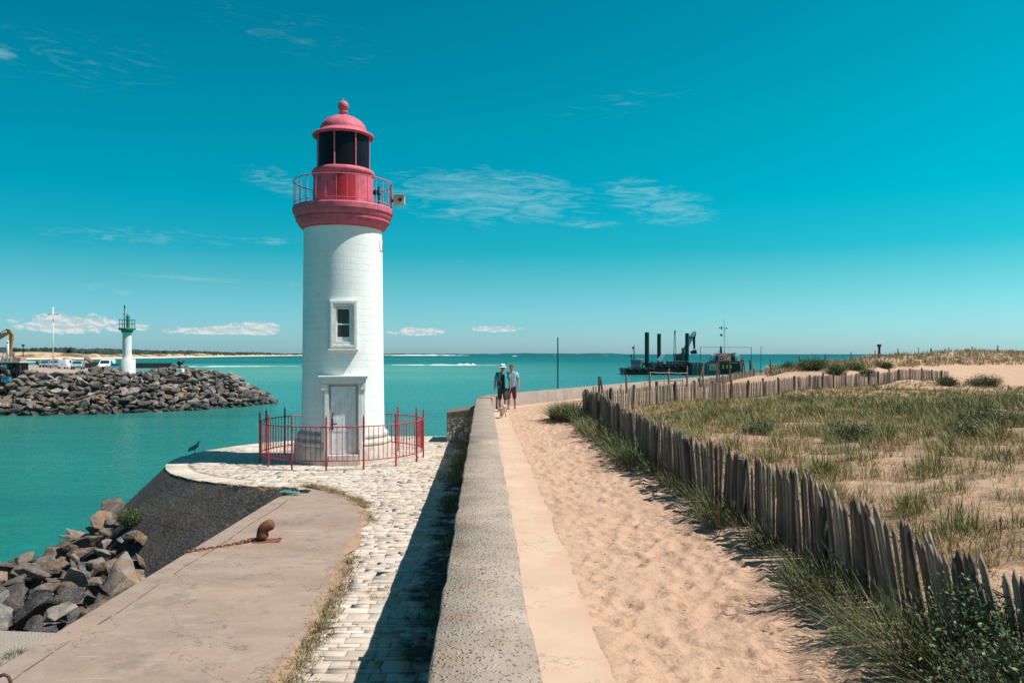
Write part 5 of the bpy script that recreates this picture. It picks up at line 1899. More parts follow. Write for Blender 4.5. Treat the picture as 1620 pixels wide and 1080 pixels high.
for cx, cy, n in ((-6.6, 18.95, 26), (-5.75, 18.4, 20), (-4.6, 18.55, 30), (-3.2, 19.4, 14), (-2.6, 17.8, 14), (-1.9, 20.3, 18), (-1.7, 10.3, 12), (-3.6, 20.2, 10), (-2.4, 21.5, 10)):
    X = cx + rng.normal(0, 0.22, n); Y = cy + rng.normal(0, 0.10, n)
    tufts(G, X, Y, np.full(n, TER - 0.01), 10, np.full(n, 0.13), np.full(n, 0.007), np.full(n, 0.05), np.full(n, 0.72), rng, (0.2, 1.2), 0.5)
tag(G.build('seam_grass', M_SEAM), 'dry tufted grass growing in the seam between concrete quay and pale paving', 'grass', kind='stuff')
G = Grass()
Y = rng.uniform(9.0, 27.6, 1200); Y = 9 + (Y - 9)
X = -0.30 - 0.037 * Y + 0.02 - np.abs(rng.normal(0.0, 0.30, len(Y))) - 0.05
keep = fbm(Y * 0.6, X * 0.6, 15, 4) > 0.44
X, Y = X[keep], Y[keep]
tufts(G, X, Y, np.full(len(X), TER - 0.01), 12, 0.10 + 0.30 * rng.random(len(X)) * sstep(9, 17, Y), np.full(len(X), 0.010), np.full(len(X), 0.08), np.clip(rng.normal(0.4, 0.3, len(X)), 0, 1), rng, (0.1, 1.0), 0.5)
tag(G.build('wall_foot_weeds', M_MARRAM), 'weeds growing in the shade at the foot of the parapet wall', 'weeds', kind='stuff')
# small tufts in the seam by the pale concrete block
for q, (x_, y_, lab) in enumerate(((-5.33, 8.25, 'small green grass tuft in the seam of the pebbly concrete block'), (-5.30, 7.85, 'tiny green grass tuft nearest the photo edge beside the iron hoop'))):
    r = np.random.default_rng(40 + q)
    G = Grass()
    tufts(G, np.zeros(1), np.zeros(1), np.zeros(1), 160, np.array([0.11]), np.array([0.006]), np.array([0.10]), np.array([0.3]), r, (0.1, 1.1))
    o = G.build('grass_tuft', M_LUSH); o.location = (x_, y_, -3.235)
    tag(o, lab, 'grass tuft')

# ------------------------------------------------------------------ shrubs
M_LEAF = mat('shrub_leaves', lambda t: dict(col=t.ramp(t.attr('rnd'), [(0, (0.03, 0.052, 0.026)), (0.5, (0.065, 0.105, 0.042)), (0.85, (0.13, 0.175, 0.06)), (1, (0.27, 0.28, 0.09))])), rough=0.55, spec=0.3)
M_LEAF2 = mat('coastal_leaves', lambda t: dict(col=t.ramp(t.attr('rnd'), [(0, (0.04, 0.06, 0.025)), (0.5, (0.09, 0.12, 0.045)), (1, (0.17, 0.19, 0.07))])), rough=0.6, spec=0.25)
M_STEM = simple('twig_bark', (0.10, 0.07, 0.05), 0.8)


def leaf_cloud(C_, N_, size, rnd):
    """two-triangle folded leaves at centres C_ with random turns"""
    n = len(C_)
    d = N_ / np.linalg.norm(N_, axis=1, keepdims=True)
    h = np.cross(d, rng.normal(size=(n, 3))); h /= np.linalg.norm(h, axis=1, keepdims=True)
    v = np.cross(d, h)
    s = size[:, None]
    V = np.stack([C_ - d * s * 0.5, C_ + h * s * 0.28 + v * s * 0.06, C_ + d * s * 0.5, C_ - h * s * 0.28 + v * s * 0.06], 1)
    o = np.arange(n)[:, None] * 4
    return V.reshape(-1, 3), np.concatenate([o + np.array([[0, 1, 2]]), o + np.array([[0, 2, 3]])]), np.repeat(rnd, 4)


def shrub(name, loc, rad, hgt, nst, nleaf, size, m, label, lean=(0, 0), seed=0, group=None):
    """many leafy shoots rising from one stool: stems and foliage are its parts"""
    global rng
    keep_rng = rng
    rng = np.random.default_rng(900 + seed)
    root = thing(name, label, 'shrub', loc, 0, group)
    bm = new()
    Cs = []; Ns = []; rn = []
    for k in range(nst):
        a = rng.uniform(0, 2 * PI); q = math.sqrt(rng.random())
        b = Vector((0.25 * rad * q * math.cos(a), 0.25 * rad * q * math.sin(a), -0.05))
        hh = hgt * rng.uniform(0.55, 1.05) * (1 - 0.45 * q * q)
        e = Vector((rad * q * math.cos(a) + lean[0] * hh, rad * q * math.sin(a) + lean[1] * hh, hh))
        mid = (b + e) / 2 + Vector((0, 0, 0.12 * hh))
        pts = [b * (1 - t) ** 2 + mid * 2 * t * (1 - t) + e * t * t for t in np.linspace(0, 1, 6)]
        tube(bm, pts, [0.012 * (rad + 0.4), 0.010 * (rad + 0.4), 0.008 * (rad + .4), 0.006, 0.004, 0.003], 5, cap=False)
        tone = rng.normal(0.42, 0.2)
        for i in range(nleaf):
            t = rng.random() ** 0.6
            p = b * (1 - t) ** 2 + mid * 2 * t * (1 - t) + e * t * t
            sp = size * 1.6 + 0.05 * rad * (1.2 - t)
            Cs.append((p.x + rng.normal(0, sp), p.y + rng.normal(0, sp), max(0.01, p.z + rng.normal(0, sp))))
            dv = (e - b)
            Ns.append((dv.x + rng.normal(0, 0.7) * hgt, dv.y + rng.normal(0, 0.7) * hgt, dv.z * 0.6 + rng.normal(0, 0.5) * hgt))
            rn.append(np.clip(tone + 0.35 * (t - 0.6) + rng.normal(0, 0.14), 0, 1))
    obj('stems', bm, M_STEM, root)
    V, T, r = leaf_cloud(np.array(Cs), np.array(Ns), size * rng.uniform(0.7, 1.25, len(Cs)), np.array(rn))
    np_obj('foliage', V, [T], m, root, attrs=dict(rnd=r))
    rng = keep_rng
    return root


for q, (x_, y_, rad, hgt, nst, nl, lab) in enumerate((
        (2.62, 3.65, 0.56, 0.74, 100, 90, 'leafy dark green shrub in front of the pickets in the bottom right corner'),
        (2.90, 4.45, 0.40, 0.85, 60, 85, 'leafy shrub climbing through the pickets right of the tallest grass clump'),
        (2.95, 3.35, 0.50, 0.95, 70, 85, 'leafy shrub at the extreme lower right under the leaning pickets'))):
    shrub('leafy_shrub', (x_, y_, ground_z(x_, y_)), rad, hgt, nst, nl, 0.026, M_LEAF, lab, (-0.25, 0.0), q)
for q, (px_, d, w_, h_, lab) in enumerate((
        (1285, 61.5, 1.35, 1.05, 'wide rounded green bush on the far trail edge below the crest posts'), (1322, 60, 0.85, 0.75, 'smaller green bush to the right of the wide one by the trail'),
        (1246, 63, 0.55, 0.75, 'small dark bush at the seaward end of the dune crest'), (1558, 61, 1.45, 1.0, 'broad dark green bush where the trail crosses the dune at right'),
        (1498, 58, 0.8, 0.65, 'low green bush on the trail just left of the broad one'), (1372, 60, 0.6, 0.45, 'little grey-green plant on bare sand behind the far fence'),
        (1312, 71, 0.8, 0.75, 'dark bush on the crest beside the tall posts'), (1288, 70, 0.8, 0.65, 'low bush on the crest left of the dark one'),
        (1350, 63, 0.9, 0.45, 'spreading low plant on sand between the two fences and crest'), (1400, 70, 0.8, 0.5, 'low tuft-like bush on the far sandy slope'))):
    x_ = (px_ - 810) / F * d
    shrub('dune_bush', (x_, d, ground_z(x_, d) - 0.05), w_, h_, int(70 * w_ + 40), 42, 0.085, M_LEAF2, lab, (0, 0), 20 + q)
for q, (px_, py_, w_, h_, lab) in enumerate((
        (1350, 695, 0.45, 0.32, 'dark twiggy plant in the middle of the fenced dune'), (1530, 690, 0.30, 0.22, 'round low plant on bare sand of the dune at right'),
        (1255, 640, 0.6, 0.4, 'bushy plant in the belt of grass before the far fence'), (1560, 672, 0.7, 0.4, 'leafy low plant in the grass belt toward the right edge'),
        (1195, 690, 0.42, 0.30, 'dark low plant near the middle of the near fence'))):
    p = ground_at(px_, py_)
    shrub('dune_plant', (p.x, p.y, p.z), w_, h_, 46, 34, 0.045, M_LEAF2, lab, (0, 0), 40 + q)
# bush rooted on the dark revetment
d = 19.5
p = P(207, 808, d)
rc = cone_r(p.x, p.y); zc = TER - (rc - 5.6)
shrub('revetment_bush', (p.x, p.y, zc - 0.02), 0.42, 0.5, 60, 60, 0.035, M_LEAF, 'single dark green bush growing on the dark revetment slope', (-0.1, -0.1), 60)
# ------------------------------------------------------------------ people
def skin(name, joints, bones, m, parent, sub=2, root=0):
    """one continuous skinned surface over a little skeleton; joints: {key: (pos, radius or (rx, ry))}"""
    keys = list(joints)
    me = bpy.data.meshes.new(name)
    me.from_pydata([joints[k][0] for k in keys], [(keys.index(a), keys.index(b)) for a, b in bones], [])
    o = bpy.data.objects.new(name, me)
    C.objects.link(o)
    o.modifiers.new('skin', 'SKIN')
    if not me.skin_vertices: raise RuntimeError('no skin layer')
    for i, k in enumerate(keys):
        r = joints[k][1]
        sv = me.skin_vertices[0].data[i]
        sv.radius = (r, r) if isinstance(r, (int, float)) else r
        sv.use_root = (i == root)
    o.modifiers['skin'].use_smooth_shade = True
    s = o.modifiers.new('smooth', 'SUBSURF'); s.levels = sub; s.render_levels = sub
    me.materials.append(m)
    o.parent = parent
    return o


def skin_tone(name, col): return simple(name, col, 0.55, var=0.12, bump=0.05)


def figure(root, pose, m_skin, k=1.0):
    """pose: joint positions (metres, +Y is the way the figure faces)"""
    J = {}
    for n, (p, r) in pose.items(): J[n] = (tuple(q * k for q in p), r * k if isinstance(r, (int, float)) else tuple(q * k for q in r))
    bones = [('pelvis', 'waist'), ('waist', 'chest'), ('chest', 'neck'), ('neck', 'head0'), ('head0', 'head1'), ('head1', 'head2')]
    for s in 'LR':
        bones += [('chest', 'sh' + s), ('sh' + s, 'el' + s), ('el' + s, 'wr' + s), ('wr' + s, 'pa' + s),
                  ('pelvis', 'hip' + s), ('hip' + s, 'kn' + s), ('kn' + s, 'an' + s), ('an' + s, 'to' + s)]
        for f in range(4):
            bones += [('pa' + s, f'f{f}{s}'), (f'f{f}{s}', f'g{f}{s}')]
        bones += [('wr' + s, 'th' + s), ('th' + s, 'ti' + s)]
    return skin('body', J, bones, m_skin, root)


def hand(pose, s, wr, d, side, curl):
    """palm, four unequal bent fingers and a thumb beside the palm, below wrist wr along direction d"""
    d = Vector(d).normalized(); sd = Vector(side).normalized(); c = Vector(curl).normalized()
    w_ = Vector(wr)
    pose['wr' + s] = (tuple(w_), (0.026, 0.032))
    pa = w_ + d * 0.075
    pose['pa' + s] = (tuple(pa), (0.020, 0.038))
    for f, (o_, l_) in enumerate(((-0.030, 0.070), (-0.010, 0.080), (0.010, 0.074), (0.029, 0.058))):
        a = pa + sd * o_ + d * (0.028 + l_ * 0.45) + c * 0.010
        b = pa + sd * o_ * 1.05 + d * (0.02 + l_ * 0.85) + c * 0.036
        pose[f'f{f}{s}'] = (tuple(a), 0.0095); pose[f'g{f}{s}'] = (tuple(b), 0.0080)
    t = w_ + d * 0.045 - sd * 0.036 + c * 0.012
    pose['th' + s] = (tuple(t), 0.012); pose['ti' + s] = (tuple(t + d * 0.05 - sd * 0.012 + c * 0.015), 0.009)


def face(root, hc, r, m_skin, k=1.0, hairm=None):
    """eyes, nose, mouth and ears set on the head"""
    bm = new()
    tube(bm, [hc + Vector((0, r * 0.93, 0.022)), hc + Vector((0, r * 1.12, -0.012)), hc + Vector((0, r * 1.16, -0.022)), hc + Vector((0, r * 0.95, -0.03))], [0.007, 0.013, 0.016, 0.012], 8)
    obj('nose', bm, m_skin, root, smooth=True)
    for s in (-1, 1):
        bm = new(); ball(bm, hc + Vector((s * 0.031, r * 0.90, 0.018)), 0.012, (1.2, 0.7, 0.75), 2)
        obj('eye', bm, simple('eye_dark', (0.03, 0.025, 0.02), 0.3, bump=0), root, smooth=True)
        bm = new(); ball(bm, hc + Vector((s * r * 0.88, -0.005, -0.005)), 0.03, (0.35, 0.7, 1.0), 2)
        obj('ear', bm, m_skin, root, smooth=True)
    bm = new(); ball(bm, hc + Vector((0, r * 0.88, -0.062)), 0.024, (1.0, 0.4, 0.32), 2)
    obj('mouth', bm, simple('lips', (0.36, 0.13, 0.11), 0.5, bump=0), root, smooth=True)


def shoe(root, an, toe, m, name='shoe'):
    a = Vector(an); t = Vector(toe)
    d = (t - a); d.z = 0; d.normalize()
    J = {'h': ((a.x - d.x * 0.05, a.y - d.y * 0.05, t.z + 0.008), (0.043, 0.040)), 'm': ((a.x + d.x * 0.06, a.y + d.y * 0.06, t.z + 0.010), (0.048, 0.045)),
         't': ((a.x + d.x * 0.17, a.y + d.y * 0.17, t.z + 0.002), (0.046, 0.034)), 'a': ((a.x, a.y, a.z + 0.015), (0.050, 0.050))}
    return skin(name, J, [('h', 'm'), ('m', 't'), ('h', 'a')], m, root, 2, 0)


SK1 = skin_tone('tanned_skin', (0.40, 0.19, 0.12))
SK2 = skin_tone('ruddy_skin', (0.42, 0.17, 0.11))
M_TEAL = simple('teal_jacket', (0.02, 0.30, 0.33), 0.7, var=0.2)
M_BLACKT = simple('black_cotton', (0.014, 0.014, 0.018), 0.8, var=0.2)
M_SHORT = simple('charcoal_shorts_cloth', (0.035, 0.040, 0.042), 0.85, var=0.4, scale=12)
M_MAROON = simple('maroon_cloth', (0.15, 0.028, 0.045), 0.85, var=0.3, scale=10)
M_SHIRT2 = simple('pale_blue_shirt', (0.36, 0.45, 0.56), 0.8, var=0.35, scale=14)
M_HATW = simple('white_hat', (0.74, 0.74, 0.72), 0.7, var=0.08)
M_SHOE = simple('black_shoe', (0.015, 0.015, 0.016), 0.5)
M_HAIR = simple('reddish_short_hair', (0.20, 0.075, 0.05), 0.8)
M_BAG = simple('dark_bag', (0.05, 0.02, 0.025), 0.7)


def walker(name, label, loc, face_to, stride, k, msk, lean):
    root = thing(name, label, 'person', loc, face_to)
    p = {}
    p['pelvis'] = ((0, 0, 0.93), (0.128, 0.104)); p['waist'] = ((0, 0.015, 1.10), (0.132, 0.110)); p['chest'] = ((0, 0.0 + lean, 1.36), (0.158, 0.115))
    p['neck'] = ((0, 0.012 + lean, 1.50), 0.056); p['head0'] = ((0, 0.02 + lean, 1.565), 0.064); p['head1'] = ((0, 0.022 + lean, 1.645), (0.080, 0.094)); p['head2'] = ((0, 0.012 + lean, 1.71), (0.066, 0.080))
    for s, sx, ph in (('L', -1, stride), ('R', 1, -stride)):
        # the arm swings against the leg
        sw = -ph * 0.55
        p['sh' + s] = ((sx * 0.205, lean - 0.01, 1.41), 0.060)
        el = Vector((sx * 0.275, lean - 0.02 + sw * 0.30, 1.13)); p['el' + s] = (tuple(el), 0.044)
        wr = Vector((sx * 0.285, lean + 0.05 + sw * 0.62, 0.90))
        hand(p, s, wr, (wr - el) + Vector((0, 0.02, -0.05)), (0, 1, 0.15), (-sx, 0.1, 0))
        p['hip' + s] = ((sx * 0.092, 0, 0.86), 0.096)
        p['kn' + s] = ((sx * 0.105, 0.045 + ph * 0.42, 0.49), 0.062)
        lift = 0.045 if ph < 0 else 0.0
        p['an' + s] = ((sx * 0.11, -0.02 + ph * 0.72 - (0.05 if ph < 0 else 0), 0.085 + lift), 0.040)
        p['to' + s] = ((sx * 0.125, 0.12 + ph * 0.72 - (0.05 if ph < 0 else 0), 0.032 + lift * 0.3), (0.038, 0.026))
    figure(root, p, msk, k)
    return root, {n: Vector(q[0]) * k for n, q in p.items()}


def garments(root, J, k, top, bottom, sleeve, leg, loose=1.12):
    T = {'a0': (J['pelvis'] + Vector((0, 0, -0.13 * k)), (0.20 * k, 0.17 * k)), 'a': (J['pelvis'] + Vector((0, 0, 0.02 * k)), (0.196 * k, 0.168 * k)), 'b': (J['waist'], (0.188 * k, 0.165 * k)), 'c': (J['chest'], (0.178 * k, 0.134 * k)), 'n': (J['neck'] + Vector((0, 0, -0.035 * k)), 0.072 * k)}
    B = [('a0', 'a'), ('a', 'b'), ('b', 'c'), ('c', 'n')]
    for s in 'LR':
        T['s' + s] = (J['sh' + s], 0.078 * k)
        e = J['sh' + s].lerp(J['el' + s], sleeve)
        T['e' + s] = (e, 0.066 * k)
        B += [('c', 's' + s), ('s' + s, 'e' + s)]
    sh = skin('shirt', {a: (tuple(b[0]), b[1]) for a, b in T.items()}, B, top, root)
    Q = {'p': (J['pelvis'] + Vector((0, 0, 0.06 * k)), (0.165 * k, 0.137 * k))}
    B = []
    for s in 'LR':
        Q['h' + s] = (J['hip' + s] + Vector((0, 0, -0.06 * k)), 0.112 * k)
        Q['m' + s] = (J['hip' + s].lerp(J['kn' + s], 0.6), 0.098 * k)
        Q['k' + s] = (J['hip' + s].lerp(J['kn' + s], 1.0) if leg <= 1 else J['kn' + s], 0.090 * k)
        B += [('p', 'h' + s), ('h' + s, 'm' + s), ('m' + s, 'k' + s)]
        if leg > 1:
            Q['q' + s] = (J['kn' + s].lerp(J['an' + s], leg - 1), 0.078 * k); B += [('k' + s, 'q' + s)]
    skin('shorts', {a: (tuple(b[0]), b[1]) for a, b in Q.items()}, B, bottom, root)
    return sh


p1 = P(795, 651, 28.9)
r1, J1 = walker('person', 'person in a white hat, open teal jacket and dark shorts walking towards the camera', (p1.x, p1.y, PATH + 0.005), PI + 0.0, 0.26, 1.0, SK1, 0.02)
garments(r1, J1, 1.0, M_BLACKT, M_SHORT, 0.3, 1.12)
# open jacket: two fronts and a back hung from the shoulders, with half sleeves
bm = new()
prof = [(-2.75, 0.20), (-2.25, 0.205), (-1.75, 0.208), (-1.2, 0.205), (-0.65, 0.208), (0, 0.205), (0.65, 0.208), (1.2, 0.205), (1.75, 0.208), (2.25, 0.205), (2.75, 0.20)]
rows = [(0.86, 1.14, 1.0), (1.0, 1.12, 0.98), (1.15, 1.08, 0.95), (1.30, 1.06, 0.88), (1.40, 1.02, 0.78), (1.47, 0.78, 0.62)]
g = []
for z, kx, ky in rows:
    ring = []
    for a, r in prof:
        # angle 0 is the back
        ring.append(bm.verts.new((r * kx * math.sin(a), 0.02 - r * ky * math.cos(a) + (0.012 if abs(a) > 2 else 0), z)))
    g.append(ring)
for a, b in zip(g[:-1], g[1:]):
    for i in range(len(prof) - 1): bm.faces.new((a[i], a[i + 1], b[i + 1], b[i]))
jk = obj('jacket', bm, M_TEAL, r1, smooth=True)
sm = jk.modifiers.new('cloth', 'SOLIDIFY'); sm.thickness = 0.012
ss = jk.modifiers.new('smooth', 'SUBSURF'); ss.levels = 1; ss.render_levels = 2
for s in 'LR':
    sh, el = J1['sh' + s], J1['el' + s]
    skin('sleeve', {'a': (tuple(sh + Vector((-0.04 if s == 'R' else 0.04, 0, 0.02))), 0.085), 'b': (tuple(sh.lerp(el, 0.45)), 0.082), 'c': (tuple(sh.lerp(el, 0.85)), 0.080)}, [('a', 'b'), ('b', 'c')], M_TEAL, r1)
hc = Vector((0, 0.02 + 0.02, 1.635))
face(r1, hc, 0.095, SK1)
bm = new()
lathe(bm, [(0.0, 1.795), (0.06, 1.79), (0.088, 1.765), (0.100, 1.715), (0.104, 1.69), (0.155, 1.672), (0.158, 1.664), (0.10, 1.676)], 28, c=(0, 0.035))
obj('hat', bm, M_HATW, r1, smooth=True, sharp=45)
bm = new()
lathe(bm, [(0.101, 1.715), (0.1065, 1.712), (0.1075, 1.694), (0.103, 1.690)], 28, c=(0, 0.035))
obj('hat_band', bm, M_BLACK, r1)
for s in 'LR': shoe(r1, J1['an' + s], J1['to' + s], M_SHOE)
bm = new()
bx(bm, 0.03, 0.19, 0.165, 0.235, 0.98, 1.17)
obj('hip_bag', bm, M_BAG, r1, bevel=0.02)
bm = new()
tube(bm, [(-0.12, 0.12, 1.44), (-0.03, 0.165, 1.30), (0.08, 0.172, 1.17)], 0.012, 6); obj('strap', bm, M_BAG, r1)

p2 = P(809.5, 647, 30.2)
r2, J2 = walker('person', 'person with short reddish hair, pale blue shirt and maroon shorts walking behind the hatted one', (p2.x, p2.y, PATH + 0.005), PI - 0.08, -0.28, 0.99, SK2, 0.03)
garments(r2, J2, 0.99, M_SHIRT2, M_MAROON, 0.8, 1.25)
hc = Vector((0, 0.05, 1.628)); face(r2, hc, 0.094, SK2)
bm = new()
ball(bm, (0, 0.03, 1.672), 0.097, (0.93, 1.03, 0.92), 3)
for v in list(bm.verts):
    if v.co.z < 1.655 and v.co.y > 0.0 or v.co.z < 1.60: bm.verts.remove(v)
obj('hair', bm, M_HAIR, r2, smooth=True)
for s in 'LR': shoe(r2, J2['an' + s], J2['to' + s], simple('tan_sandal', (0.22, 0.12, 0.07), 0.7), 'sandal')

# ------------------------------------------------------------------ dog
pd = P(795.5, 661, 26.0)
dog = thing('dog', 'small white and tan dog trotting ahead of the two walkers beside the wall', 'dog', (pd.x, pd.y, PATH + 0.003), PI + 0.25)


def m_dog(t):
    co = t.coord()
    n = t.noise(co, 5.5, 2)
    y = t.sep(co)[1]
    patch = t.rng(t.m('ADD', n, t.rng(y, -0.3, 0.3, 0.06, -0.10)), 0.50, 0.53)
    c = t.mix(patch, (0.66, 0.58, 0.48), (0.20, 0.12, 0.07))
    return dict(col=c, normal=t.bump(t.noise(co, 90, 3), 0.5, 0.01))


md = mat('white_tan_coat', m_dog, rough=0.9)
J = {'chest': ((0, 0.13, 0.27), (0.075, 0.090)), 'mid': ((0, 0.0, 0.275), (0.066, 0.075)), 'rump': ((0, -0.14, 0.275), (0.062, 0.068)), 'neck': ((0, 0.20, 0.345), 0.052), 'head': ((0, 0.255, 0.405), (0.052, 0.052)),
     'brow': ((0, 0.30, 0.395), 0.040), 'muz': ((0, 0.355, 0.375), 0.024), 'tail0': ((0, -0.21, 0.32), 0.018), 'tail1': ((0, -0.26, 0.40), 0.014), 'tail2': ((0, -0.24, 0.47), 0.009)}
B = [('mid', 'chest'), ('mid', 'rump'), ('chest', 'neck'), ('neck', 'head'), ('head', 'brow'), ('brow', 'muz'), ('rump', 'tail0'), ('tail0', 'tail1'), ('tail1', 'tail2')]
for s, sx, ph in (('L', -1, 1), ('R', 1, -1)):
    J['fs' + s] = ((sx * 0.055, 0.13, 0.21), 0.036); J['fw' + s] = ((sx * 0.058, 0.12 + 0.035 * ph, 0.10), 0.021); J['ff' + s] = ((sx * 0.058, 0.15 + 0.055 * ph, 0.022), 0.020)
    J['hh' + s] = ((sx * 0.050, -0.12, 0.22), 0.046); J['hk' + s] = ((sx * 0.056, -0.10 - 0.03 * ph, 0.155), 0.030); J['ho' + s] = ((sx * 0.058, -0.175 - 0.045 * ph, 0.085), 0.019); J['hf' + s] = ((sx * 0.058, -0.145 - 0.05 * ph, 0.020), 0.019)
    J['e0' + s] = ((sx * 0.045, 0.245, 0.445), 0.018); J['e1' + s] = ((sx * 0.062, 0.25, 0.485), 0.008)
    B += [('chest', 'fs' + s), ('fs' + s, 'fw' + s), ('fw' + s, 'ff' + s), ('rump', 'hh' + s), ('hh' + s, 'hk' + s), ('hk' + s, 'ho' + s), ('ho' + s, 'hf' + s), ('head', 'e0' + s), ('e0' + s, 'e1' + s)]
skin('body', J, B, md, dog, 2, 1)
bm = new(); ball(bm, (0, 0.382, 0.378), 0.013)
for s in (-1, 1): ball(bm, (s * 0.026, 0.327, 0.412), 0.008)
obj('nose_and_eyes', bm, M_BLACK, dog, smooth=True)

# ------------------------------------------------------------------ gull on the rim of the pier head
pg = P(308, 718, 24.5)
gull = thing('seagull', 'grey young seagull standing on the rim of the pier head facing right', 'gull', (pg.x, pg.y, TER + 0.0), -PI / 2 + 0.25)


def m_gull(t):
    co = t.coord()
    x, y, z = t.sep(co)
    n = t.noise(co, 30, 4, 0.7)
    back = t.rng(t.m('ADD', z, t.m('MULTIPLY', y, -0.25)), 0.24, 0.30)
    c = t.mix(t.m('MULTIPLY', back, t.rng(y, 0.16, 0.10)), t.mix(n, (0.42, 0.40, 0.37), (0.2, 0.19, 0.18)), t.mix(n, (0.17, 0.17, 0.175), (0.34, 0.33, 0.33)))
    return dict(col=c, normal=t.bump(n, 0.4, 0.005))


mg = mat('grey_plumage', m_gull, rough=0.8)
J = {'belly': ((0, 0.0, 0.225), (0.062, 0.070)), 'breast': ((0, 0.07, 0.285), (0.058, 0.060)), 'rump': ((0, -0.10, 0.165), (0.044, 0.040)), 'tail': ((0, -0.21, 0.095), (0.030, 0.012)), 'neck': ((0, 0.10, 0.355), 0.034),
     'head': ((0, 0.118, 0.415), 0.035), 'face': ((0, 0.152, 0.413), 0.022)}
skin('body', J, [('belly', 'breast'), ('belly', 'rump'), ('rump', 'tail'), ('breast', 'neck'), ('neck', 'head'), ('head', 'face')], mg, gull, 2, 0)
for s in (-1, 1):
    bm = new()
    ball(bm, (s * 0.058, -0.05, 0.225), 0.1, (0.16, 1.6, 0.52), 3, Matrix.Rotation(R(30), 4, 'X'))
    obj('wing', bm, simple('wing_grey', (0.20, 0.20, 0.205), 0.8, var=0.4, scale=25), gull, smooth=True)
    bm = new()
    tube(bm, [(s * 0.026, 0.01, 0.18), (s * 0.028, 0.005, 0.09), (s * 0.028, 0.012, 0.006)], [0.010, 0.005, 0.005], 6)
    for a in (-0.5, 0, 0.5): tube(bm, [(s * 0.028, 0.01, 0.006), (s * 0.028 + 0.04 * math.sin(a), 0.012 + 0.042 * math.cos(a), 0.004)], [0.004, 0.002], 5)
    obj('leg', bm, simple('gull_leg', (0.30, 0.17, 0.13), 0.6), gull)
bm = new(); tube(bm, [(0, 0.158, 0.413), (0, 0.19, 0.409), (0, 0.207, 0.399)], [0.012, 0.008, 0.002], 8)
obj('beak', bm, simple('gull_beak', (0.10, 0.075, 0.05), 0.5), gull)

# ------------------------------------------------------------------ bollard, chains, rope, hoop
def m_rust(t):
    co = t.coord()
    n = t.noise(co, 7, 6, 0.7); n2 = t.noise(co, 60, 4, 0.7)
    c = t.mix(t.rng(n, 0.35, 0.65), (0.115, 0.040, 0.025), (0.22, 0.085, 0.05))
    c = t.mix(t.m('MULTIPLY', t.rng(n2, 0.55, 0.75), 0.6), c, (0.05, 0.025, 0.02))
    return dict(col=c, normal=t.bump(t.m('ADD', n2, n), 0.5, 0.006))


M_RUST = mat('rusty_cast_iron', m_rust, rough=0.75, spec=0.3)
pb = P(415.5, 855, 13.02)
bol = thing('bollard', 'rusty cast iron mooring bollard with an overhanging head on the concrete quay', 'bollard', (pb.x, pb.y, -3.165), 0.12)
J = {'a': ((0, 0, 0.03), (0.125, 0.125)), 'b': ((-0.004, 0, 0.12), (0.105, 0.105)), 'c': ((0.004, 0, 0.19), (0.108, 0.105)), 'd': ((0.05, 0, 0.245), (0.118, 0.11)), 'e': ((0.13, 0, 0.275), (0.108, 0.105)), 'f': ((0.20, 0, 0.285), (0.080, 0.082))}
skin('post', J, [('a', 'b'), ('b', 'c'), ('c', 'd'), ('d', 'e'), ('e', 'f')], M_RUST, bol, 3, 0)
bm = new(); bx(bm, -0.14, 0.30, -0.15, 0.15, -0.004, 0.010)
for x_ in (-0.11, 0.26):
    for y_ in (-0.12, 0.12): tube(bm, [(x_, y_, 0.010), (x_, y_, 0.024)], 0.018, 6)
obj('base_plate', bm, M_RUST, bol, bevel=0.006)


def chain(name, pts, label, link=0.085, r=0.010, m=M_RUST):
    """separate interlocked links along a path, every other one turned; links are one thing"""
    pts = [Vector(p) for p in pts]
    cum = [0]
    for a, b in zip(pts[:-1], pts[1:]): cum.append(cum[-1] + (b - a).length)
    root = thing(name, label, 'chain', pts[0])
    s = 0; k = 0
    me = None
    while s < cum[-1] - link * 0.5:
        i = max(j for j in range(len(cum)) if cum[j] <= s + 1e-9)
        i = min(i, len(pts) - 2)
        d = (pts[i + 1] - pts[i]).normalized()
        p = pts[i] + d * (s - cum[i]) + d * link * 0.36
        if me is None:
            bm = new()
            L, W = link * 0.5, link * 0.27
            ring = []
            for q in range(17):
                a = 2 * PI * q / 16
                ring.append((W * math.sin(a), (L - W) * (1 if math.cos(a) > 0 else -1) * min(1, abs(math.cos(a)) * 3) + W * math.cos(a), 0))
            tube(bm, ring, r, 6, cap=False)
            o = obj('link', bm, m, root, smooth=True)
            me = o.data
        else:
            o = bpy.data.objects.new('link', me); C.objects.link(o); o.parent = root
        u, v = frame_of(d)
        zax = (u if k % 2 else v) + Vector((0, 0, 0.001))
        zax = (zax - d * zax.dot(d)).normalized()
        xax = d.cross(zax)
        o.matrix_local = Matrix((( xax.x, d.x, zax.x, p.x - pts[0].x), (xax.y, d.y, zax.y, p.y - pts[0].y), (xax.z, d.z, zax.z, p.z - pts[0].z), (0, 0, 0, 1)))
        s += link * 0.70; k += 1
    return root


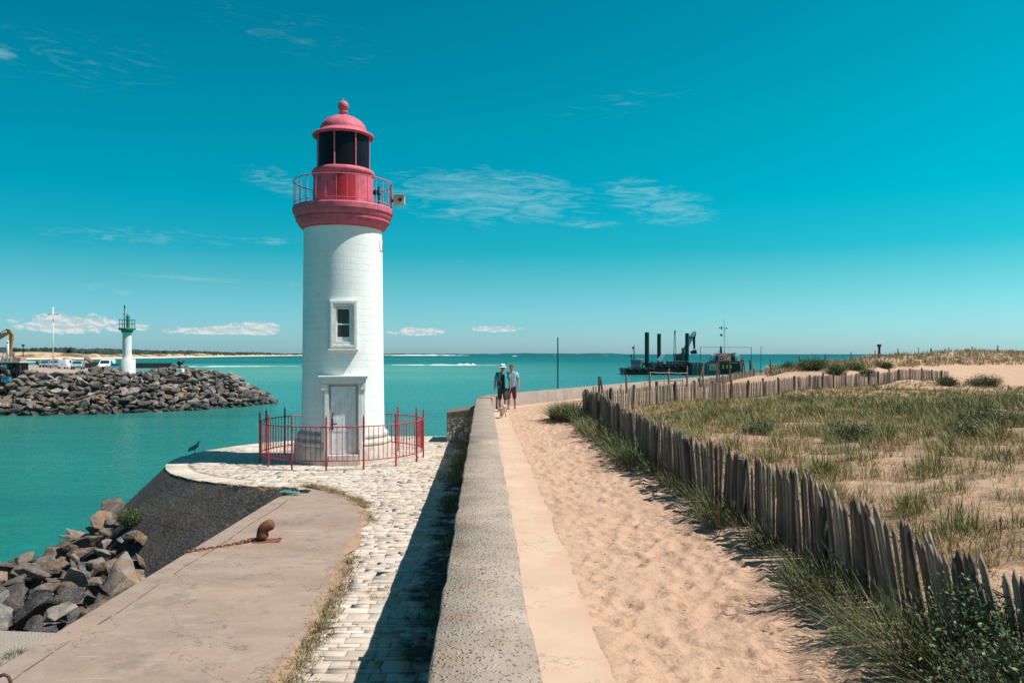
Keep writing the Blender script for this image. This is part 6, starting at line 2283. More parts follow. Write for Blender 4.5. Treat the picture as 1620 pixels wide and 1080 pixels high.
b0 = Vector((pb.x - 0.10, pb.y - 0.02, -3.115))
e0 = Vector((-5.17, 12.28, -3.145))
cp = [b0 + (e0 - b0) * q - Vector((0, 0, 0.035 * math.sin(PI * q))) for q in np.linspace(0, 1, 8)] + [Vector((-5.23, 12.22, -3.24)), Vector((-5.25, 12.18, -3.7)), Vector((-5.27, 12.1, -4.3))]
chain('mooring_chain', cp, 'rusty chain stretched from the bollard across the concrete to the quay edge', 0.095, 0.0115)
q0 = Vector((-5.02, 17.35, -3.14))
cp = [q0 + Vector((0.16, 0.1, 0)), q0 + Vector((0.06, 0.07, 0.01)), q0 + Vector((-0.06, 0.0, 0.0)), q0 + Vector((-0.15, -0.25, 0.0)), q0 + Vector((-0.19, -0.6, 0)), q0 + Vector((-0.24, -0.95, -0.06)), q0 + Vector((-0.27, -1.2, -0.45))]
chain('mooring_chain', cp, 'dark chain lying along the quay corner beside the turquoise rope', 0.09, 0.011, simple('dark_old_chain', (0.05, 0.04, 0.035), 0.8))
bm = new()
rr = random.Random(3)
pts = []
for i in range(60):
    a = i * 0.55
    pts.append((0.11 * math.cos(a) * (1 + 0.4 * rr.random()) + 0.10 * math.sin(i * 0.13), 0.06 * math.sin(a) * (1 + 0.5 * rr.random()), 0.02 + 0.03 * rr.random() + 0.0012 * i * (1 if i < 40 else 0.4)))
tube(bm, pts, 0.012, 6)
o = obj('rope_tangle', bm, simple('turquoise_rope', (0.10, 0.36, 0.32), 0.8, var=0.4, scale=30), smooth=True)
o.location = (-5.0, 17.25, -3.16)
tag(o, 'small tangle of turquoise rope on the quay corner below the pier head', 'rope')
bm = new()
pts = []
for i in range(70):
    a = i * 0.7
    pts.append((0.16 * math.cos(a) * (0.6 + 0.6 * rr.random()), 0.05 * math.sin(a) * (1 + 0.6 * rr.random()), 0.02 + 0.04 * rr.random()))
tube(bm, pts, 0.013, 6)
o = obj('rope_tangle', bm, simple('black_rope', (0.03, 0.026, 0.022), 0.85), smooth=True)
o.location = (-4.80, 17.55, -3.16)
tag(o, 'heap of blackish rope right of the turquoise tangle on the quay corner', 'rope')
bm = new()
tube(bm, [(0, 0, -0.05), (0, 0, 0.13), (-0.02, 0, 0.175), (-0.06, 0.0, 0.195), (-0.30, 0.02, 0.10), (-0.36, 0.02, 0.06), (-0.40, 0.02, -0.03)], 0.016, 10)
o = obj('iron_hoop', bm, simple('rusty_hoop', (0.09, 0.045, 0.035), 0.7), smooth=True, sharp=60)
o.location = (-4.655, 7.13, -3.165)
tag(o, 'rusty bent iron hoop set in the concrete at the bottom left corner', 'iron hoop')

# ------------------------------------------------------------------ posts along the sea wall and the crest
M_POST = simple('driftwood_post', (0.19, 0.125, 0.09), 0.85, var=0.4, scale=5, bump=0.5, bscale=60, bd=0.008)
M_POSTD = simple('dark_post', (0.075, 0.055, 0.05), 0.85, var=0.4, scale=5)
M_POSTL = simple('fresh_stake', (0.40, 0.26, 0.16), 0.8, var=0.25, scale=5)


def wpost(px_, ptop, d, label, r=0.06, m=None, name='wooden_post', dx=0.0, group='wooden posts along the dune edge', sq=False):
    base, h = at_depth(px_, d, ptop)
    bm = new()
    if sq: bx(bm, -r, r, -r, r, -0.3, h)
    else: tube(bm, [(0, 0, -0.3), (dx * 0.5, 0, h * 0.5), (dx, 0, h - 0.03), (dx, 0, h)], [r, r, r * 0.95, r * 0.7], 10)
    o = obj(name, bm, m or M_POST, smooth=not sq, sharp=40)
    o.location = base
    return tag(o, label, 'post', group)


def wall_d(px_, off=0.55):
    """depth at which a photo column meets the sand side of the parapet"""
    L = offset_line(off, 34, 120, 0.2)
    q = 810 + F * L[:, 0] / L[:, 1]
    return float(np.interp(px_, q, L[:, 1]))


for px_, top, lab in ((991, 592, 'brown post against the sea wall right of the leaning pair'), (1028, 588, 'brown post at the left end of the pale rope rail'), (1058, 583, 'brown post in the middle of the pale rope rail'),
                      (1087, 578, 'brown post at the right end of the pale rope rail')):
    wpost(px_, top, wall_d(px_), lab)
wpost(1112, 574, wall_d(1112), 'brown post held by a pale slanting brace')
wpost(1134.5, 572, wall_d(1134.5, 0.8), 'brown post below the left end of the warning sign')
wpost(948, 595, wall_d(948), 'dark short post of the leaning pair nearest the fence corner', m=M_POSTD)
# slanting members
def strut(px0, py0, px1, py1, d, label, r=0.05, m=None, name='slanting_stake'):
    a = P(px0, py0, d); b = P(px1, py1, d + 0.2)
    b.z = min(b.z, ground_z(b.x, b.y) - 0.1)
    bm = new(); tube(bm, [a - b, Vector((0, 0, 0))], [r * 0.9, r], 8)
    o = obj(name, bm, m or M_POSTL, smooth=True, sharp=40); o.location = b
    return tag(o, label, 'stake')


d_ = wall_d(950)
strut(949.5, 596, 955, 614, d_ + 0.1, 'dark stake slanting against the short post nearest the fence corner', m=M_POSTD)
d_ = wall_d(1112)
strut(1113.5, 574, 1104.5, 604, d_ - 0.25, 'pale brace slanting against a brown post left of the warning sign')
d_ = wall_d(1176) - 1.0
fr = thing('a_frame_prop', 'tripod of two pale and one dark stakes right of the warning sign', 'stakes', P(1175, 596, d_))
for (a, b, m_) in (((1175.5, 567.5), (1168, 597), M_POSTL), ((1174, 567), (1174.5, 592), M_POSTD), ((1176, 569), (1180, 593), M_POST), ((1172, 568), (1172.5, 583), M_POSTL)):
    pa_, pb_ = P(*a, d_), P(*b, d_ + 0.15)
    pb_.z -= 0.25
    bm = new(); tube(bm, [pa_ - fr.location, pb_ - fr.location], 0.06, 8); obj('stake', bm, m_, fr, smooth=True, sharp=40)
# heavy post with the thin tall frame
d_ = wall_d(1188)
wpost(1187.5, 569, d_, 'thick dark post at the foot of the thin tall frame', r=0.10, m=M_POSTD)
wpost(1191, 571, d_ + 0.1, 'pale stake strapped to the thick dark post', r=0.035, m=M_POSTL)
go = thing('thin_metal_frame', 'tall thin dark frame of two uprights and a crossbar behind the warning sign', 'frame', P(1188.5, 575, d_ + 0.5))
bm = new()
a, b = P(1108, 549.3, d_ + 0.5), P(1188.5, 549.3, d_ + 0.5)
O = go.location
for nm, seg in (('upright', [(b.x, b.y, b.z), (b.x, b.y, -2.6)]), ('upright', [(a.x, a.y, a.z), (a.x, a.y, -2.6)]), ('crossbar', [tuple(a - Vector((0.05, 0, 0))), tuple(b + Vector((0.05, 0, 0)))])):
    bm = new(); tube(bm, [Vector(q) - O for q in seg], 0.022 if nm == 'upright' else 0.02, 6); obj(nm, bm, M_BLACK, go)
# rope rail between three posts
bm = new()
dd = [wall_d(q) - 0.07 for q in (1028, 1058, 1087)]
a, b, c = P(1028, 588.6, dd[0]), P(1058, 589.3, dd[1]), P(1087, 589.8, dd[2])
tube(bm, [a, a.lerp(b, .5) - Vector((0, 0, .03)), b, b.lerp(c, .5) - Vector((0, 0, .03)), c], 0.016, 6)
tag(obj('rope_rail', bm, simple('pale_rope', (0.5, 0.45, 0.4), 0.8), smooth=True), 'pale rope strung between three brown posts before the dredger', 'rope')
# crest posts
for px_, top, d, lab, m_, r in (
        (1219, 567, 63, 'brown post on bare sand right of the thick dark post', M_POST, 0.055), (1265, 562, 68, 'grey post above the small dark bush', M_POST, 0.05), (1305.5, 559.5, 72, 'post behind the wide rounded bush on the crest', M_POST, 0.06),
        (1346.5, 557, 76, 'post on the crest halfway between wide bush and brown sign post', M_POST, 0.055), (1384.5, 554, 80, 'slim post immediately left of the brown sign post', M_POST, 0.045),
        (1420, 551, 84, 'leaning slim post right of the brown sign post', M_POST, 0.06), (1453, 549.5, 87, 'thin pole left of the small tripod on the crest', M_POST, 0.04),
        (1495, 551.5, 88, 'short stub right of the small tripod on the crest', M_POSTD, 0.06), (1501, 549, 89, 'thin pole next to the short stub on the crest', M_POST, 0.045),
        (1538, 548, 90, 'dark post on the grassy crest, second from the right edge', M_POSTD, 0.06), (1578.5, 546, 90, 'dark post on the grassy crest nearest the right edge', M_POSTD, 0.06)):
    wpost(px_, top, d, lab, r=r, m=m_, dx=0.05 if 'leaning' in lab else 0)
d_ = 88.0
tp = thing('small_tripod', 'small tripod of dark stakes on the dune crest', 'stakes', (P(1473, 560, d_).x, d_, ground_z(P(1473, 560, d_).x, d_)))
for a in (1466.5, 1473, 1479.5):
    bm = new(); tube(bm, [P(1473, 550.5, d_) - tp.location, Vector(((a - 1473) / F * d_, 0.3 if a == 1473 else 0, -0.1))], 0.05, 8); obj('stake', bm, M_POSTD, tp)
d_ = 78.0
base, h = at_depth(1391, d_, 544.5)
sg = thing('trail_sign_post', 'dark brown sign post with a small square head on the dune crest', 'sign post', base)
bm = new(); bx(bm, -0.10, 0.10, -0.06, 0.06, -0.3, h - 0.27); obj('post', bm, simple('dark_brown_wood', (0.055, 0.03, 0.028), 0.8), sg, bevel=0.01)
bm = new(); bx(bm, -0.185, 0.185, -0.075, 0.075, h - 0.268, h); obj('head', bm, simple('dark_brown_board', (0.075, 0.035, 0.035), 0.8), sg, bevel=0.01)

# warning sign board, standing on two posts
d_ = wall_d(1147, 0.9)
SCp = d_ / F
base = Vector(((1146.5 - 810) * SCp, d_, ground_z((1146.5 - 810) * SCp, d_)))
ws = thing('warning_sign', 'warning board with red top band and triangle and round symbols beside the sea wall', 'sign', base)
zt, zb = -(559.5 - 560) * SCp - base.z, -(570.5 - 560) * SCp - base.z
hw = 9.7 * SCp
for s in (-1, 1):
    bm = new(); bx(bm, s * hw * 0.86 - 0.05, s * hw * 0.86 + 0.05, 0.03, 0.11, -0.3, zt - 0.02); obj('post', bm, M_POST, ws, bevel=0.01)
bm = new(); bx(bm, -hw, hw, 0.0, 0.028, zb, zt); BOARD = obj('board', bm, simple('beige_board', (0.52, 0.42, 0.36), 0.6, var=0.08), ws)
hh = zt - zb
bm = new(); bx(bm, -hw + 0.01, hw - 0.01, -0.006, -0.001, zb + hh * 0.70, zt - 0.01); obj('red_band', bm, simple('sign_red', (0.42, 0.06, 0.05), 0.6), BOARD)
bm = new()
for i in range(3): bx(bm, -hw * 0.8, hw * (0.7 - 0.2 * i), -0.010, -0.0065, zb + hh * (0.93 - 0.075 * i) - 0.012, zb + hh * (0.93 - 0.075 * i) + 0.008)
obj('text_lines', bm, simple('sign_white', (0.7, 0.66, 0.62), 0.6), BOARD)


def disc(cx, cz, r, y0, m, name, par, n=24):
    bm = new(); prism(bm, [(cx + r * math.cos(2 * PI * i / n), cz + r * math.sin(2 * PI * i / n)) for i in range(n)], 0, 0.005)
    for v in bm.verts: v.co = Vector((v.co.x, y0 - v.co.z, v.co.y))
    return obj(name, bm, m, par)


cz = zb + hh * 0.36
disc(-hw * 0.56, cz, hh * 0.30, -0.001, simple('sign_blue', (0.05, 0.07, 0.22), 0.6), 'blue_disc', BOARD)
bm = new(); bx(bm, -hw * 0.70, -hw * 0.42, -0.011, -0.0065, cz - hh * 0.02, cz + hh * 0.08); obj('disc_mark', bm, simple('sign_white', (0.7, 0.66, 0.62), 0.6), BOARD)
def tri(r, y0, m, name):
    bm = new(); prism(bm, [(r * math.cos(a), cz - hh * 0.06 + r * math.sin(a)) for a in (PI / 2, PI / 2 + 2 * PI / 3, PI / 2 + 4 * PI / 3)], 0, 0.005)
    for v in bm.verts: v.co = Vector((v.co.x, y0 - v.co.z, v.co.y))
    return obj(name, bm, m, BOARD)


tri(hh * 0.44, -0.001, M_BLACK, 'triangle_rim'); tri(hh * 0.36, -0.0065, simple('sign_yellow', (0.62, 0.38, 0.03), 0.6), 'triangle')
bm = new(); bx(bm, -0.02, 0.02, -0.017, -0.0122, cz - hh * 0.08, cz + hh * 0.14); bx(bm, -0.02, 0.02, -0.017, -0.0122, cz - hh * 0.18, cz - hh * 0.12); obj('triangle_mark', bm, M_BLACK, BOARD)
disc(hw * 0.60, cz, hh * 0.30, -0.001, simple('sign_red', (0.42, 0.03, 0.05), 0.6), 'red_disc', BOARD); disc(hw * 0.60, cz, hh * 0.21, -0.0065, simple('sign_white', (0.7, 0.66, 0.62), 0.6), 'red_disc_face', BOARD)
bm = new(); bx(bm, -hh * 0.24, hh * 0.24, -0.016, -0.0118, -0.022, 0.022, Matrix.Translation((hw * 0.60, 0, cz)) @ Matrix.Rotation(R(45), 4, 'Y')); obj('red_bar', bm, simple('sign_red', (0.42, 0.03, 0.05), 0.6), BOARD)

# slim marker poles beyond the wall
def pole(px_, top, d, zbase, label, r, dx=0, m=None):
    a = P(px_, top, d)
    bm = new(); tube(bm, [(0, 0, 0), (dx, 0, a.z - zbase)], [r, r * 0.8], 8)
    o = obj('marker_pole', bm, m or simple('dark_green_pole', (0.012, 0.06, 0.065), 0.6), smooth=True, sharp=40); o.location = (a.x, d, zbase)
    return tag(o, label, 'pole')


pole(882.5, 533.5, 46, -9.0, 'tall thin dark green pole rising behind the curved sea wall', 0.045)
pole(1202, 548, 70, -9.0, 'thin dark wavering pole in the water right of the tall frame', 0.03, 0.12, M_BLACK)

# scraps on the trodden sand: bits of reed, twig and shell that nobody would count
rl = np.random.default_rng(17)
V = []; Q = []
for i in range(150):
    y = 3.6 + 20 * rl.random() ** 1.6; x = -0.037 * y + rl.uniform(0.95, 3.0)
    zg = ground_z(x, y) + 0.022
    a = rl.uniform(0, PI); L = rl.uniform(0.006, 0.024); w_ = rl.uniform(0.002, 0.006)
    c, s = math.cos(a), math.sin(a)
    b = len(V)
    for (u, v, h) in ((-L, -w_, 0), (L, -w_, 0), (L * 0.8, w_, 0), (-L, w_, 0), (-L * 0.7, 0, w_ * 1.6), (L * 0.6, 0, w_ * 1.6)):
        V.append((x + u * c - v * s, y + u * s + v * c, zg - 0.012 + h))
    Q += [(b, b + 1, b + 5, b + 4), (b + 2, b + 3, b + 4, b + 5)]
tag(np_obj('beach_litter', V, [np.array(Q)], simple('twig_brown', (0.10, 0.065, 0.045), 0.9, var=0.6, scale=2)), 'dark twigs and scraps scattered on the trodden sand path', 'litter', kind='stuff')
# ------------------------------------------------------------------ green harbour light on the breakwater
M_WHITEC = simple('white_tower_paint', (0.72, 0.70, 0.68), 0.7, var=0.12, scale=1.5)
M_GREEN = simple('harbour_green', (0.012, 0.24, 0.14), 0.5, var=0.2)
M_DGREEN = simple('dark_green_metal', (0.01, 0.075, 0.055), 0.5)
DL = 109.5
S_ = DL / F
gl = thing('harbour_light', 'white round harbour light with a green gallery and lamp on the breakwater', 'harbour light', P(201, 589.5, DL))


def up(py): return -(py - 560) * S_ - gl.location.z


bm = new(); lathe(bm, [(0, -1.2), (12.2 * S_, -1.2), (12.2 * S_, up(568.6)), (11.9 * S_, up(568)), (0, up(568))], 48); obj('base', bm, M_WHITEC, gl, smooth=True, sharp=40)
bm = new(); lathe(bm, [(6.75 * S_, up(568.2)), (6.6 * S_, up(526))], 48); obj('column', bm, M_WHITEC, gl, smooth=True, sharp=40)
bm = new(); lathe(bm, [(6.6 * S_, up(526)), (8.6 * S_, up(525.6)), (8.6 * S_, up(522.4)), (12.4 * S_, up(521.6)), (12.6 * S_, up(519.2)), (12.2 * S_, up(518.8)), (0, up(518.8))], 48)
obj('gallery', bm, M_GREEN, gl, smooth=True, sharp=35)
bm = new()
g = (1.5 * S_, 0)
lathe(bm, [(2.6 * S_, up(518.8)), (2.6 * S_, up(508)), (3.0 * S_, up(507)), (2.3 * S_, up(504)), (2.9 * S_, up(502)), (2.9 * S_, up(500)), (1.6 * S_, up(498)), (0.7 * S_, up(496)), (0, up(495.8))], 24, c=g)
obj('lamp', bm, M_GREEN, gl, smooth=True, sharp=40)
bm = new(); tube(bm, [(-3.6 * S_, -0.1, up(518.8)), (-3.4 * S_, -0.1, up(488))], 0.9 * S_, 8); bx(bm, -6.8 * S_, -1.6 * S_, -0.12, 0.02, up(497.2), up(496.2)); obj('mast', bm, simple('grey_mast', (0.24, 0.22, 0.2), 0.6), gl)
bm = new(); tube(bm, [(-3.4 * S_, -0.1, up(488)), (-3.4 * S_, -0.1, up(483))], 1.1 * S_, 8); obj('antenna', bm, M_DGREEN, gl)
for z in (505.8, 512.5):
    bm = new(); tube(bm, [(11.6 * S_ * math.cos(2 * PI * i / 40), 11.6 * S_ * math.sin(2 * PI * i / 40), up(z)) for i in range(41)], 0.025, 6, cap=False); obj('rail', bm, M_DGREEN, gl)
for i in range(10):
    a = 2 * PI * i / 10 + 0.2
    bm = new(); tube(bm, [(11.6 * S_ * math.cos(a), 11.6 * S_ * math.sin(a), up(519)), (11.6 * S_ * math.cos(a), 11.6 * S_ * math.sin(a), up(505.8))], 0.022, 6); obj('rail_post', bm, M_DGREEN, gl)

# tall white lamp mast
d = 140.0
lm = thing('lamp_mast', 'tall slender white lamp mast behind the parked vehicles on the quay', 'lamp mast', Vector(((84 - 810) / F * d, d, -2.72)))
k = d / F
bm = new(); tube(bm, [(0, 0, 0), (0, 0, (560 - 485.5) * k + 2.72)], [0.11, 0.07], 10); obj('pole', bm, M_WHITEC, lm, smooth=True)
for s in (-1, 1):
    bm = new(); z = (560 - 497) * k + 2.72
    bx(bm, *sorted((s * 0.05, s * 0.55)), -0.06, 0.06, z - 0.05, z + 0.02); bx(bm, *sorted((s * 0.55, s * 1.0)), -0.14, 0.14, z - 0.12, z + 0.04); obj('lamp', bm, simple('grey_lamp_head', (0.35, 0.35, 0.36), 0.5), lm)
d = 125.0
sl2 = thing('street_lamp', 'short dark floodlight post beside the fishing boat on the quay', 'lamp post', Vector(((36.5 - 810) / F * d, d, -2.72)))
k = d / F
bm = new(); tube(bm, [(0, 0, 0), (0, 0, (560 - 547) * k + 2.72)], 0.07, 8); obj('pole', bm, M_BLACK, sl2)
bm = new(); bx(bm, -0.17, 0.2, -0.12, 0.12, (560 - 547.5) * k + 2.72, (560 - 544.8) * k + 2.72); obj('lamp', bm, M_BLACK, sl2)

# small white beacon box with a dark cap among the rocks
d = 111.0
k = d / F
bc = thing('beacon_box', 'small white two-stage box with a dark hooded lamp among the breakwater rocks', 'beacon', P(285, 601, d))
bm = new()
for (x0, x1, z0, z1) in ((-4.6, 5.2, 12, 18), (-3.9, 4.9, -3, 11.2)): bx(bm, x0 * k, x1 * k, -0.42, 0.42, z0 * k, z1 * k)
obj('housing', bm, M_WHITEC, bc, bevel=0.05)
bm = new(); tube(bm, [(-1.2 * k, 0, 17.5 * k), (-1.2 * k, 0, 25 * k)], 1.6 * k, 10); obj('stem', bm, M_DGREEN, bc, smooth=True, sharp=40)
bm = new(); lathe(bm, [(0, 24.2 * k), (4.6 * k, 24.5 * k), (5.0 * k, 26.5 * k), (3.2 * k, 27.6 * k), (4.8 * k, 28.4 * k), (3.6 * k, 30 * k), (0, 30.6 * k)], 20); bx(bm, 2.6 * k, 7.0 * k, -0.2, 0.2, 28.4 * k, 29.9 * k); obj('hood', bm, M_BLACK, bc, smooth=True, sharp=35)

# ------------------------------------------------------------------ parked vehicles
M_TYRE = simple('tyre_rubber', (0.015, 0.015, 0.016), 0.8)
M_RIM = simple('wheel_rim', (0.35, 0.35, 0.36), 0.35, metal=0.6)
M_CARGLASS = mat('car_glass', color=(0.02, 0.035, 0.045), rough=0.08, spec=0.5)
M_LAMPG = mat('headlamp_glass', color=(0.6, 0.62, 0.62), rough=0.15)
M_LAMPR = mat('tail_lamp', color=(0.35, 0.02, 0.02), rough=0.2)


def paint(name, col): return mat(name, lambda t: dict(col=col), rough=0.28, spec=0.5)


def vehicle(name, label, px_, pbot, d, rz, col, kind, wpx):
    """kind: 'car', 'van', 'box'. built nose towards -Y, then turned"""
    k = d / F
    W = 1.78
    root = thing(name, label, 'van' if kind != 'car' else 'car', Vector(((px_ - 810) * k, d, -2.715)), rz, 'vehicles parked on the breakwater quay')
    root.scale = (wpx * k / W,) * 3
    pm = paint(name + '_paint', col)
    if kind == 'car':
        L, prof = 4.1, [(-2.05, .30), (-2.08, .62), (-1.95, .80), (-1.15, .95), (-0.45, 1.45), (0.15, 1.52), (1.2, 1.46), (1.85, 1.0), (2.02, .85), (2.05, .35)]
    elif kind == 'van':
        L, prof = 4.5, [(-2.2, .30), (-2.25, .75), (-2.1, .95), (-1.45, 1.12), (-0.85, 1.78), (-0.5, 1.88), (2.1, 1.90), (2.22, 1.75), (2.25, .35)]
    else:
        L, prof = 4.9, [(-2.4, .30), (-2.45, .85), (-2.3, 1.1), (-1.75, 1.25), (-1.2, 2.0), (-0.9, 2.1), (2.3, 2.12), (2.4, 2.05), (2.42, .35)]
    n = len(prof)
    bm = new()
    rows = []
    for s, kx in ((-1, 1), (-0.985, 1.0), (0.985, 1.0), (1, 1)):
        row = []
        for y, z in prof:
            taper = 1 - 0.16 * max(0, z - 0.95) if abs(s) <= 1 else 1
            row.append(bm.verts.new((s * W / 2 * taper * (0.97 if abs(y) > L / 2 - 0.2 else 1), y, z)))
        rows.append(row)
    for a, b in zip(rows[:-1], rows[1:]):
        for i in range(n): bm.faces.new((a[i], a[(i + 1) % n], b[(i + 1) % n], b[i]))
    bm.faces.new(rows[0]); bm.faces.new(rows[-1][::-1])
    obj('body', bm, pm, root, bevel=0.05)
    # glass: windscreen, rear window, sides
    def quad(pts, nm, m_, off):
        bm = new(); nrm = (Vector(pts[1]) - Vector(pts[0])).cross(Vector(pts[2]) - Vector(pts[0])).normalized()
        a = [bm.verts.new(Vector(p) + nrm * off) for p in pts]; b = [bm.verts.new(Vector(p) - nrm * 0.02) for p in pts]
        bm.faces.new(a); bm.faces.new(b[::-1])
        for i in range(4): bm.faces.new((a[i], b[i], b[(i + 1) % 4], a[(i + 1) % 4]))
        return obj(nm, bm, m_, root)
    (y0, z0), (y1, z1) = prof[3], prof[4]
    def lerp(q): return y0 + (y1 - y0) * q, z0 + (z1 - z0) * q
    (ya, za), (yb, zb_) = lerp(0.10), lerp(0.93)
    quad([(-0.74, ya, za), (0.74, ya, za), (0.66, yb, zb_), (-0.66, yb, zb_)], 'windscreen', M_CARGLASS, 0.012)
    zt = prof[4][1] - 0.10; zl = prof[3][1] + 0.06
    for s in (-1, 1):
        xs = lambda z: s * (W / 2 * (1 - 0.16 * max(0, z - 0.95)) + 0.012)
        ends = ((-0.30, 1.15),) if kind == 'car' else ((-0.75, 0.15),)
        for e0, e1 in ends:
            pts = [(xs(zl), e0 - 0.35, zl), (xs(zl), e1 + 0.3, zl), (xs(zt), e1, zt), (xs(zt), e0, zt)]
            if s < 0: pts = pts[::-1]
            quad(pts, 'side_window', M_CARGLASS, 0.0)
        bm = new(); bx(bm, *sorted((s * 0.50, s * 0.80)), -L / 2 - 0.045, -L / 2 + 0.15, 0.62 if kind == 'car' else 0.72, 0.80 if kind == 'car' else 0.95); obj('headlight', bm, M_LAMPG, root, bevel=0.02)
        bm = new(); bx(bm, *sorted((s * 0.70, s * 0.86)), L / 2 - 0.12, L / 2 + 0.02, 0.75, 1.0); obj('tail_light', bm, M_LAMPR, root)
        for y in (-L / 2 + 0.78, L / 2 - 0.75):
            bm = new(); tube(bm, [(s * (W / 2 - 0.2), y, 0.31), (s * (W / 2 + 0.012), y, 0.31)], 0.315, 20)
            wh = obj('wheel', bm, M_TYRE, root, smooth=True, sharp=40)
            bm = new(); tube(bm, [(s * (W / 2 - 0.05), y, 0.31), (s * (W / 2 + 0.022), y, 0.31)], 0.2, 16); obj('rim', bm, M_RIM, wh)
    bm = new(); bx(bm, -0.80, 0.80, -L / 2 - 0.06, -L / 2 + 0.1, 0.28, 0.46); obj('bumper', bm, simple('bumper_grey', (0.05, 0.055, 0.06), 0.6), root, bevel=0.02)
    if kind != 'car':
        for s in (-1, 1):
            bm = new(); bx(bm, *sorted((s * 0.015, s * 0.76)), L / 2 - 0.01, L / 2 + 0.022, 0.42, 1.72 if kind == 'box' else 1.55)
            dr = obj('rear_door', bm, pm, root, bevel=0.015)
            bm = new(); bx(bm, *sorted((s * 0.03, s * 0.12)), L / 2 + 0.02, L / 2 + 0.05, 0.95, 1.05); obj('handle', bm, M_BLACK, dr)
        bm = new(); bx(bm, -0.26, 0.26, L / 2 + 0.0235, L / 2 + 0.03, 0.62, 0.74); obj('number_plate', bm, simple('plate_white', (0.7, 0.7, 0.65), 0.5), root)
    return root


vehicle('parked_car', 'silver blue hatchback at the left end of the parked vehicles', 72, 581, 158, 0.30, (0.16, 0.26, 0.32), 'car', 12.0)
vehicle('parked_van', 'grey van with a dark windscreen second from the left', 87.5, 582, 152, 0.35, (0.22, 0.30, 0.36), 'van', 11.5)
vehicle('parked_van', 'white van showing its plain rear doors to the camera', 104.5, 584, 144, PI + 0.22, (0.70, 0.70, 0.70), 'box', 12.6)
vehicle('parked_car', 'silver car with a pale bonnet right of the white rear-facing van', 123, 585, 138, 0.38, (0.24, 0.36, 0.42), 'car', 15.5)
vehicle('parked_van', 'white van facing the camera left of the harbour light', 169, 586, 127, 0.22, (0.72, 0.74, 0.73), 'van', 16.5)
vehicle('parked_car', 'teal green car half hidden behind the harbour light', 184, 586.5, 122, 0.30, (0.01, 0.22, 0.22), 'car', 15.0)
# low dark wall and rock pile behind the cars
bm = new()
bx(bm, -86, -66.5, 150, 150.6, -2.75, -1.75)
tag(obj('quay_wall', bm, simple('dark_quay_concrete', (0.08, 0.07, 0.065), 0.9)), 'low dark wall behind the parked vehicles on the quay', 'wall')
rngq = random.Random(77)
for i in range(26):
    px_ = rngq.uniform(-10, 165); d = rngq.uniform(160, 172)
    rock((FAR_G)[rngq.randrange(8)], ((px_ - 810) / F * d, d, -2.3 + rngq.random() * 1.0), rngq.uniform(0.7, 1.3), rngq, 'dark boulder piled behind the parked vehicles', 'boulders behind the parked vehicles')

# ------------------------------------------------------------------ fishing boat at the left edge, digger arm above it
d = 104.0
k = d / F
fb = thing('fishing_boat', 'dark fishing boat with a pale deck rail and net drum at the left photo edge', 'boat', Vector(((14 - 810) * k, d, -4.0)))
z = lambda py: -(py - 560) * k + 4.0
X_ = lambda px_: (px_ - 14) * k
bm = new(); prism(bm, [(X_(-45), -1.6), (X_(40), -1.6), (X_(46), 0), (X_(40), 1.6), (X_(-45), 1.6)], -3.2, z(600)); obj('hull', bm, simple('dark_hull', (0.035, 0.03, 0.03), 0.5), fb, bevel=0.05)
bm = new(); prism(bm, [(X_(-40), -1.7), (X_(44), -1.7), (X_(50), 0), (X_(44), 1.7), (X_(-40), 1.7)], z(573.4), z(571.4)); obj('shelter_deck', bm, simple('pale_deck', (0.55, 0.56, 0.54), 0.6), fb)
for a in (2, 10, 20, 30, 38, 42):
    bm = new(); bx(bm, X_(a) - 0.09, X_(a) + 0.09, -1.55, -1.35, z(600.5), z(573.4)); obj('deck_post', bm, simple('dark_steel', (0.05, 0.045, 0.045), 0.6), fb)
bm = new(); tube(bm, [(X_(14), -1.2, z(580)), (X_(23), -1.2, z(580))], 0.55, 16); obj('net_drum', bm, simple('grey_green_net', (0.20, 0.24, 0.21), 0.9, var=0.4, scale=8), fb)
bm = new(); bx(bm, X_(6), X_(36), -0.9, 1.2, z(600.5), z(574)); obj('deckhouse', bm, simple('brown_deckhouse', (0.10, 0.06, 0.05), 0.7), fb)
bm = new()
for zz_ in (560.5, 566): tube(bm, [(X_(6), -1.6, z(zz_)), (X_(30), -1.6, z(zz_))], 0.03, 6)
for a in (6, 12, 18, 24, 30): tube(bm, [(X_(a), -1.6, z(572)), (X_(a), -1.6, z(560.5))], 0.03, 6)
obj('handrail', bm, simple('white_rail', (0.6, 0.6, 0.58), 0.5), fb)
bm = new(); tube(bm, [(X_(12.5), 0, z(572)), (X_(12.5), 0, z(541))], [0.2, 0.13], 10); obj('mast', bm, simple('white_mast', (0.62, 0.60, 0.57), 0.5), fb, smooth=True)
bm = new(); ball(bm, (X_(13), -0.1, z(540.5)), 0.17); obj('mast_lamp', bm, M_WHITEC, fb, smooth=True)
bm = new()
for a in (-2, 5): tube(bm, [(X_(a), 0.4, z(572)), (X_(9), 0.4, z(543))], 0.05, 6)
for q in (0.2, 0.4, 0.6, 0.8): bx(bm, X_(-2 + 11 * q), X_(5 + 4 * q), 0.36, 0.44, z(572 - 29 * q) - 0.03, z(572 - 29 * q) + 0.03)
obj('gantry', bm, simple('blue_grey_steel', (0.2, 0.27, 0.30), 0.6), fb)
bm = new()
for a in range(5): bx(bm, X_(6 + 6.5 * a), X_(11.5 + 6.5 * a), -0.6, 0.6, z(571.3), z(564 + (a % 3))) 
obj('deck_boxes', bm, simple('pinkish_boxes', (0.45, 0.26, 0.2), 0.8, var=0.5, scale=2), fb, bevel=0.04)
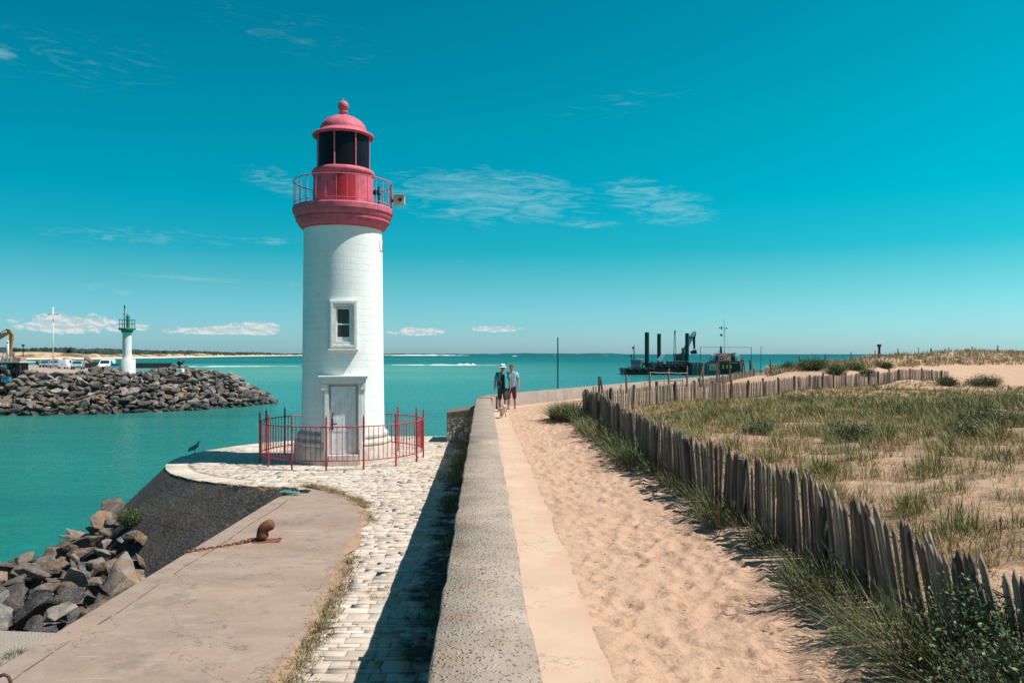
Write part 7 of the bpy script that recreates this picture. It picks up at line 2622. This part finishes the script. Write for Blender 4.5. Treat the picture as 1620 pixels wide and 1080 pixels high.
# a blue box and a red box lying among the rocks
for px_, py_, w_, h_, col, lab in ((10, 600, 5.4, 3.6, (0.02, 0.22, 0.34), 'blue fish crate among the rocks beside the boat'), (1.5, 600, 3.0, 6, (0.24, 0.025, 0.03), 'red crate at the left photo edge beside the blue one')):
    d2 = 99.5
    b = thing('fish_crate', lab, 'crate', P(px_, py_, d2), 0.2); k2 = d2 / F
    bm = new(); ww, h2 = w_ * k2, h_ * k2
    bx(bm, -ww, ww, -0.4, 0.4, -h2, -h2 + 0.06)
    for s in (-1, 1): bx(bm, *sorted((s * ww, s * (ww - 0.06))), -0.4, 0.4, -h2 + 0.062, h2); bx(bm, -ww + 0.062, ww - 0.062, *sorted((s * 0.4, s * 0.34)), -h2 + 0.062, h2)
    obj('shell', bm, simple('crate_plastic', col, 0.5), b)
    bm = new(); bx(bm, -ww - 0.03, ww + 0.03, -0.43, 0.43, h2 + 0.002, h2 + 0.06); obj('rim', bm, simple('crate_plastic', col, 0.5), b)
# digger
d = 116.0; k = d / F
dg = thing('excavator', 'ochre excavator with a raised bent arm at the left photo edge behind the boat', 'excavator', Vector(((-26 - 810) * k, d, -2.72)))
X_ = lambda px_: (px_ + 26) * k
z = lambda py: -(py - 560) * k + 2.72
M_OCH = simple('ochre_digger_paint', (0.36, 0.17, 0.06), 0.5, var=0.25, scale=3)


def limb(bm, pts, w, th):
    """flat-sided steel box following a bent line in the XZ plane"""
    prev = None
    for i, (x, zz_, h) in enumerate(pts):
        a = pts[max(0, i - 1)]; b = pts[min(len(pts) - 1, i + 1)]
        dx, dz = b[0] - a[0], b[1] - a[1]; L = math.hypot(dx, dz); nx, nz = -dz / L * h / 2, dx / L * h / 2
        cur = [bm.verts.new((x + s * nx, y, zz_ + s * nz)) for s in (-1, 1) for y in (-w / 2, w / 2)]
        if prev:
            for p, q in ((0, 1), (1, 3), (3, 2), (2, 0)): bm.faces.new((prev[p], prev[q], cur[q], cur[p]))
        else: bm.faces.new((cur[0], cur[1], cur[3], cur[2]))
        prev = cur
    bm.faces.new((prev[0], prev[2], prev[3], prev[1]))


bm = new(); limb(bm, [(X_(-34), z(552), 0.5), (X_(-12), z(539), 0.65), (X_(3), z(531), 0.62), (X_(12.5), z(526.5), 0.35)], 0.45, 0.5); obj('boom', bm, M_OCH, dg, bevel=0.03)
bm = new(); limb(bm, [(X_(10.5), z(520.5), 0.2), (X_(15), z(523.5), 0.5), (X_(18.3), z(529), 0.56), (X_(18.2), z(535), 0.52), (X_(17.2), z(545), 0.42), (X_(16.5), z(556), 0.30)], 0.4, 0.5); obj('stick', bm, M_OCH, dg, bevel=0.03)
bm = new(); tube(bm, [(X_(-6), -0.1, z(531)), (X_(1), -0.1, z(527))], 0.12, 8); tube(bm, [(X_(1), -0.1, z(527)), (X_(11), -0.1, z(521.5))], 0.06, 8); obj('hydraulic_ram', bm, M_BLACK, dg)
bm = new()
prism(bm, [(-0.35, -0.3), (0.3, -0.55), (0.45, 0.1), (0.2, 0.5), (-0.3, 0.4)], -0.45, 0.45, Matrix.Translation((X_(16), 0, z(561))) @ Matrix.Rotation(PI / 2, 4, 'X')); obj('bucket', bm, simple('brown_bucket', (0.16, 0.075, 0.04), 0.7), dg, bevel=0.03)
bm = new(); bx(bm, X_(-60), X_(-32), -1.3, 1.3, 1.0, 2.4); obj('engine_house', bm, M_OCH, dg, bevel=0.08)
bm = new(); bx(bm, X_(-42), X_(-30), -1.3, -0.1, 1.4, 3.1); obj('cab', bm, M_CARGLASS, dg, bevel=0.08)
for s in (-1, 1):
    bm = new(); prism(bm, [(X_(-64), 0.35), (X_(-61), 0.0), (X_(-33), 0.0), (X_(-30), 0.35), (X_(-33), 0.85), (X_(-61), 0.85)], s * 1.0 - 0.3, s * 1.0 + 0.3, Matrix(((1, 0, 0, 0), (0, 0, 1, 0), (0, 1, 0, 0), (0, 0, 0, 1)))); obj('track', bm, M_TYRE, dg, bevel=0.06)

# ------------------------------------------------------------------ dredging pontoon
DD = 285.0
k = DD / F
M_HULL = simple('dark_pontoon_paint', (0.012, 0.016, 0.020), 0.45, var=0.5, scale=0.6)
M_SPUD = simple('dark_teal_spud', (0.010, 0.030, 0.036), 0.5, var=0.4, scale=0.8)
dr = thing('dredging_pontoon', 'dark jack-up dredging pontoon with three tall round legs and a white digger arm', 'dredger', Vector(((1045 - 810) * k, DD, SEA)))
X_ = lambda px_: (px_ - 1045) * k
z = lambda py: -(py - 560) * k - SEA
bm = new()
pr = [(X_(984), z(582)), (X_(985), z(587)), (X_(988), -1.0), (X_(1100), -1.0), (X_(1106), z(575)), (X_(1034), z(575)), (X_(1031), z(581.5))]
prism(bm, pr, -8, 8, Matrix(((1, 0, 0, 0), (0, 0, 1, 0), (0, 1, 0, 0), (0, 0, 0, 1))))
obj('hull', bm, M_HULL, dr, bevel=0.1)
for cx, w_, top, bot, y in ((1020.5, 3.4, 526, 576, -4), (1045.5, 3.1, 527.3, 574, 3.5), (1085, 3.0, 527.2, 575, -2)):
    bm = new(); tube(bm, [(X_(cx), y, z(bot)), (X_(cx), y, z(top + 0.8))], w_ * k, 28); tube(bm, [(X_(cx), y, z(top + 0.8)), (X_(cx), y, z(top))], w_ * k * 0.92, 28)
    sp_ = obj('spud_leg', bm, M_SPUD, dr, smooth=True, sharp=40)
    bm = new(); bx(bm, X_(cx - 5), X_(cx + 5), y - 2, y + 2, z(577), z(573.5)); obj('collar', bm, M_HULL, sp_)
bm = new(); bx(bm, X_(1067), X_(1075), -2, 2, z(575), z(560.5)); bx(bm, X_(1066.5), X_(1076), -2.2, 2.2, z(560.4), z(559.6)); obj('digger_cab', bm, simple('grey_cab', (0.16, 0.18, 0.18), 0.5), dr, bevel=0.1)
bm = new(); bx(bm, X_(1068), X_(1073.6), -2.04, -1.9, z(569), z(562)); obj('cab_window', bm, M_CARGLASS, dr)
bm = new(); bx(bm, X_(1075.2), X_(1082), -2.4, 2.4, z(575), z(559)); bx(bm, X_(1079), X_(1081.8), -1, 1, z(558.9), z(550)); obj('engine_house', bm, simple('grey_green_housing', (0.10, 0.13, 0.13), 0.6), dr, bevel=0.1)
M_ARM = simple('white_digger_arm', (0.66, 0.60, 0.55), 0.5, var=0.2)
bm = new(); limb(bm, [(X_(1080), z(560), 1.3), (X_(1088), z(545), 1.5), (X_(1093), z(533), 1.6), (X_(1098), z(526), 1.2), (X_(1100), z(524), 0.5)], 1.0, 1); obj('boom', bm, M_ARM, dr, bevel=0.05)
bm = new(); limb(bm, [(X_(1099.6), z(525), 0.9), (X_(1097.5), z(535), 1.0), (X_(1098.6), z(552), 0.55)], 0.7, 1); obj('stick', bm, M_HULL, dr, bevel=0.05)
bm = new(); prism(bm, [(X_(1092), z(556.5)), (X_(1098), z(553)), (X_(1101), z(553.5)), (X_(1102), z(559.5)), (X_(1094.5), z(559.7))], -1.0, 1.0, Matrix(((1, 0, 0, 0), (0, 0, 1, 0), (0, 1, 0, 0), (0, 0, 0, 1)))); obj('bucket', bm, M_HULL, dr, bevel=0.08)
bm = new(); tube(bm, [(X_(1090), -0.7, z(534)), (X_(1096.5), -0.7, z(533))], 0.25, 8); obj('hydraulic_ram', bm, M_HULL, dr)


def lattice_mast(bm, cx, bot, top, w_, y=0.0):
    for s in (-1, 1):
        for q in (-1, 1): tube(bm, [(X_(cx + s * w_), y + q * w_ * k, z(bot)), (X_(cx + s * w_ * 0.25), y + q * w_ * k * 0.25, z(top))], 0.05, 4)
    n = 9
    for i in range(n):
        a, b = i / n, (i + 1) / n
        wa, wb = w_ * (1 - 0.75 * a), w_ * (1 - 0.75 * b)
        tube(bm, [(X_(cx - wa), y - wa * k, z(bot + (top - bot) * a)), (X_(cx + wb), y - wb * k, z(bot + (top - bot) * b))], 0.035, 4)


bm = new(); lattice_mast(bm, 1067.5, 560, 523, 1.8); bx(bm, X_(1066), X_(1070.5), -0.1, 0.1, z(526), z(525)); bx(bm, X_(1067), X_(1068.2), -0.2, 0.2, z(530), z(526.8)); tube(bm, [(X_(1068), 0, z(524)), (X_(1068), 0, z(520.5))], 0.12, 6); obj('mast', bm, M_BLACK, dr)
bm = new(); lattice_mast(bm, 1003, 576, 548, 1.6); bx(bm, X_(1000), X_(1002.2), -0.2, 0.2, z(552), z(548.6)); bx(bm, X_(996), X_(999.5), -0.2, 0.2, z(563.5), z(561)); bx(bm, X_(1003), X_(1004), -0.1, 0.1, z(548.4), z(546)); tube(bm, [(X_(1000), 0, z(577)), (X_(999), 0, z(561))], 0.12, 6); obj('mast', bm, M_BLACK, dr)
bm = new(); bx(bm, X_(1000), X_(1011), -3, 3, z(581.4), z(568.6)); obj('container', bm, simple('grey_container', (0.24, 0.27, 0.28), 0.6, var=0.3, scale=0.5), dr, bevel=0.06)
bm = new(); bx(bm, X_(1011.4), X_(1017), -3, 3, z(576), z(568)); obj('white_cabin', bm, simple('cream_cabin', (0.60, 0.56, 0.46), 0.6), dr, bevel=0.06)
bm = new(); limb(bm, [(X_(1037), z(571), 1.5), (X_(1041), z(566), 1.3), (X_(1045.5), z(560.3), 0.7)], 1.2, 1); o = obj('white_chute', bm, simple('white_chute_paint', (0.74, 0.73, 0.71), 0.5), dr, bevel=0.05); o.location.y = -6
rr = random.Random(5)
M_GEAR = simple('mixed_deck_gear', (0.06, 0.085, 0.09), 0.7, var=0.7, scale=0.7)
for i in range(26):
    a = rr.uniform(1012, 1080); y = rr.uniform(-6.5, 2); b = 581 if a < 1030 else 575
    w2, h2 = rr.uniform(0.8, 2.6), rr.uniform(1.5, 5.0 if a > 1030 else 6.5)
    bm = new(); bx(bm, X_(a), X_(a + w2), y, y + 1.2, z(b + 0.2), z(b - h2)); obj('deck_gear', bm, M_GEAR, dr)
bm = new()
for i in range(10):
    a = 988 + 2.2 * i; tube(bm, [(X_(a), -7.9, z(582)), (X_(a), -7.9, z(577.5))], 0.05, 4)
for q in (577.6, 579.6): tube(bm, [(X_(987), -7.9, z(q)), (X_(1008.5), -7.9, z(q))], 0.05, 4)
for i in range(14):
    a = 1034 + 4.6 * i; tube(bm, [(X_(a), -7.9, z(575)), (X_(a), -7.9, z(570.8))], 0.05, 4)
tube(bm, [(X_(1034), -7.9, z(570.9)), (X_(1096), -7.9, z(570.9))], 0.05, 4)
obj('guard_rail', bm, simple('grey_guard_rail', (0.12, 0.16, 0.17), 0.6), dr)
for i in range(9):
    a = 991 + 11.5 * i
    g = ((X_(a), -8.35, z(585.5 if a < 1030 else 580.5)))
    bm = new()
    ring = [(g[0] + 0.55 * math.cos(2 * PI * j / 14), g[1], g[2] + 0.55 * math.sin(2 * PI * j / 14)) for j in range(15)]
    tube(bm, ring, 0.25, 6, cap=False); obj('tyre_fender', bm, M_TYRE, dr, smooth=True)
bm = new(); lathe(bm, [(0, 0.9), (0.5, 0.7), (0.8, 0.2), (0.8, -0.3), (0.4, -0.7), (0, -0.8)], 16)
o = obj('mooring_buoy', bm, simple('white_buoy', (0.7, 0.68, 0.64), 0.5), smooth=True); o.location = P(988, 591, 283); o.location.z = SEA + 0.3
tag(o, 'white mooring buoy at the left bow of the dredging pontoon', 'buoy')

# hopper barge lying between pontoon and tug
DB = 276.0; k = DB / F
ba = thing('hopper_barge', 'grey flat barge with a rust stained bulwark between the pontoon and the tug', 'barge', Vector(((1112 - 810) * k, DB, SEA)))
X_ = lambda px_: (px_ - 1112) * k
bm = new(); prism(bm, [(X_(1090), -0.8), (X_(1126), -0.8), (X_(1131.5), z(578)), (X_(1128), z(574.8)), (X_(1091), z(574.8))], -4, 4, Matrix(((1, 0, 0, 0), (0, 0, 1, 0), (0, 1, 0, 0), (0, 0, 0, 1)))); obj('hull', bm, simple('grey_barge_paint', (0.085, 0.105, 0.11), 0.6, var=0.4, scale=0.5), ba, bevel=0.08)
bm = new(); bx(bm, X_(1117), X_(1129.8), -4.25, -4.03, z(585), z(576)); bx(bm, X_(1121.5), X_(1127.5), -4.28, -4.252, z(580.2), z(578.2)); obj('bulwark', bm, simple('pale_grey_bulwark', (0.33, 0.31, 0.31), 0.6, var=0.3, scale=0.5), ba)
for a in (1098, 1103, 1109, 1114):
    bm = new(); bx(bm, X_(a), X_(a + 0.8), -4.2, -4.02, 0.0, z(575)); obj('rubbing_post', bm, simple('tan_rubbing_post', (0.25, 0.21, 0.18), 0.7), ba)
bm = new(); bx(bm, X_(1089), X_(1121), -3.9, 3.9, z(574.75), z(573.6)); obj('deck_edge', bm, M_HULL, ba)

# tug
DT = 290.0; k = DT / F
tg = thing('workboat', 'dark hulled workboat with white wheelhouse, yellow marks and a tall aerial mast', 'boat', Vector(((1148 - 810) * k, DT, SEA)))
X_ = lambda px_: (px_ - 1148) * k
bm = new(); prism(bm, [(X_(1123), z(572)), (X_(1126), -0.8), (X_(1165), -0.8), (X_(1171), z(577)), (X_(1171), z(574)), (X_(1150), z(573.2))], -4, 4, Matrix(((1, 0, 0, 0), (0, 0, 1, 0), (0, 1, 0, 0), (0, 0, 0, 1)))); obj('hull', bm, M_HULL, tg, bevel=0.1)
for a in (1139, 1145, 1151):
    bm = new(); bx(bm, X_(a - 1.1), X_(a + 1.1), -4.3, -4.04, z(582.5), z(577)); obj('yellow_fender', bm, simple('yellow_mark', (0.58, 0.47, 0.03), 0.6), tg)
M_CREAM = simple('white_superstructure', (0.60, 0.62, 0.61), 0.5, var=0.15)
bm = new(); bx(bm, X_(1126), X_(1168), -3.0, 3.0, z(573), z(571)); bx(bm, X_(1133), X_(1158), -2.6, 2.6, z(571), z(563)); obj('deckhouse', bm, M_HULL, tg, bevel=0.06)
bm = new(); bx(bm, X_(1134), X_(1158), -2.4, 2.4, z(562.9), z(559.6)); obj('wheelhouse', bm, M_CREAM, tg, bevel=0.06)
bm = new(); bx(bm, X_(1131.5), X_(1159), -2.7, 2.7, z(559.5), z(558.6)); obj('roof', bm, simple('grey_roof', (0.3, 0.31, 0.31), 0.6), tg)
bm = new(); bx(bm, X_(1134.8), X_(1157.2), -2.45, -2.38, z(562.4), z(560.3)); obj('bridge_window', bm, M_CARGLASS, tg)
bm = new(); limb(bm, [(X_(1125), z(571), 1.5), (X_(1129), z(563), 1.4), (X_(1127), z(560.5), 1.1)], 2.5, 1); bx(bm, X_(1160), X_(1167), -2.6, 2.6, z(573), z(561.5)); bx(bm, X_(1160.5), X_(1163.5), -2.2, 2.2, z(561.4), z(557.5)); obj('funnel_casing', bm, M_CREAM, tg, bevel=0.1)
bm = new(); bx(bm, X_(1163.2), X_(1166.6), -2.75, -2.62, z(575), z(564)); obj('white_locker', bm, M_WHITEC, tg)
bm = new(); bx(bm, X_(1139.4), X_(1141.6), -0.5, 0.5, z(558.6), z(548)); bx(bm, X_(1136), X_(1144), -0.3, 0.3, z(556.5), z(555.5)); obj('short_mast', bm, M_BLACK, tg)
bm = new(); tube(bm, [(X_(1146.5), 0, z(558.6)), (X_(1145.4), 0, z(504))], [0.10, 0.05], 6)
for zz_, a, b in ((513, 1144.4, 1146.4), (518.5, 1137, 1150.5), (539, 1143.8, 1147.2), (531, 1145, 1146.6), (523, 1144.6, 1146.6)): bx(bm, X_(a), X_(b), -0.05, 0.05, z(zz_) - 0.05, z(zz_) + 0.05)
for a, y0, y1, w2 in ((1141.3, 521, 516.5, 0.9), (1138, 519.5, 518, 0.8), (1149.3, 520.6, 518.2, 0.9), (1141, 531.5, 528.2, 1.8)): bx(bm, X_(a - w2), X_(a + w2), -0.15, 0.15, z(y0), z(y1))
for s in (-1, 1): tube(bm, [(X_(1145.6 + s * 0.4), 0, z(520)), (X_(1145.8 + s * 8), 0, z(558))], 0.025, 4)
obj('aerial_mast', bm, simple('grey_aerial', (0.10, 0.13, 0.14), 0.5), tg)

# far sails
for px_, lab in ((959, 'tiny white boat far out left of the pontoon'), (876, 'tiny pale boat on the horizon left of the green pole')):
    d = 3800.0; k = d / F
    o = thing('distant_boat', lab, 'boat', Vector(((px_ - 810) * k, d, SEA)))
    bm = new(); prism(bm, [(-6, -1.5), (5, -1.5), (7.5, 0), (5, 1.5), (-6, 1.5)], 0, 2.2); obj('hull', bm, M_WHITEC, o)
    bm = new(); prism(bm, [(-3.5, 2.25), (1.5, 2.25), (0.5, 5.0), (-3, 5.0)], -1.1, 1.1, Matrix(((1, 0, 0, 0), (0, 0, 1, 0), (0, 1, 0, 0), (0, 0, 0, 1)))); obj('cabin', bm, M_WHITEC, o)

# ------------------------------------------------------------------ finish
sc = bpy.context.scene
build_sky()
vs = sc.view_settings
vs.view_transform = 'Standard'; vs.look = 'None'; vs.gamma = 1.0; vs.exposure = EXPO; vs.use_curve_mapping = False
sc.render.engine = 'CYCLES'
sc.cycles.max_bounces = 6
sc.cycles.diffuse_bounces = 3
sc.cycles.glossy_bounces = 3
sc.cycles.transparent_max_bounces = 4
sc.cycles.use_denoising = True
sc.cycles.denoising_input_passes = 'RGB_ALBEDO_NORMAL'
sc.cycles.denoising_prefilter = 'NONE'
try: sc.cycles.denoiser = 'OPENIMAGEDENOISE'
except Exception: pass
